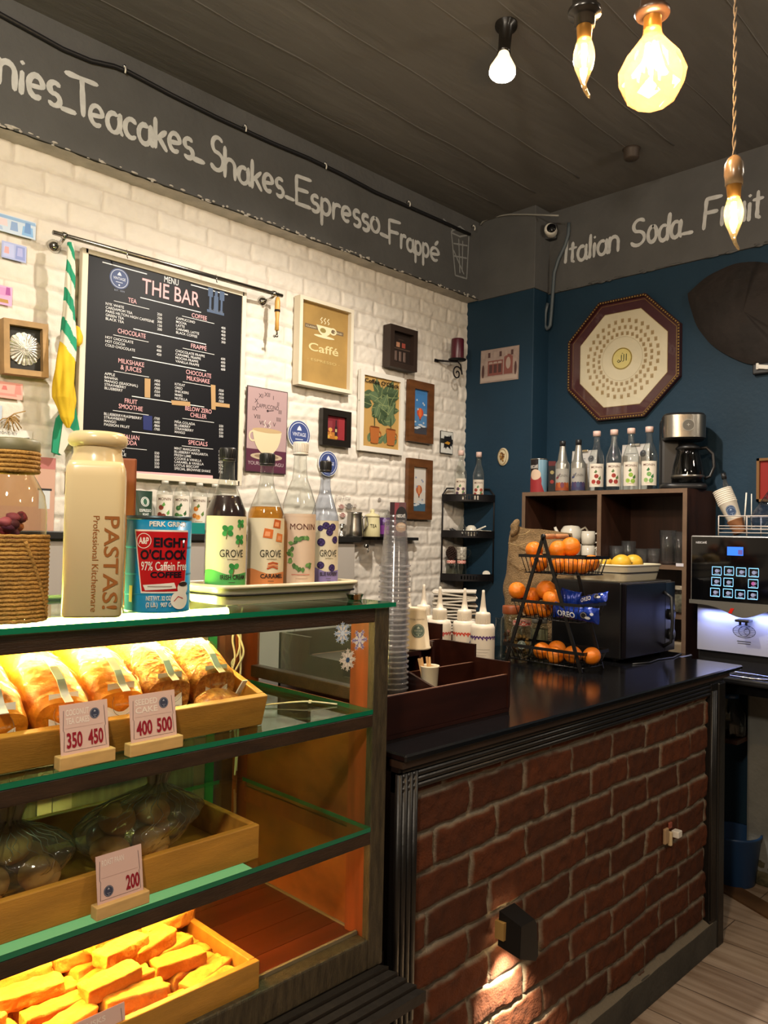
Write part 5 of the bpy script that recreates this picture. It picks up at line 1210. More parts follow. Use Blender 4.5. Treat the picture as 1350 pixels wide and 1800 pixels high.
# something stored low behind the coffee machine
q = onx(1197, 1090, XS+.10); jar('lidded glass jar low in the cabinet behind the microwave', Vector((q.x, q.y, 1.1355)), .034, .12, 'solid', .7, '#6a6256', lidm=CERAM)
t = thing('napkin_pack', 'folded beige packet low in the cabinet behind the microwave', 'packet', (XS+.10, onx(1192, 1150, XS+.08).y, .9455), .3); b = MB(); b.box((0, 0, .03), (.12, .09, .06), mat('beige_packet', '#8f7f66', .6, bump=.3, bscale=30), bev=.012, seg=3); b.build('packet', t)

# ================================================================== SIDE COUNTER AND COFFEE MACHINE
ZSL = .90
t = thing('side_counter', 'dark stone side counter under the coffee machine', 'counter', (3.50, .9, 0)); SLAB = mat('black_granite', '#0f0f11', .16, spec=.6, var=.3, vscale=160)
b = MB(); b.bx(-.24, .298, -1.0, 1.54, .862, ZSL, SLAB, bev=.004); b.build('slab', t)
PIL = mat('rough_grey_render', '#767874', .85, var=.18, vscale=6, bump=.5, bscale=34)
pc0 = onz(1310, 1548, 0)
b = MB(); b.bx(.10, .297, -.35, pc0.y-.9, .0, .861, PIL, bev=.012)
rng = random.Random(4)
for k in range(26): b.blob((.112+rng.uniform(-.004, .01), pc0.y-.9-rng.uniform(.02, .5), rng.uniform(.0, .10)), (.018, .05, .03), mat('damp_mossy_render', '#4a4530', .9, var=.4, vscale=30, bump=.5), .006, 50, 2, k)
b.build('pier', t)
b = MB(); b.bx(.02, .296, .55, .575, .62, .64, mat('dark_wood_laminate')); b.bx(.0, .296, pc0.y-.9+.002, 1.53, .60, .618, mat('dark_wood_laminate')); b.build('under_shelf', t)
q = onx(1291, 1478, 3.52); t = thing('bucket', 'blue plastic bucket on the floor under the side counter', 'bucket', (3.56, q.y+.02, 0)); b = MB(); b.lathe([(.085, 0), (.088, .004), (.110, .20), (.116, .205), (.116, .215), (.107, .213), (.085, .01), (0, .008)], mat('blue_plastic', '#1c3f6a', .4), n=36); b.build('body', t)
b = MB(); b.tube([(.113*math.cos(a_), .113*math.sin(a_), .21+.0) for a_ in [PI*k/14 for k in range(15)]], .003, STEEL, 6); b.build('handle', t)
q = onx(1286, 1262, 3.60); t = thing('glass_demijohn', 'clear glass jar with a blue lid on the shelf under the side counter', 'jar', (3.58, q.y, .6185)); b = MB(); b.lathe([(0, 0), (.06, 0), (.066, .01), (.066, .10), (.04, .15), (.034, .17)], JARG, n=30, cap=False); b.build('glass_body', t); b = MB(); b.lathe([(.036, .165), (.036, .185), (0, .187)], MC['blue_plastic'], n=24); b.build('lid', t)

XM = 3.34
def mm(px, py, x=XM): q = onx(px, py, x); return (-(q.y-MYC), q.z-ZSL)
y0m = onx(1214, 1000, XM).y; MYC = y0m-.20
t = thing('coffee_machine', 'black and silver hot drinks machine with glowing buttons on the side counter', 'coffee machine', (XM, MYC, ZSL), RB)
PAN = mat('black_glass_panel', '#08080a', .08, spec=.6); SILVP = mat('satin_silver_plastic', '#9b9a98', .35, .4); STL = mat('satin_steel_panel', '#b5b6ba', .55, .6)
zt_m = mm(1214, 941)[1]; zp = mm(1214, 1058)[1]; zb = mm(1220, 1142)[1]
b = MB(); b.bx(-.192, .20, .06, .42, .02, zt_m-.012, BLK, bev=.01); b.bx(-.192, .20, .012, .06, zp, zt_m-.012, BLK); b.bx(-.20, .20, -.02, .10, 0, .022, BLK, bev=.004); b.build('body', t)
b = MB(); b.bx(-.2, .204, 0, .02, zp+.002, zt_m, SILVP, bev=.006); b.build('bezel', t)
a = Art(); a.mb.bx(-.195, .199, -.003, .004, zp+.012, zt_m-.005, PAN, bev=.0012)
u, v = mm(1224, 953); a.text('NESCAFÉ', u, v-.005, .0085, P('#bfc0c4'), 1, fit=.046, bold=.02); a.build('front_panel', t, mapf=onplane(-.0033))
sc = [mm(*p) for p in ((1279, 961), (1307, 961), (1307, 977), (1279, 977))]
b = MB(); b.bx(sc[0][0], sc[1][0], -.0045, -.0032, sc[2][1], sc[0][1], emis('screen_blue', '#3f7bff', 1.0)); b.bx(sc[1][0]-.020, sc[1][0]-.002, -.005, -.0046, sc[2][1]+.004, sc[0][1]-.012, emis('screen_dusk', '#7a6ab0', .6)); b.build('screen', t)
cols = ((1259, 1280.5, 1302, 1324), (1258, 1279.5, None, 1323), (1256, 1278.5, 1300, 1322)); rows = ((1003.5, 1003.5, 1005.5, 1006.5), (1022, 1023.5, 0, 1026), (1041, 1042.5, 1044.5, 1046))
BE = emis('button_glow', '#8fd0ff', 1.1); BI = emis('button_icon', '#b9b9d4', .45); BP = emis('button_icon_pink', '#d86fae', .5)
for ri in range(3):
    for ci in range(4):
        if cols[ri][ci] is None: continue
        u, v = mm(cols[ri][ci]+1.5, rows[ri][ci]); s = .0215
        a = Art(.0003); a.mb.bx(u-s, u+s, -.0046, -.0032, v-s*.9, v+s*.9, PAN)
        a.line([(u+s*.9, v+s*.78), (u-s*.85, v+s*.78), (u-s*.85, v-s*.78), (u+s*.9, v-s*.78)], s*.16, BE, 1); a.line([(u+s*.9, v-s*.7), (u+s*.9, v+s*.7)], s*.1, BE, 1)
        a.ell(u+s*.05, v, s*.38, s*.36, BP if (ri, ci) in ((1, 3),) else BI, 2, 14); a.ring(u+s*.42, v+s*.05, s*.18, s*.18, s*.1, BI, 2, 10); a.rect(u-s*.4, v-s*.62, u+s*.5, v-s*.50, BI, 2)
        a.build('button', t, mapf=onplane(-.0046))
# silver lip with the wavy lower edge, spout and red mark
b = MB(); N = 60; top = zp+.012
def wave(u): x = (u-.02)/.10; return zp-.004-.044*math.exp(-x*x*1.3)
pts = [(-.2, top)]+[(.204, top)]+[(.204-.404*k/N, wave(.204-.404*k/N)) for k in range(N+1)]
b.prism([(x, -.012, z) for x, z in pts], (0, .028, 0), mat('silver_lip', '#77756f', .4, .5)); b.build('lip', t)
u, v = mm(1287, 1074); b = MB(); b.prism([(u-.012, -.0125, v-.010), (u+.002, -.0125, v-.010), (u+.013, -.0125, v+.012), (u-.001, -.0125, v+.012)], (0, -.001, 0), P('#c5281e', .3)); b.build('red_mark', t)
u, v = mm(1308, 1091); b = MB(); b.box((u, -.004, v), (.055, .05, .010), BLK, bev=.003); b.cyl((u-.012, -.01, v-.004), (u-.012, -.01, v-.018), .005, BLK); b.cyl((u+.012, -.01, v-.004), (u+.012, -.01, v-.018), .005, BLK); b.build('spout', t)
a = Art(.0004); a.mb.bx(-.185, .195, .040, .062, zb, zp-.004, STL)
u, v = mm(1308, 1110, XM+.04); ET = mat('etched_steel', '#6f7178', .4, .8)
a.ring(u, v, .045, .026, .0028, ET, 1)
for k in range(7): w_ = .043*math.sqrt(max(0, 1-((k-3)/3.6)**2)); a.line([(u-w_, v+(k-3)*.0066), (u+w_, v+(k-3)*.0066)], .0018, ET, 1)
a.ring(u, v, .022, .020, .0024, ET, 2); a.ring(u+.012, v, .012, .012, .002, ET, 2); a.rect(u-.028, v-.044, u+.028, v-.040, ET, 1); a.rect(u-.026, v-.052, u+.026, v-.049, P('#3a3b40'), 1)
a.build('steel_panel', t, mapf=onplane(.040))
b = MB(); b.bx(-.19, .20, -.105, .03, .002, .030, BLK, bev=.008); b.tube([(.02+.15*math.cos(a_), -.045+.055*math.sin(a_), .0345) for a_ in [2*PI*k/40 for k in range(40)]], .0035, CHROME, 7, closed=True)
for k in range(12): b.bx(-.15+.028*k, -.142+.028*k, -.095, .0, .030, .034, BLK)
b.build('drip_tray', t)
# its own cool bay lamps
for k, (yy, e) in enumerate(((-.09, .26), (.09, .26))):
    L_ = light('machine_bay_lamp', 'AREA', (0, 0, 0), e, (.34, .42, 1.0), .16, size_y=.03); L_.parent = t; L_.location = (yy, .0, zp-.048); L_.rotation_euler = (.55, 0, 0)
# wire basket with cups and bottles on top of the machine
q = onx(1263, 940, XM+.02); zt2 = ZSL+zt_m
t = thing('wire_basket', 'white wire basket on top of the coffee machine', 'basket', (XM+.02, q.y-.16, zt2+.002), RB); WIRE = mat('white_wire', '#c9c0bb', .4)
b = MB(); hx, hy, hz = .16, .16, onx(1263, 907, XM+.02).z-zt2-.002
for z in (.012, .028, .040, hz): b.tube([(-hx, 0, z), (hx, 0, z), (hx, hy, z), (-hx, hy, z)], .0026 if z == hz else .002, WIRE, 6, closed=True)
for x in (-hx, -.045, .07, hx):
    b.tube([(x, 0, .0), (x, 0, hz)], .0024, WIRE, 6); b.tube([(x, hy, .0), (x, hy, hz)], .0024, WIRE, 6); b.tube([(x, 0, .012), (x, hy, .012)], .002, WIRE, 6)
for k in range(9): b.tube([(-hx, .018*k+.01, .012), (hx, .018*k+.01, .012)], .0016, WIRE, 5)
b.build('wires', t)
PCUP = mat('white_paper_cup', '#d9d3c7', .55); KRAFT = mat('kraft_paper', '#8f5f3c', .6)
axis = Vector((0, 0, 0))
base = onx(1294, 920, XM+.08); tip = onx(1272, 868, XM+.08); ax = (tip-base).normalized(); rotm = Vector((0, 0, 1)).rotation_difference(ax)
yaw = fc(base)
cup_rot = (rotm.to_matrix() @ Euler((0, 0, yaw)).to_matrix()).to_euler()
proto = None; L_ = (tip-base).length
for k in range(8):
    pos = base+ax*(.0085*k)
    last = k == 0
    if proto is None:
        proto = thing('paper_cup', 'lowest paper cup of the tilted stack in the wire basket, its round emblem showing', 'cup', pos, rot=cup_rot)
        a = Art(); a.mb.lathe([(.025, 0), (.0265, .004), (.0375, .090), (.0395, .092), (.0395, .095), (.037, .095), (.0255, .006), (0, .005)], PCUP, n=36)
        emblem(a, 0, .048, .019, 1, '#34486a', '#9fb0c8', False); a.build('cup', proto, mapf=lambda u, v, d: ((.0268+.0112*(v-.004)/.086+d+.0006)*math.sin(u/.032), -(.0268+.0112*(v-.004)/.086+d+.0006)*math.cos(u/.032), v), maxlen=.005)
    else: dup(proto, pos, cup_rot, 'white paper cup rim in the tilted stack in the wire basket', 'tilted paper cups on the coffee machine')
t = thing('kraft_cup', 'brown kraft cup holding the tilted paper cups in the wire basket', 'cup', base-ax*.046, rot=cup_rot); b = MB(); b.lathe([(.0235, 0), (.0248, .003), (.0325, .058), (.034, .060), (.0315, .058), (.024, .005), (0, .004)], KRAFT, n=32); b.build('cup', t)
for k, (x0, y0, x1, y1) in enumerate(((1308, 925, 1312, 866), (1321, 925, 1321, 868))):
    p0, p1 = onx(x0, y0, XM+.10), onx(x1, y1, XM+.10); t = thing('stirring_stick', ['thick white stick standing in the wire basket', 'thin pale stick standing in the wire basket'][k], 'stick', p0); b = MB(); b.cyl((0, 0, -.01), p1-p0, .0032-.001*k, WHP, n=8); b.build('stick', t)
p0, p1 = onx(1279, 868, XM+.13), onx(1271, 832, XM+.13); t = thing('dark_bottle', 'small dark topped bottle behind the tilted cup stack', 'bottle', p0); b = MB(); d_ = (p1-p0); b.lathe([(.014, -.06), (.014, d_.length*.3), (.007, d_.length*.62), (.007, d_.length*.8)], CLEAR, axis=d_, n=20); b.build('glass_body', t); b = MB(); b.lathe([(.010, d_.length*.72), (.010, d_.length), (0, d_.length*1.01)], BLK, axis=d_, n=20); b.build('cap', t)
p0, p1 = onx(1326, 924, XM+.09), onx(1352, 872, XM+.09); t = thing('cup_sleeve', 'clear plastic sleeve of cups lying slanted in the wire basket', 'sleeve', p0); b = MB(); b.lathe([(.012, 0), (.033, .02), (.036, .04), (.036, .16), (.03, .165)], CLEARB, axis=(p1-p0)+Vector((0, -.02, -.01)), n=28)
for k in range(6): b.lathe([(.030, .035+.02*k), (.034, .04+.02*k), (.030, .045+.02*k)], CLEARB, axis=(p1-p0)+Vector((0, -.02, -.01)), n=28, cap=False)
b.build('sleeve', t)

# ================================================================== BRICK BAR COUNTER
XL, XR, YC = 1.245, 2.985, 1.164
t = thing('bar_counter', 'red brick bar counter with black fluted frame and glossy black top', 'counter', (0, 0, 0))
BLKW = mat('black_painted_wood', '#0d0a08', .42, var=.25, vscale=9, bump=.15, bscale=30)
brick_sheet('brick_panel', 1.25, 2.90, .05, .918, 1.190, REDBRICK, t, res=.005, bl=.2255, bh=.0865, mort=.0105, depth=.009, warp=.007, rough=.0028, boff=.0025, soft=.004, seed=21, xo=.035, zo=.0285)
b = MB(); b.bx(XL+.005, XR-.005, 1.198, 2.02, .02, .955, mat('dark_carcass', '#16110f', .7)); b.bx(2.98, 3.24, 1.46, 2.02, 0, .955, MC['dark_carcass']); b.build('carcass', t)
def flutes(bm_, axis, a0, a1, c0, c1, n, yb=1.180, d=.020):
    w = (c1-c0)/n
    for k in range(n):
        c = c0+w*(k+.5); r = w*.47
        P0, P1 = ((a0, yb-d*.35, c), (a1, yb-d*.35, c)) if axis == 'x' else ((c, yb-d*.35, a0), (c, yb-d*.35, a1))
        bm_.cyl(P0, P1, r, BLKW, n=14)
b = MB(); b.bx(XL, XR, 1.172, 1.195, .914, .969, BLKW); flutes(b, 'x', XL+.01, XR-.01, .914, .969, 4); b.build('fluted_rail', t)
b = MB(); b.bx(XL, 1.306, 1.172, 1.195, .40, .958, BLKW); flutes(b, 'z', .42, .955, XL-.006, 1.306, 4); b.build('fluted_stile', t)
b = MB(); b.bx(2.872, XR, 1.166, 1.20, 0, .958, BLKW, bev=.004); flutes(b, 'z', .115, .93, 2.872, 2.915, 3, yb=1.174); b.bx(2.93, XR+.002, 1.160, 1.20, .0, .955, BLKW, bev=.006); b.bx(XR-.02, XR+.002, 1.17, 2.02, 0, .955, BLKW); b.build('fluted_stile', t)
b = MB(); PLI = mat('cement_plinth', '#3d3a33', .9, var=.2, vscale=7, bump=.4, bscale=40)
b.bx(XL, XR, 1.164, 1.20, 0, .100, PLI, bev=.004)
def led(u, v): x = XL+(2.90-XL)*u; return (x, 1.164+.026*v, .100+.012*v+.004*mnoise.noise((x*9, v, 1)))
b.sheet(led, 240, 3, mat('cement_ledge', '#6a6152', .9, bump=.4, bscale=60)); b.build('plinth', t)
b = MB(); b.prism([(XL, 1.152, 0), (3.128, 1.152, 0), (3.135, 1.40, 0), (3.25, 1.40, 0), (3.25, 2.06, 0), (XL, 2.06, 0)], (0, 0, .017), SLAB)
o = b.build('countertop', t); o.location = (0, 0, .983)
o.modifiers.new('edge', 'BEVEL').width = .004
b = MB(); b.bx(XL, 3.02, 1.160, 1.20, .969, .983, mat('brown_underboard', '#2c1c10', .6, var=.2, vscale=10)); b.build('under_board', t)

# broken switch stub on the bricks
q = ony(1178, 1470, 1.172)
t = thing('cable_stub', 'stub of white plastic and bare fitting left on the brick counter', 'stub', (q.x, 1.1765, q.z)); b = MB(); b.box((-.03, -.004, .008), (.026, .010, .05), P('#a58a6a'), bev=.003); b.box((-.004, -.006, -.006), (.012, .014, .046), P('#c9b58f'), bev=.003); b.box((.0, -.004, .036), (.02, .008, .02), P('#8a4a3c'), bev=.003); b.build('base', t); b = MB(); b.box((.024, -.016, .006), (.03, .026, .022), WHP, bev=.003); b.build('plug', t)
# black downlight on the bricks
LP = Vector((1.640, 1.163, .505)); t = thing('wall_downlight', 'black faceted metal downlight shining on the brick counter', 'wall lamp', LP)
MB_ = mat('matt_black_metal', '#121110', .45, .2); b = MB()
s = [(-.036, .052), (.026, .052), (.038, .036), (.046, -.050), (.034, -.060), (-.040, -.030)]
fr = [(x*.9+.004, z*.92-.004) for x, z in s]
va = [b.bm.verts.new((x, 0, z)) for x, z in s]; vb = [b.bm.verts.new((x, -.060, z-.012)) for x, z in fr]
fs = [b.bm.faces.new(vb)]
for k in range(6):
    if k == 4: continue
    fs.append(b.bm.faces.new((va[k], va[(k+1) % 6], vb[(k+1) % 6], vb[k])))
b._fin(fs, MB_, False); b.bx(-.045, -.030, -.02, .006, -.012, .030, P('#9a7a45')); b.build('hood', t)
b = MB(); b.cyl((0, -.030, -.024), (.002, -.030, -.030), .016, emis('downlight_led', '#ffd9a0', 40), n=20); b.build('led', t)
L_ = light('downlight_lamp', 'SPOT', LP+Vector((.0, -.030, -.034)), 34.0, (1, .84, .58), .012, spot=math.radians(95), blend=.9); aim(L_, LP+Vector((.01, .01, -.4)))

# ================================================================== ON THE COUNTER
ZT_ = 1.0005
# stepped wooden organiser
t = thing('counter_organizer', 'stepped dark mahogany organiser with compartments on the black counter', 'organizer', (1.265, 1.262, ZT_)); OW = mat('organizer_mahogany', '#2a110a', .30, var=.3, vscale=4, stretch=(1, 6, 6), coat=.3); OWI = OW
W_, T_ = .505, .010; D1, D2, D3 = .115, .240, .36; H1, H2, H3 = .100, .168, .212
b = MB(); b.bx(0, W_, 0, D3, 0, .010, OW); b.build('base', t)
b = MB(); b.bx(0, W_-T_, 0, T_, .010, H1, OW, bev=.0015); b.bx(.001, W_-T_, .001, T_-.002, H1, H1+.0006, mat('worn_edge', '#6a4630', .6)); b.build('front_board', t)
for x in (0, W_-T_):
    b = MB(); b.prism([(x, -.002, .010), (x, D3, .010), (x, D3, H3), (x, D2, H3), (x, D2, H2), (x, D1, H2), (x, D1, H1+.033), (x, -.002, H1+.033)], (T_, 0, 0), OW); b.build('side_board', t)
b = MB(); b.bx(T_, W_-T_, D1, D1+T_, .010, H1+.018, OW); b.bx(T_, W_-T_, D1+.002, D1+T_-.002, H1+.018, H1+.0186, MC['worn_edge']); b.bx(T_, W_-T_, D2+.002, D2+T_-.002, H2, H2+.0006, MC['worn_edge']); b.bx(T_, W_-T_, D2, D2+T_, .010, H2, OW); b.bx(0, W_, D3-T_, D3, .010, H3, OW); b.build('cross_board', t)
b = MB(); b.prism([(.205, T_, .01), (.205, D1, .01), (.205, D1, H1+.03), (.205, T_, H1-.002)], (.008, 0, 0), OW); b.prism([(.278, D1+T_, .01), (.278, D2, .01), (.278, D2, H2-.012), (.278, D1+T_, H2-.012)], (.008, 0, 0), OW); b.bx(.33, .338, D1+T_, D3-T_, .01, H2+.02, OW); b.build('divider', t)
b = MB(); b.bx(T_, .285, D1+T_, D2, H2-.012, H2, OW); b.build('ledge_board', t)
q = onz(791, 1195, 1.07); t = thing('orange_packet', 'corner of an orange sugar packet inside the organiser', 'packet', (q.x, q.y+.03, 1.012), rot=(-.25, 0, .3)); b = MB(); b.prism([(-.025, 0, 0), (.02, 0, 0), (.012, 0, .05), (-.018, 0, .085)], (0, .003, 0), P('#d97a1e')); b.build('packet', t)
# inverted paper cups: the top one shows its emblem
q = at(731, 1137, 2.10); cz = ZT_+.1690; proto = None
nst = 0
for k in range(nst+1):
    z = cz-.0125*(nst-k) if False else cz-.0125*k
    if k == 0:
        proto = thing('paper_cup', 'upturned cream paper cup with a grey green round emblem on the organiser', 'cup', (q.x, q.y, z), fc(q)+.05)
        a = Art(); a.mb.lathe([(.0385, 0), (.0400, .001), (.0400, .005), (.0375, .006), (.0262, .100), (.0255, .108), (.0245, .108), (.024, .104), (0, .103)], mat('cream_paper_cup', '#d3c6ab', .55), n=40, cap=False)
        emblem(a, .004, .050, .0175, 1, '#5f7168', '#b5bfae'); a.text('Vintage Home Cafe', .002, .078, .004, P('#8a7f6a'), 1, 'c'); a.build('cup', proto, mapf=lambda u, v, d: ((.0377-.0114*(v-.006)/.094+d+.0005)*math.sin(u/.032), -(.0377-.0114*(v-.006)/.094+d+.0005)*math.cos(u/.032), v), maxlen=.005)
    elif False: dup(proto, (q.x, q.y, z), fc(q)+.05, 'cream paper cup nested under the emblem cup in the organiser', 'nested cream paper cups in the organiser')
# small cup of wooden stirrers
q = at(755, 1170, 2.0); t = thing('stirrer_cup', 'small cream paper cup holding wooden stirrers in the organiser', 'cup', (q.x, q.y, q.z-.020), fc(q)); b = MB(); b.lathe([(.018, -.065), (.019, -.06), (.0235, .016), (.0255, .018), (.025, .021), (.0225, .018), (.018, -.058), (0, -.059)], MC['cream_paper_cup'], n=36); b.build('cup', t)
SW = mat('birch_stirrer', '#d0a873', .6)
for k, (dx, dy, tx) in enumerate(((-.012, .0, -.22), (-.004, .004, -.16), (.010, .0, -.08), (.012, .006, -.12), (-.008, -.006, -.26))):
    s_ = thing('wooden_stirrer', 'flat wooden stirrer standing in the small cream cup', 'stirrer', (q.x+dx, q.y+dy, q.z-.07), rot=(0, tx, fc(q)), group='stirrers in the small cream cup'); b = MB(); b.box((0, 0, .045), (.0055, .0015, .092), SW); b.build('stick', s_)
# tall stack of clear cups
q = at(692, 1100, 1.96); ztop = at(693, 905, 1.96).z; CUPG = glass('clear_cup_plastic', '#fcfcfc', gloss=.9, rough=.10, film=.035, film_col='#cfd0d8')
n = 30; pit = (ztop-.128-1.0115)/(n-1)
proto = None
for k in range(n):
    z = ztop-.128-pit*k
    if proto is None:
        proto = thing('clear_cup', 'clear plastic cup at the very top of the tall inverted stack', 'cup', (q.x, q.y, z)); b = MB()
        b.lathe([(.0374, 0), (.0396, .0008), (.0396, .0042), (.0370, .005)], glass('cup_rim_plastic', '#fbfbfb', gloss=1.4, rough=.10, film=.30, film_col='#dcdee8'), n=28, cap=False); b.lathe([(.0370, .005), (.0345, .022), (.0335, .024), (.0262, .120), (.0250, .1275), (.022, .128), (.021, .125), (0, .125)], CUPG, n=28, cap=False); b.build('cup', proto)
    else: dup(proto, (q.x, q.y, z), None, 'clear plastic cup nested below the top of the tall inverted stack', 'clear cups nested in the tall inverted stack')

# squeeze sauce bottles
SQ = mat('white_squeeze_plastic', '#d6cdbf', .38, spec=.5)
for k, (px, D, y_tip, drip, lab, hid) in enumerate([(850.5, 2.50, 1037, '#4a2a6a', 'white squeeze bottle with a purple drip line, nearest the counter edge', 0), (818, 2.60, 1034, '#c2402c', 'white squeeze bottle with red drip line and blue mark, beside the purple one', 1), (774.5, 2.56, 1031, '#b5484a', 'white squeeze bottle with a faint red line behind the organiser', 0),
        (746, 2.72, 1027, '#c9b9a5', 'white squeeze bottle partly behind the upturned paper cup', 0), (719.5, 2.62, 1033, '#c9b9a5', 'white squeeze bottle almost hidden by the clear cup stack', 0)]):
    q = at(px, 1000, D); ht = at(px, y_tip, D).z-ZT_; R_ = .038; t = thing('sauce_bottle', lab, 'bottle', (q.x, q.y, ZT_), fc(q)); hs = ht-.105
    b = MB(); b.lathe([(0, 0), (R_*.94, 0), (R_, .006), (R_, hs*.72), (R_*1.0, hs*.93), (R_*.90, hs*.99), (R_*.62, hs)], SQ, n=40); b.build('body', t)
    b = MB(); b.lathe([(R_*.60, hs-.002), (R_*.62, hs+.030), (R_*.56, hs+.034), (.0115, hs+.036), (.0085, hs+.055), (.0045, ht-.010), (.0042, ht-.001), (.002, ht)], SQ, n=28)
    for q_ in range(24): an = 2*PI*q_/24; b.box((R_*.61*math.cos(an), R_*.61*math.sin(an), hs+.014), (.0014, .0014, .024), SQ, rot=(0, 0, an))
    b.build('nozzle_cap', t)
    a = Art(); zl = hs*.80; pts = []
    for i in range(41): u = -.055+.11*i/40; pts.append((u, zl+.003*math.sin(u*620)-.0012))
    a.line(pts, .0045, P(drip), 1)
    for i in range(9): a.ell(-.05+.0125*i, zl-.004-(i % 3)*.0015, .0022, .0045, P(drip), 2, 10)
    if hid: a.poly([(.012, hs*.60), (.024, hs*.72), (.026, hs*.58), (.018, hs*.52)], P('#2a3c7a'), 1); a.poly([(.020, hs*.50), (.026, hs*.58), (.028, hs*.5)], P('#c2402c'), 1)
    for i in range(7): a.rect(-.022, hs*.60-.009*i, .024-(i % 3)*.006, hs*.60-.009*i+.0015, P('#b5aca0'), 1)
    a.build('print', t, mapf=oncyl(R_+.0004), maxlen=.006)
# ruffled napkins
q = at(800, 1000, 3.05); t = thing('napkin_stack', 'stack of white ruffled napkins behind the squeeze bottles', 'napkins', (q.x, q.y, ZT_), fc(q)); b = MB(); NAP = mat('white_napkin', '#b9b3a8', .9)
for k in range(14): b.box((0, 0, .10+.012*k), (.17-.004*(k % 3), .13, .007), NAP, rot=(0, .10*math.sin(k*1.7), .05*math.sin(k*2.3)), bev=.002)
b.bx(-.09, .09, -.07, .07, 0, .095, mat('dark_wood_laminate')); b.build('napkins', t)

# ---- three tier fruit stand
FX0, FX1, FY0, FY1 = 2.464, 2.610, 1.455, 1.775; ap = onx(954, 943, FX0); ap2 = onx(1001, 943, FX1)
t = thing('fruit_stand', 'three tier black wire fruit stand with A-shaped legs on the counter', 'fruit stand', ((FX0+FX1)/2, (FY0+FY1)/2, ZT_)); oc_ = Vector(t.location); BM_ = mat('black_metal', '#131212', .4, .3)
def bar(bm_, p, q, w=.013, d=.005):
    p, q = Vector(p), Vector(q); v = q-p; m = Matrix.Identity(3); z = v.normalized(); x = Vector((1, 0, 0)); y = z.cross(x).normalized(); x = y.cross(z)
    m = Matrix((x, y, z)).transposed(); bm_.box((p+q)/2, (d, w, v.length), BM_, rot=m)
for X, A_ in ((FX0, ap), (FX1, ap2)):
    b = MB(); top = Vector((X, (FY0+FY1)/2+(A_.y-(FY0+FY1)/2)*.6, A_.z))
    for y in (FY0, FY1): bar(b, Vector((X, y, ZT_))-oc_, top-oc_)
    b.cyl(top-oc_-Vector((.004, 0, 0)), top-oc_+Vector((.004, 0, 0)), .009, BM_, n=16); b.build('a_frame', t)
    if X == FX0: top0 = top
b = MB(); p, q = top0-oc_, top-oc_; b.lathe([(.008, 0), (.0095, .02), (.0095, .06), (.0075, .062), (.0075, .075), (.0095, .078), (.0095, (q-p).length-.01), (.008, (q-p).length)], mat('light_handle_wood', '#b07a52', .5), c=p, axis=q-p, n=18); b.build('handle', t)
TI = []
for (pl, pr_, yr0, yb0) in (((912, 976), (1028, 981), 978, 1003), ((899, 1054), (1022, 1066), 1058, 1085), ((884, 1131), (1026, 1151), 1140, 1171)):
    x0, x1 = FX0-.012, FX1+.012; y1 = onx(*pl, x0).y; y0 = onx(*pr_, x0).y; zr_ = (onx(*pl, x0).z+onx(*pr_, x0).z)/2; zb_ = max(ZT_+.014, zr_-.062)
    b = MB(); P4 = [(x0, y0, zr_), (x1, y0, zr_), (x1, y1, zr_), (x0, y1, zr_)]; i_ = .016; Q4 = [(x0+i_, y0+i_, zb_), (x1-i_, y0+i_, zb_), (x1-i_, y1-i_, zb_), (x0+i_, y1-i_, zb_)]
    for k in range(4):
        a0, a1 = Vector(P4[k])-oc_, Vector(P4[(k+1) % 4])-oc_; d_ = a1-a0; b.box((a0+a1)/2, (max(abs(d_.x), .003), max(abs(d_.y), .003), .011), BM_)
        c0, c1 = Vector(Q4[k])-oc_, Vector(Q4[(k+1) % 4])-oc_; b.tube([c0, c1], .0022, BM_, 6)
        n_ = 5 if k in (0, 2) else 14
        for j in range(n_+1): b.tube([a0.lerp(a1, (j+.5)/(n_+1)), c0.lerp(c1, (j+.5)/(n_+1))], .0015, BM_, 5)
    for j in range(10): b.tube([Vector(Q4[0]).lerp(Vector(Q4[3]), (j+.5)/10)-oc_, Vector(Q4[1]).lerp(Vector(Q4[2]), (j+.5)/10)-oc_], .0015, BM_, 5)
    b.build('wire_basket', t); TI.append((x0, x1, y0, y1, zr_, zb_))
ORM = mat('orange_peel', '#e07a10', .38, var=.06, vscale=9, bump=.25, bscale=260, spec=.5)
ome = MB(); ome.blob((0, 0, 0), (1, 1, .95), ORM, .02, 2, 4, 3); ome.lathe([(0, .962), (.05, .958), (.07, .93)], P('#5a5a1e'), n=8, cap=False); ome = ome.data('orange')
def orange(px, py, x, r, label, group=None):
    q = onx(px, py, x); o = bpy.data.objects.new('orange', ome); COL.objects.link(o); o.location = q; o.scale = (r, r, r); o.rotation_euler = (random.uniform(-.8, .8), random.uniform(-.8, .8), random.uniform(0, 6)); tag(o, label, 'orange', group)
for px, py, dx, r in ((939, 967, .045, .033), (947, 989, .035, .034), (981, 966, .05, .034), (1003, 961, .075, .036), (983, 993, .045, .030), (1003, 994, .04, .031), (1024, 995, .06, .030)): orange(px, py, FX0+dx, r, 'orange piled in the top basket of the fruit stand', 'oranges in the top basket')
orange(1039, 990, FX0+.11, .031, 'pale peach coloured fruit at the right end of the top basket')
for px, py, dx, r in ((909, 1038, .03, .033), (936, 1047, .075, .033), (960, 1037, .06, .037), (971, 1052, .03, .035), (932, 1069, .04, .031), (956, 1071, .05, .031)): orange(px, py, FX0+dx, r, 'orange piled in the middle basket of the fruit stand', 'oranges in the middle basket')
for px, py, dx, r in ((953, 1144, .06, .033), (976, 1152, .04, .033), (979, 1141, .10, .033), (1007, 1151, .05, .033), (1040, 1153, .04, .032)): orange(px, py, FX0+dx, r, 'orange lying in the bottom basket of the fruit stand', 'oranges in the bottom basket')
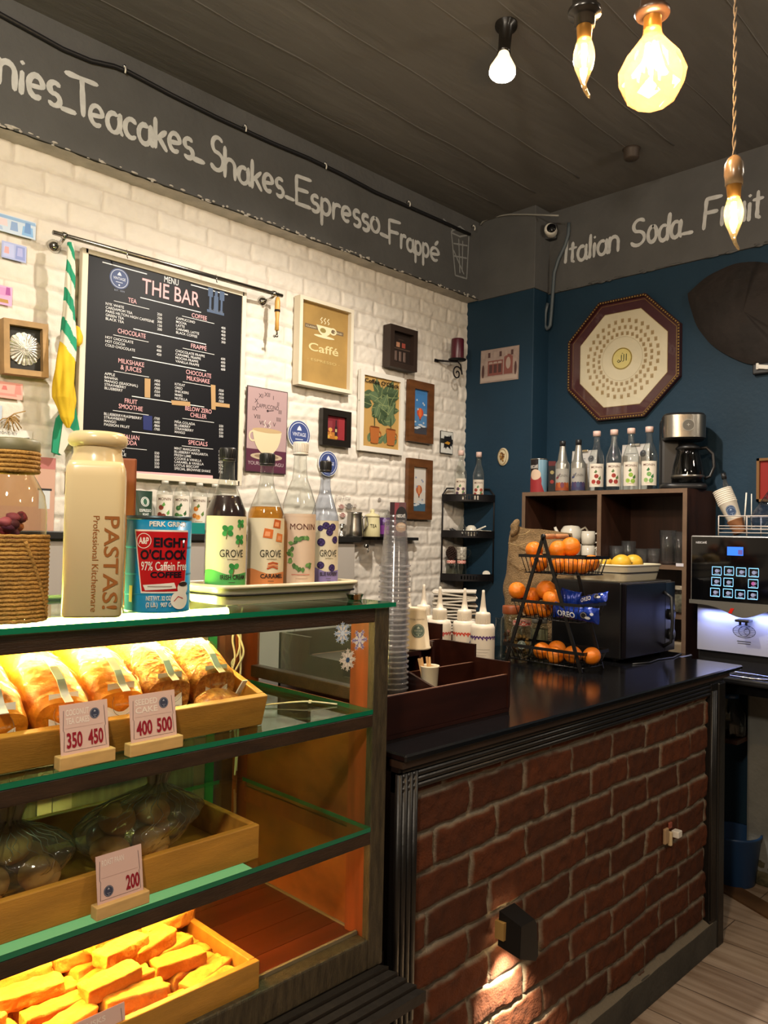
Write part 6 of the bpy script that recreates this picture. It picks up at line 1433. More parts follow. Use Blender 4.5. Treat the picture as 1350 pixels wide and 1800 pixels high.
# blue biscuit packets
BLP = mat('blue_foil', '#12318f', .25, .2, var=.2, vscale=30, bump=.5, bscale=40)
def packet(label, px, py, x, w, h, rot, txt=True):
    q = onx(px, py, x); t = thing('biscuit_packet', label, 'packet', q, rot=rot); a = Art()
    def sh(s): return lambda u, v: ((u-.5)*w, s*.016*(math.sin(PI*u)**.5)*(math.sin(PI*v)**.5)+.002*math.sin(u*31+v*7), (v-.5)*h*(1+.12*abs(2*u-1)**3))
    a.mb.sheet(sh(-1), 26, 14, BLP); a.mb.sheet(sh(1), 26, 14, BLP)
    if txt:
        a.text('OREO', -w*.36, -h*.30, h*.38, P('#d5d9e4'), 1, fit=w*.40, bold=.03); a.ell(w*.22, -h*.02, h*.26, h*.24, P('#1d1a1c'), 1); a.ring(w*.22, -h*.02, h*.20, h*.18, h*.05, P('#6a6a70'), 2); a.ell(w*.30, -h*.16, h*.2, h*.1, P('#cfd3da'), 3); a.ell(w*.38, h*.12, h*.12, h*.10, P('#c9ced9'), 2)
    a.build('wrapper', t, mapf=lambda u, v, d: (u, -.016*(math.sin(PI*min(1, max(0, u/w+.5)))**.5)*(math.sin(PI*min(1, max(0, v/h+.5)))**.5)-.003-d, v), maxlen=.008)
packet('blue biscuit packet lying along the front of the middle basket', 1012, 1077, FX0+.01, .185, .052, (.1, .06, RB))
packet('blue biscuit packet raised diagonally over the right of the middle basket', 1043, 1053, FX0+.08, .13, .038, (-.5, -.22, RB-.2))
packet('crumpled blue biscuit packet behind the oranges of the middle basket', 1001, 1052, FX0+.09, .075, .060, (-.2, .2, RB+.3), False)
# jars inside and behind the stand
bz = TI[2][5]+.003
q = onx(917, 1110, 2.535); jar('glass jar with gingham lid standing in the bottom basket', Vector((q.x, q.y, bz)), .039, .128, 'lumps', .62, '#8a6a3a', emb=True)
q = onx(948, 1120, 2.665); jar('jar of brown grains behind the bottom basket', Vector((q.x, q.y, ZT_)), .034, .145, 'solid', .75, '#5a5236', lidm=mat('grey_lid', '#6a675c', .5))
q = at(899, 1100, 3.16); jar('tall jar with an orange brown lid beside the burlap sack', Vector((q.x, q.y, ZT_)), .042, .175, 'lumps', .6, '#7a4a3a', lidm=mat('orange_brown_lid', '#8a4520', .45), lidh=.03)
q = at(880, 1100, 3.06); lathe_thing('glass_carafe', 'empty clear carafe left of the fruit stand', 'carafe', (q.x, q.y, ZT_), [(0, 0), (.026, 0), (.03, .006), (.03, .09), (.020, .125), (.018, .15), (.021, .155)], JARG, 'glass_body', 30)
# burlap sack
q = at(950, 1000, 3.42); t = thing('burlap_sack', 'burlap sack with a floppy top corner behind the fruit stand', 'sack', (q.x, q.y, ZT_), fc(q)); BUR = mat('burlap', '#7a6242', .95, var=.22, vscale=26, bump=.7, bscale=170)
b = MB(); HS = at(945, 930, 3.42).z-ZT_
def sack(u, v):
    a_ = 2*PI*u; z = HS*v; w = .156*(1-.12*abs(v-.45)*2+.0)*(1-.10*max(0, v-.8)*5*.5); d = .088*(1-.75*max(0, v-.55)/.45)
    x = w*math.copysign(abs(math.cos(a_))**.75, math.cos(a_)); y = d*math.copysign(abs(math.sin(a_))**.75, math.sin(a_))
    p = Vector((x, y, z)); p += Vector((1, 1, .3))*.010*mnoise.noise((x*16, y*16, z*13))
    if v > .80: p.z += (.030*max(0, -x/.14)**2.5-.018*max(0, x/.14)**1.2)*(v-.80)/.2
    if v < .02: p.z = z
    return p
b.sheet(sack, 64, 40, BUR, closed_u=True)
b.sheet(lambda u, v: (sack(u, 0).x*v, sack(u, 0).y*v, .0005), 64, 2, BUR, closed_u=True); b.build('body', t)
b = MB(); ear = at(903, 920, 3.40)-Vector(t.location); ear.rotate(Euler((0, 0, -fc(q))))
b.blob(ear+Vector((.004, .01, -.02)), (.020, .016, .036), BUR, .008, 40, 3, 2, rot=(0, .3, 0)); b.build('corner_ear', t)
b = MB(); b.tube([ear+Vector((.02, -.02, -.05)), ear+Vector((.05, -.03, -.045)), ear+Vector((.07, -.02, -.03))], .0022, mat('twine', '#9a8258', .9), 6); b.tube([ear+Vector((-.02, -.03, -.085)), ear+Vector((.02, -.07, -.095)), ear+Vector((.05, -.075, -.085))], .0022, MC['twine'], 6); b.build('twine', t)

# ---- microwave with a tray of fruit on it
MX, MYm = 2.772, 1.452; zmt = at(1098, 1025, 2.975).z-ZT_
t = thing('microwave', 'black microwave oven beside the fruit stand with a white tray on it', 'microwave', (MX, MYm, ZT_)); MWB = mat('black_enamel', '#0d0d0f', .28, spec=.5)
b = MB(); b.bx(0, .43, .018, .325, .012, zmt, MWB, bev=.006); b.build('body', t)
for x in (.04, .39):
    for y in (.06, .29):
        b = MB(); b.cyl((x, y, 0), (x, y, .0125), .013, BLK, n=14); b.build('foot', t)
b = MB(); b.bx(.004, .335, 0, .019, .018, zmt-.006, mat('dark_door_glass', '#0b080d', .35, spec=.2), bev=.003); d_ = b.build('door', t)
b = MB(); b.bx(.338, .428, .002, .019, .018, zmt-.006, MWB, bev=.003); b.cyl((.383, .003, .085), (.383, -.012, .085), .022, BLK, n=24); b.cyl((.383, .003, .165), (.383, -.012, .165), .022, BLK, n=24); b.build('control_panel', t)
b = MB(); b.tube([(.322, .002, .04), (.322, -.030, .06), (.322, -.036, .14), (.322, -.030, zmt-.065), (.322, .002, zmt-.045)], .007, BLK, 8); b.build('handle', d_)
b = MB(); b.tube([(.02, -.02, .001), (.10, -.05, .003), (.20, -.035, .003), (.30, -.05, .003), (.44, -.02, .003)], .003, BLK, 6); b.build('cable', t)
def enamel_tray(label, loc, rotz, Lx, Ly, h, rimm, k=.80, fl=.002):
    t = thing('enamel_tray', label, 'tray', loc, rotz); EN = mat('ivory_enamel', '#d8cfb4', .25, spec=.5); b = MB()
    def wallp(u, v, s=1.): 
        a_ = 2*PI*u; c, si = math.cos(a_), math.sin(a_); q = (abs(c)**9+abs(si)**9)**(-1/9)
        f = k+(1-k)*v; return Vector((Lx/2*c*q-(1-f)*math.copysign(1, c)*Ly*.4*abs(c*q)**2, Ly/2*si*q*f, h*v))
    b.sheet(lambda u, v: wallp(u, v), 96, 6, EN, closed_u=True); b.sheet(lambda u, v: wallp(u, v)*1.0-Vector((wallp(u, v).x*.02, wallp(u, v).y*.02, -.0025)), 96, 6, EN, closed_u=True)
    b.sheet(lambda u, v: wallp(u, fl/h)*v+Vector((0, 0, fl*(1-v)+.0005)), 96, 3, EN, closed_u=True); b.sheet(lambda u, v: wallp(u, 0)*v, 96, 2, EN, closed_u=True); b.build('tray', t)
    b = MB(); b.tube([wallp(i/96, 1.)+Vector((0, 0, .001)) for i in range(96)], .0042, EN, 8, closed=True); b.build('rolled_edge', t)
    b = MB(); b.tube([Vector((wallp(i/96, .62).x*1.012, wallp(i/96, .62).y*1.012, h*.55)) for i in range(96)], .0022, rimm, 6, closed=True); b.build('dark_rim_line', t)
    return t
ztr = ZT_+zmt+.001
tc_ = (2.985, 1.610); enamel_tray('white enamel tray of yellow fruit on top of the microwave', (tc_[0], tc_[1], ztr), .05, .36, .255, .060, BM_, .88, .036)
YEL = mat('yellow_fruit_skin', '#d0a52c', .45, var=.12, vscale=14)
for px, py, x, d_, lab in ((1058, 994, 2.90, (.045, .036, .030), 'long yellow fruit at the left of the tray on the microwave'), (1092, 992, 2.90, (.040, .036, .034), 'plump yellow fruit in the middle of the tray on the microwave'), (1113, 990, 2.97, (.036, .034, .032), 'yellow fruit at the right of the tray on the microwave')):
    q = onx(px, py, x); t = thing('yellow_fruit', lab, 'fruit', (q.x, q.y, ztr+.0368+d_[2]), fc(q)); b = MB(); b.blob((0, 0, 0), d_, YEL, .005, 14, 3, px); b.build('flesh', t); b = MB(); b.blob((d_[0]*.97, 0, .0), (.006, .004, .004), P('#5b4a22'), 0, 8, 1); b.build('stem', t)
q = onx(1119, 992, 3.03); t = thing('brown_fruit', 'small brown speckled fruit at the right end of the microwave tray', 'fruit', (q.x, q.y, ztr+.0368+.026)); b = MB(); b.blob((0, 0, 0), (.032, .026, .026), mat('brown_fruit_skin', '#6a5220', .7, var=.5, vscale=60), .003, 40, 3, 5); b.build('flesh', t)

# ================================================================== GLASS DISPLAY CASE
CX0, CX1, CY0, CY1 = -.36, 1.20, 1.165, 1.665
ZG, ZS1, ZS2, ZF = 1.318, 1.099, .859, .635          # undersides of top, upper and lower glass; floor
CW = mat('worn_dark_wood', '#2f1f12', .42, var=.35, vscale=7, stretch=(2, 9, 9), bump=.2, bscale=40); CWG = mat('worn_greenish_wood', '#3a3222', .5, var=.45, vscale=16, stretch=(6, 6, 1.2), bump=.35, bscale=60)
RW = mat('reddish_inner_wood', '#7a3a1a', .38, var=.25, vscale=6, stretch=(8, 8, 1)); SIDEW = mat('orange_brown_ply', '#84481b', .45, var=.48, vscale=6, detail=8, stretch=(1, 1, 1.6))
FLW = mat('red_brown_boards', '#5a2712', .30, var=.25, vscale=3, stretch=(1.2, 9, 1))
GLT = glass('shelf_glass', '#d6eee0', gloss=1.0, rough=.02); GED = mat('green_glass_edge', '#0f6b4c', .15, spec=.6); SGL = glass('side_glass', '#e3efe6', gloss=1.0, film=.09, film_col='#c9d0b8')
t = thing('display_case', 'old dark wood and glass bakery display case with two glass shelves', 'display case', (0, 0, 0)); case = t
def cb(nm, *a, m=CW, bev=.002, par=None): b = MB(); b.bx(*a, m, bev=bev); return b.build(nm, par or case)
b = MB(); b.bx(1.157, CX1, CY0, CY0+.020, .578, ZG, CWG, bev=.003); b.bx(1.160, CX1-.002, CY0+.020, 1.240, .578, ZG, RW); b.build('post', case)
b = MB(); b.bx(1.130, CX1, 1.615, CY1, .578, ZG, RW, bev=.003); b.bx(1.10, 1.130, 1.62, CY1, .578, ZG, mat('peeling_brown_paint', '#4a2a1c', .6, var=.5, vscale=18)); b.build('post', case)
b = MB(); b.bx(1.068, 1.090, 1.64, CY1, .60, ZG, mat('green_painted_strip', '#1f6a45', .5, var=.3, vscale=12)); b.build('green_strip', case)
cb('post', CX0, CX0+.045, CY0, CY0+.05, .578, ZG); cb('post', CX0, CX0+.045, 1.615, CY1, .578, ZG)
for z, d in ((ZG, .030), (ZS1, .026), (ZS2, .026)): cb('front_rail', CX0+.04, 1.158, CY0+.001, CY0+.003, z-d, z-.0005)
cb('top_rail', CX1-.030, CX1, 1.238, 1.62, ZG-.030, ZG-.0005); cb('top_rail', CX0, 1.14, 1.625, CY1, ZG-.030, ZG-.0005); cb('side_rail', CX1-.026, CX1, 1.238, 1.62, ZS1+.012, ZS1+.040)
b = MB(); b.bx(CX0+.01, 1.158, CY0, CY0+.036, .578, .640, CWG, bev=.004); b.bx(CX0+.01, 1.158, CY0+.034, CY0+.040, .628, .646, mat('pale_worn_edge', '#7a6a50', .7)); b.build('bottom_rail', case)
b = MB(); b.bx(CX1-.030, CX1-.004, 1.236, 1.62, ZF, ZS1-.002, SIDEW); b.bx(CX1-.034, CX1-.028, 1.236, 1.62, ZF+.0, ZF+.004, mat('pale_worn_edge')); b.build('side_panel', case)
b = MB(); b.bx(CX1-.036, CX1-.028, 1.238, 1.62, ZS2-.050, ZS2-.014, RW); b.bx(CX1-.036, CX1-.028, 1.238, 1.62, ZS1-.040, ZS1-.010, RW); b.build('shelf_batten', case)
b = MB(); 
for k in range(6): b.bx(CX0+.02, CX1-.028, CY0+.034+.078*k, CY0+.034+.078*k+.0765, ZF-.02, ZF, FLW)
b.build('floor_boards', case)
BGR = mat('grey_green_back', '#5d6358', .5, var=.25, vscale=9, stretch=(8, 1, 1)); ALU = mat('aluminium_strip', '#8d8f8c', .35, .7)
for x0, x1, z0, z1 in ((CX0+.04, .36, .64, ZG-.03), (.362, .70, .64, ZG-.03), (.702, 1.066, .64, ZG-.03)):
    b = MB(); b.bx(x0, x1, 1.648, 1.655, z0, z1, BGR); b.bx(x0, x0+.04, 1.642, 1.65, z0, z1, ALU); b.bx(x1-.03, x1, 1.642, 1.65, z0, z1, ALU); b.build('sliding_door', case)
cb('back_board', 1.128, 1.132, 1.60, 1.618, .64, ZS1, m=RW)
def gshelf(nm, x0, x1, y0, y1, z, th=.009):
    b = MB(); 
    b.quad([(x0, y0, z), (x1, y0, z), (x1, y1, z), (x0, y1, z)], GLT); b.quad([(x0, y0, z+th), (x1, y0, z+th), (x1, y1, z+th), (x0, y1, z+th)], GLT)
    for p in ([(x0, y0), (x1, y0)], [(x1, y0), (x1, y1)], [(x1, y1), (x0, y1)], [(x0, y1), (x0, y0)]): b.quad([(p[0][0], p[0][1], z), (p[1][0], p[1][1], z), (p[1][0], p[1][1], z+th), (p[0][0], p[0][1], z+th)], GED)
    return b.build(nm, case)
gshelf('glass_top', CX0-.01, 1.210, 1.156, 1.67, ZG); gshelf('glass_shelf', CX0+.04, 1.157, CY0, 1.63, ZS1); gshelf('glass_shelf', CX0+.04, 1.157, CY0, 1.63, ZS2)
b = MB(); b.quad([(1.192, 1.238, ZS1+.03), (1.192, 1.62, ZS1+.03), (1.192, 1.62, ZG-.02), (1.192, 1.238, ZG-.02)], SGL); b.build('side_glass', case)
for z0, z1 in ((ZS1+.010, ZG-.031), (ZS2+.010, ZS1-.027), (.641, ZS2-.027)):
    b = MB(); b.quad([(CX0+.045, 1.1622, z0), (1.157, 1.1622, z0), (1.157, 1.1622, z1), (CX0+.045, 1.1622, z1)], glass('front_pane_glass', '#fafdfb', gloss=.35, rough=.02)); b.build('front_glass', case)
# base with stepped moulding and brick foot
b = MB(); prof = [(.0, .578), (-.012, .574), (-.012, .566), (-.024, .560), (-.024, .552), (-.036, .546), (-.036, .538), (-.048, .532), (-.048, .524), (-.060, .518), (-.060, .496), (-.02, .49), (.03, .49), (.03, .578)]
mx = lambda d: 1.19-d*1.35
loop0 = [(CX0, CY0+d, z) for d, z in prof]; loop1 = [(mx(min(d, 0)), CY0+d, z) for d, z in prof]
va = [b.bm.verts.new(p) for p in loop0]; vb = [b.bm.verts.new(p) for p in loop1]; fs = [b.bm.faces.new(va), b.bm.faces.new(vb[::-1])]
for k in range(len(va)): fs.append(b.bm.faces.new((va[k], va[(k+1) % len(va)], vb[(k+1) % len(va)], vb[k])))
b._fin(fs, BLKW, False); b.build('base_moulding', case)
b = MB(); b.bx(CX0, 1.243, 1.164, 1.20, 0, .100, mat('cement_plinth')); b.build('plinth', case)
b = MB(); b.bx(CX0, 1.24, 1.20, 1.66, .0, .575, mat('dark_carcass')); b.build('base_box', case)
brick_sheet('brick_foot', CX0, 1.155, .05, .50, 1.190, REDBRICK, case, res=.006, bl=.2255, bh=.0865, mort=.0105, depth=.009, warp=.007, rough=.0028, boff=.0025, soft=.004, seed=21, xo=.035, zo=.0285)

# lamps fixed in the case: bare tube under the top glass, battened tube under the lower shelf
TUBE = emis('warm_tube', (1.0, .66, .20, 1), 175); TUBE2 = emis('amber_tube', (1.0, .55, .14, 1), 105)
t = thing('tube_lamp', 'warm tube lamp under the top glass of the display case', 'lamp', (.60, 1.365, ZG-.0125))
b = MB(); b.cyl((-.33, 0, 0), (.33, 0, 0), .0085, TUBE, n=14); b.build('tube', t)
b = MB(); 
for x in (-.34, .34): b.cyl((x-.012, 0, 0), (x+.012, 0, 0), .011, WHP, n=14); b.bx(x-.008, x+.008, -.006, .006, 0, .0122, WHP)
b.build('end_cap', t)
t = thing('tube_lamp', 'amber tube lamp on a white batten under the lower glass shelf', 'lamp', (.52, 1.30, ZS2-.003))
b = MB(); b.bx(-.40, .36, -.116, .03, -.016, -.004, WHP, bev=.003); b.build('batten', t); b = MB(); b.bx(-.40, .36, -.122, -.070, -.0038, -.001, emis('added_glow_strip', '#c4ecaa', .55)); b.build('glow_strip', t); b = MB(); b.cyl((-.38, 0, -.028), (.34, 0, -.028), .009, TUBE2, n=14); b.build('tube', t)  # glowing strip on the batten is added, to make the shelf glass pale green
# white cords at the back right of the case
t = thing('white_cord', 'white looped cord hanging at the back right of the case', 'cord', (1.112, 1.597, ZG-.032)); CORD = mat('white_cord', '#d9d2bb', .5); b = MB()
def sp3(pts, n=8):
    V_ = [Vector(p) for p in pts]; out = []
    for k in range(len(V_)-1):
        p0, p1, p2, p3 = V_[max(k-1, 0)], V_[k], V_[k+1], V_[min(k+2, len(V_)-1)]
        for q in range(n): u = q/n; out.append(.5*((2*p1)+(p2-p0)*u+(2*p0-5*p1+4*p2-p3)*u*u+(3*p1-p0-3*p2+p3)*u**3))
    return out+[V_[-1]]
b.tube(sp3([(-.016, 0, 0), (-.010, 0, -.035), (.016, -.004, -.085), (.022, -.004, -.115), (.004, 0, -.150), (-.012, 0, -.168), (-.002, -.004, -.120), (-.010, -.004, -.075), (0, -.004, -.050), (.016, 0, -.070), (.010, 0, -.110), (-.008, .0, -.135), (.012, 0, -.175), (.018, 0, -.150), (.012, 0, -.05), (.020, 0, 0)]), .0026, CORD, 6); b.build('cord', t)
t = thing('white_cord', 'white thin cord hanging down past the lower glass shelf', 'cord', (1.118, 1.592, ZS1-.004)); b = MB(); b.tube(sp3([(-.006, 0, 0), (.002, 0, -.04), (-.004, 0, -.09), (.002, 0, -.15), (.0, 0, -.21)]), .0024, CORD, 6); b.tube(sp3([(.006, 0, 0), (-.004, -.003, -.05), (.004, -.003, -.10), (.004, 0, -.2)]), .0024, CORD, 6); b.build('cord', t)
t = thing('cable_tie', 'loose pale cable tie lying on the upper glass shelf', 'cable tie', onz(545, 1240, ZS1+.0095)+Vector((0, 0, .002))); b = MB(); b.tube(sp3([(-.10, .06, 0), (-.04, .03, .004), (.0, .0, .006), (.045, -.035, 0)]), .0018, CORD, 6); b.box((0, 0, .006), (.008, .006, .005), CORD, rot=(0, 0, .6)); b.build('tie', t)
for k, (px, py, c1, c2, lab) in enumerate(((602, 1113, '#8fa6c6', '#c9d6e6', 'pale blue snowflake sticker, upper left of the three'), (632, 1125, '#7d76a8', '#cdc9e0', 'violet snowflake sticker, right of the three'), (611, 1160, '#b9b2a8', '#d9d6d2', 'white snowflake sticker with a dark centre, lowest of the three'))):
    q = ony(px, py, 1.1605); t = thing('snowflake_sticker', lab, 'sticker', q); a = Art(.0003); r = .0235
    pl = [(r*(1.0 if i % 2 == 0 else .52)*math.cos(PI*i/(6 if k == 1 else 8)), r*(1.0 if i % 2 == 0 else .60)*math.sin(PI*i/(6 if k == 1 else 8))) for i in range(12 if k == 1 else 16)]
    a.poly(pl, P('#d6d0c6'), 0)
    n_ = 6 if k == 1 else 8
    for i in range(n_):
        an = 2*PI*i/n_; a.line([(0, 0), (r*.9*math.cos(an), r*.9*math.sin(an))], r*.10, P(c1), 1)
        for s in (.45, .7):
            for d in (-.5, .5): a.line([(r*s*math.cos(an), r*s*math.sin(an)), (r*(s+.18)*math.cos(an+d*.5), r*(s+.18)*math.sin(an+d*.5))], r*.08, P(c1), 1)
    a.ell(0, 0, r*.22, r*.22, P('#2f4a6a' if k == 2 else c2), 2, 12); a.build('sticker', t)
q = onx(648, 1105, 1.1905); t = thing('door_tag', 'white plastic tag with a grey slot in the top corner of the side glass', 'tag', q, RB); b = MB(); b.box((0, -.003, 0), (.020, .005, .050), WHP, bev=.002); b.box((0, -.0058, .014), (.010, .001, .012), P('#6d7074')); b.build('tag', t)

# ------------------------------------------------------------------ crates
CRW = mat('honey_pine', '#b07a2c', .5, var=.18, vscale=5, stretch=(1.5, 9, 9), bump=.1, bscale=50)
def crate(label, loc, L, D, h, rx=0., th=.014):
    t = thing('wooden_crate', label, 'crate', loc, rot=(rx, 0, 0)); b = MB()
    b.bx(-L+th, -th, th, D-th, 0, .008, CRW); b.build('bottom', t)
    for nm, a_ in (('front_board', (-L, 0, 0, th, 0, h)), ('back_board', (-L, 0, D-th, D, 0, h)), ('end_board', (-th, 0, th, D-th, 0, h)), ('end_board', (-L, -L+th, th, D-th, 0, h))):
        b = MB(); b.bx(*a_, CRW, bev=.002); b.build(nm, t)
    return t
ZA, ZB_, ZC_ = ZS1+.0095, ZS2+.0095, ZF+.0005
TILT = math.radians(16.5)
crate('honey pine crate of tea cake loaves tilted on the upper glass shelf', (.905, 1.206, ZA), .72, .285, .060, TILT)
b = MB(); b.bx(-.62, -.06, .20, .25, 0, .050, CRW); o = b.build('crate_prop'); o.location = (.905, 1.206, ZA); tag(o, 'wooden strip propping up the back of the tilted loaf crate', 'prop')
crate('pine crate with bagged buns on the lower glass shelf', (.895, 1.192, ZB_), .72, .310, .062)
crate('pine crate of golden rusks on the floor of the case', (.893, 1.178, ZC_), .72, .285, .054)
# ------------------------------------------------------------------ loaves in the tilted crate
def bread_mat(name, top, side):
    m = mat(name, side, .6, var=.18, vscale=22, bump=.35, bscale=60); return m
BRD = mat('golden_cake_crust', '#c8680f', .5, col2='#e6951f', vscale=16, bump=.3, bscale=70, detail=6)
SEED = mat('seeded_crust', '#9c4f14', .55, col2='#dea04a', vscale=75, bump=.5, bscale=120)
WRAP = glass('plastic_wrap', '#fdfbf6', gloss=.32, rough=.16, bump=.5, bscale=30)
CARD = mat('white_label_card', '#e6dfd0', .5)
def loaf(label, x, v0, m, L=.19, w=.092, h=.098, card=True, yaw=0., wrap=True, group=None):
    c, s = math.cos(TILT), math.sin(TILT); base = Vector((x, 1.204+.016+v0*c, ZA+.014+v0*s))
    t = thing('cake_loaf', label, 'loaf', base, rot=(TILT, 0, yaw), group=group)
    def shp(f, g=1., e=0.):
        def fn(u, v):
            # v along the length, u round the section: flat base, domed top
            a_ = 2*PI*u; X_ = math.cos(a_); Z_ = math.sin(a_)
            q = (abs(X_)**4+abs(Z_)**(4 if Z_ < 0 else 2.6))**(-1/4); vv = 1-abs(2*v-1)**7
            hx = w/2*(.90+.10*vv)+e; hz = h/2*(.86+.14*math.sin(PI*v)**.6)+e
            z = Z_*q*hz; z = max(z, -h/2*.98-e*.2)+h/2
            sl = 1-.22*max(0, 1-v*2.2)*(z/h)
            p = Vector((X_*q*hx, v*L, z*sl+.001)); p += Vector((mnoise.noise((x*50+p.x*30, p.y*30, p.z*30)), 0, mnoise.noise((p.x*34, p.y*34, x*40+9))))*.0030*f
            return p
        return fn
    b = MB(); fn = shp(1); b.sheet(fn, 40, 26, m, closed_u=True)
    for v in (0, 1): b.sheet(lambda u, r, v=v: Vector((0, v*L+(-.006 if v == 0 else .006)*(1-r), h*.45)).lerp(fn(u, v), r), 40, 7, m, closed_u=True)
    b.build('cake', t)
    if wrap:
        b = MB(); f2 = shp(2.2, 1, .0035); b.sheet(f2, 44, 22, WRAP, closed_u=True); b.sheet(lambda u, r: Vector((0, -.010*(1-r), h*.45)).lerp(f2(u, 0), r), 44, 4, WRAP, closed_u=True); b.build('wrapper', t)
    if card:
        a = Art(.0004); cw = .047; ch = .062
        a.rect(-cw/2, 0, cw/2, ch, CARD, 1); a.ring(0, ch*.52, .0185, .0185, .0007, P('#6a5a44'), 2); a.text('VINTAGE HOME CAFE', 0, ch*.50, .0030, P('#8a7c66'), 2, 'c', fit=.028); a.poly([(-.003, ch*.72), (.003, ch*.72), (0, ch*.80)], P('#4a4236'), 2); a.text('QUALITY SEAL', 0, ch*.08, .0042, P('#5a4c3a'), 2, 'c', fit=.036)
        yb0, zb0 = -.0065, h*.22
        a.build('label_card', t, mapf=lambda u, v, d: (u, yb0-.004-d+max(0, v-ch*.42)*.62, zb0+v))
        b = MB(); pts = [(-.0115, zb0+ch*.92), (.006, h*.84), (.030, h*.99), (.062, h*1.04+.003), (.092, h*1.05+.004)]
        for i in range(len(pts)-1):
            (y0, z0), (y1, z1) = pts[i], pts[i+1]; b.prism([(-.0065, y0, z0), (.0065, y0, z0), (.0065, y1, z1), (-.0065, y1, z1)], (0, 0, .0012), CARD)
        b.build('label_strip', t)
    return t
loaf('tea cake loaf half out of view at the left end of the crate', .335, .010, BRD); loaf('wrapped tea cake loaf second from the left, with a QUALITY SEAL card', .437, .012, BRD); loaf('wrapped tea cake loaf with white card, behind the 350 450 price sign', .536, .020, BRD)
loaf('bright yellow wrapped tea cake loaf in the middle of the crate', .636, .030, BRD); loaf('seeded tea cake loaf behind the 400 500 price sign', .735, .045, SEED); loaf('seeded tea cake loaf at the right end of the crate', .835, .052, SEED)
t = thing('seeded_roll', 'small wrapped seeded roll in the front right corner of the loaf crate', 'roll', (.828, 1.206+.040, ZA+.012+.012), rot=(TILT, 0, .1)); b = MB(); b.blob((0, 0, .024), (.050, .030, .024), SEED, .004, 30, 3, 2); b.build('roll', t); b = MB(); b.blob((0, 0, .0265), (.055, .035, .026), WRAP, .006, 40, 3, 4); b.build('wrapper', t); b = MB(); b.box((.048, .0, .042), (.018, .002, .040), CARD, rot=(.2, .2, .3)); b.build('tag', t)
# ------------------------------------------------------------------ price signs
PKC = mat('pink_price_card', '#d8b3ad', .55); PINE = mat('pale_pine_block', '#cfa56a', .55, var=.1, vscale=12, stretch=(2, 8, 8))
def sign(label, x0, x1, z, y, texts, embl, hdr, hh=.083, wb=None):
    w = x1-x0; t = thing('price_sign', label, 'price sign', ((x0+x1)/2, y, z), .03)
    b = MB(); b.box((0, .010, .010), (w, .020, .020), PINE, bev=.0015); b.build('block', t)
    a = Art(.0003); cw = w*.86; lean = .16
    mf = lambda u, v, d: (u, .008-d+v*lean, .010+v)
    a.mb.quad([mf(-cw/2, 0, -.0012), mf(cw/2, 0, -.0012), mf(cw/2, hh, -.0012), mf(-cw/2, hh, -.0012)], PKC)
    a.rect(-cw/2, 0, cw/2, hh, PKC, 0); LN = P('#6a5458')
    for s in (-1, 1): a.line([(s*cw*.42, hh*.90), (s*cw*.44, hh*.55), (s*cw*.42, hh*.52), (s*cw*.44, hh*.18)], .0008, LN, 1)
    a.line([(-cw*.42, hh*.18), (cw*.42, hh*.18)], .0005, LN, 1); a.line([(-cw*.40, hh*.58), (cw*.40, hh*.58)], .0005, P('#c79f9a'), 1)
    for k, s in enumerate(hdr): a.text(s, -cw*.38, hh*(.80-.15*k), hh*.11, P('#ead6d0'), 1, fit=cw*.48, bold=.02)
    emblem(a, embl[0]*cw, embl[1]*hh, cw*.105, 1, '#3b3d55', '#a9a6b5', False)
    for s, u, fw in texts: a.text(s, u*cw, hh*.24, hh*.26, P('#8f1428'), 2, fit=cw*fw, bold=.03)
    a.build('card', t, mapf=mf); return t
ys = 1.163
sign('pink price sign reading 350 450, standing before the unseeded tea cake loaves', ony(106, 1340, ys).x, ony(206, 1325, ys).x, ZA, ys+.003, [('350', -.38, .32), ('450', .06, .32)], (.22, .78), ['COCONUT', 'TEA CAKES'])
sign('pink price sign reading 400 500, below the seeded loaves at the crate end', ony(230, 1318, ys).x, ony(325, 1300, ys).x, ZA, ys+.003, [('400', -.38, .34), ('500', .06, .34)], (.24, .78), ['SEEDED', 'CAKE'])
sign('pink price sign reading 200 with its emblem low, before the bagged buns', ony(171, 1600, ys).x, ony(266, 1575, ys).x, ZB_, ys+.003, [('200', .12, .30)], (-.26, .32), ['ROAST PAAN'], .080)
sign('pink price sign cut off at the bottom, before the rusk crate', .545, .640, ZC_, ys-.0+.040-.040+.018-.018+.003, [('250', .05, .34)], (-.26, .32), ['RUSKS'], .070)
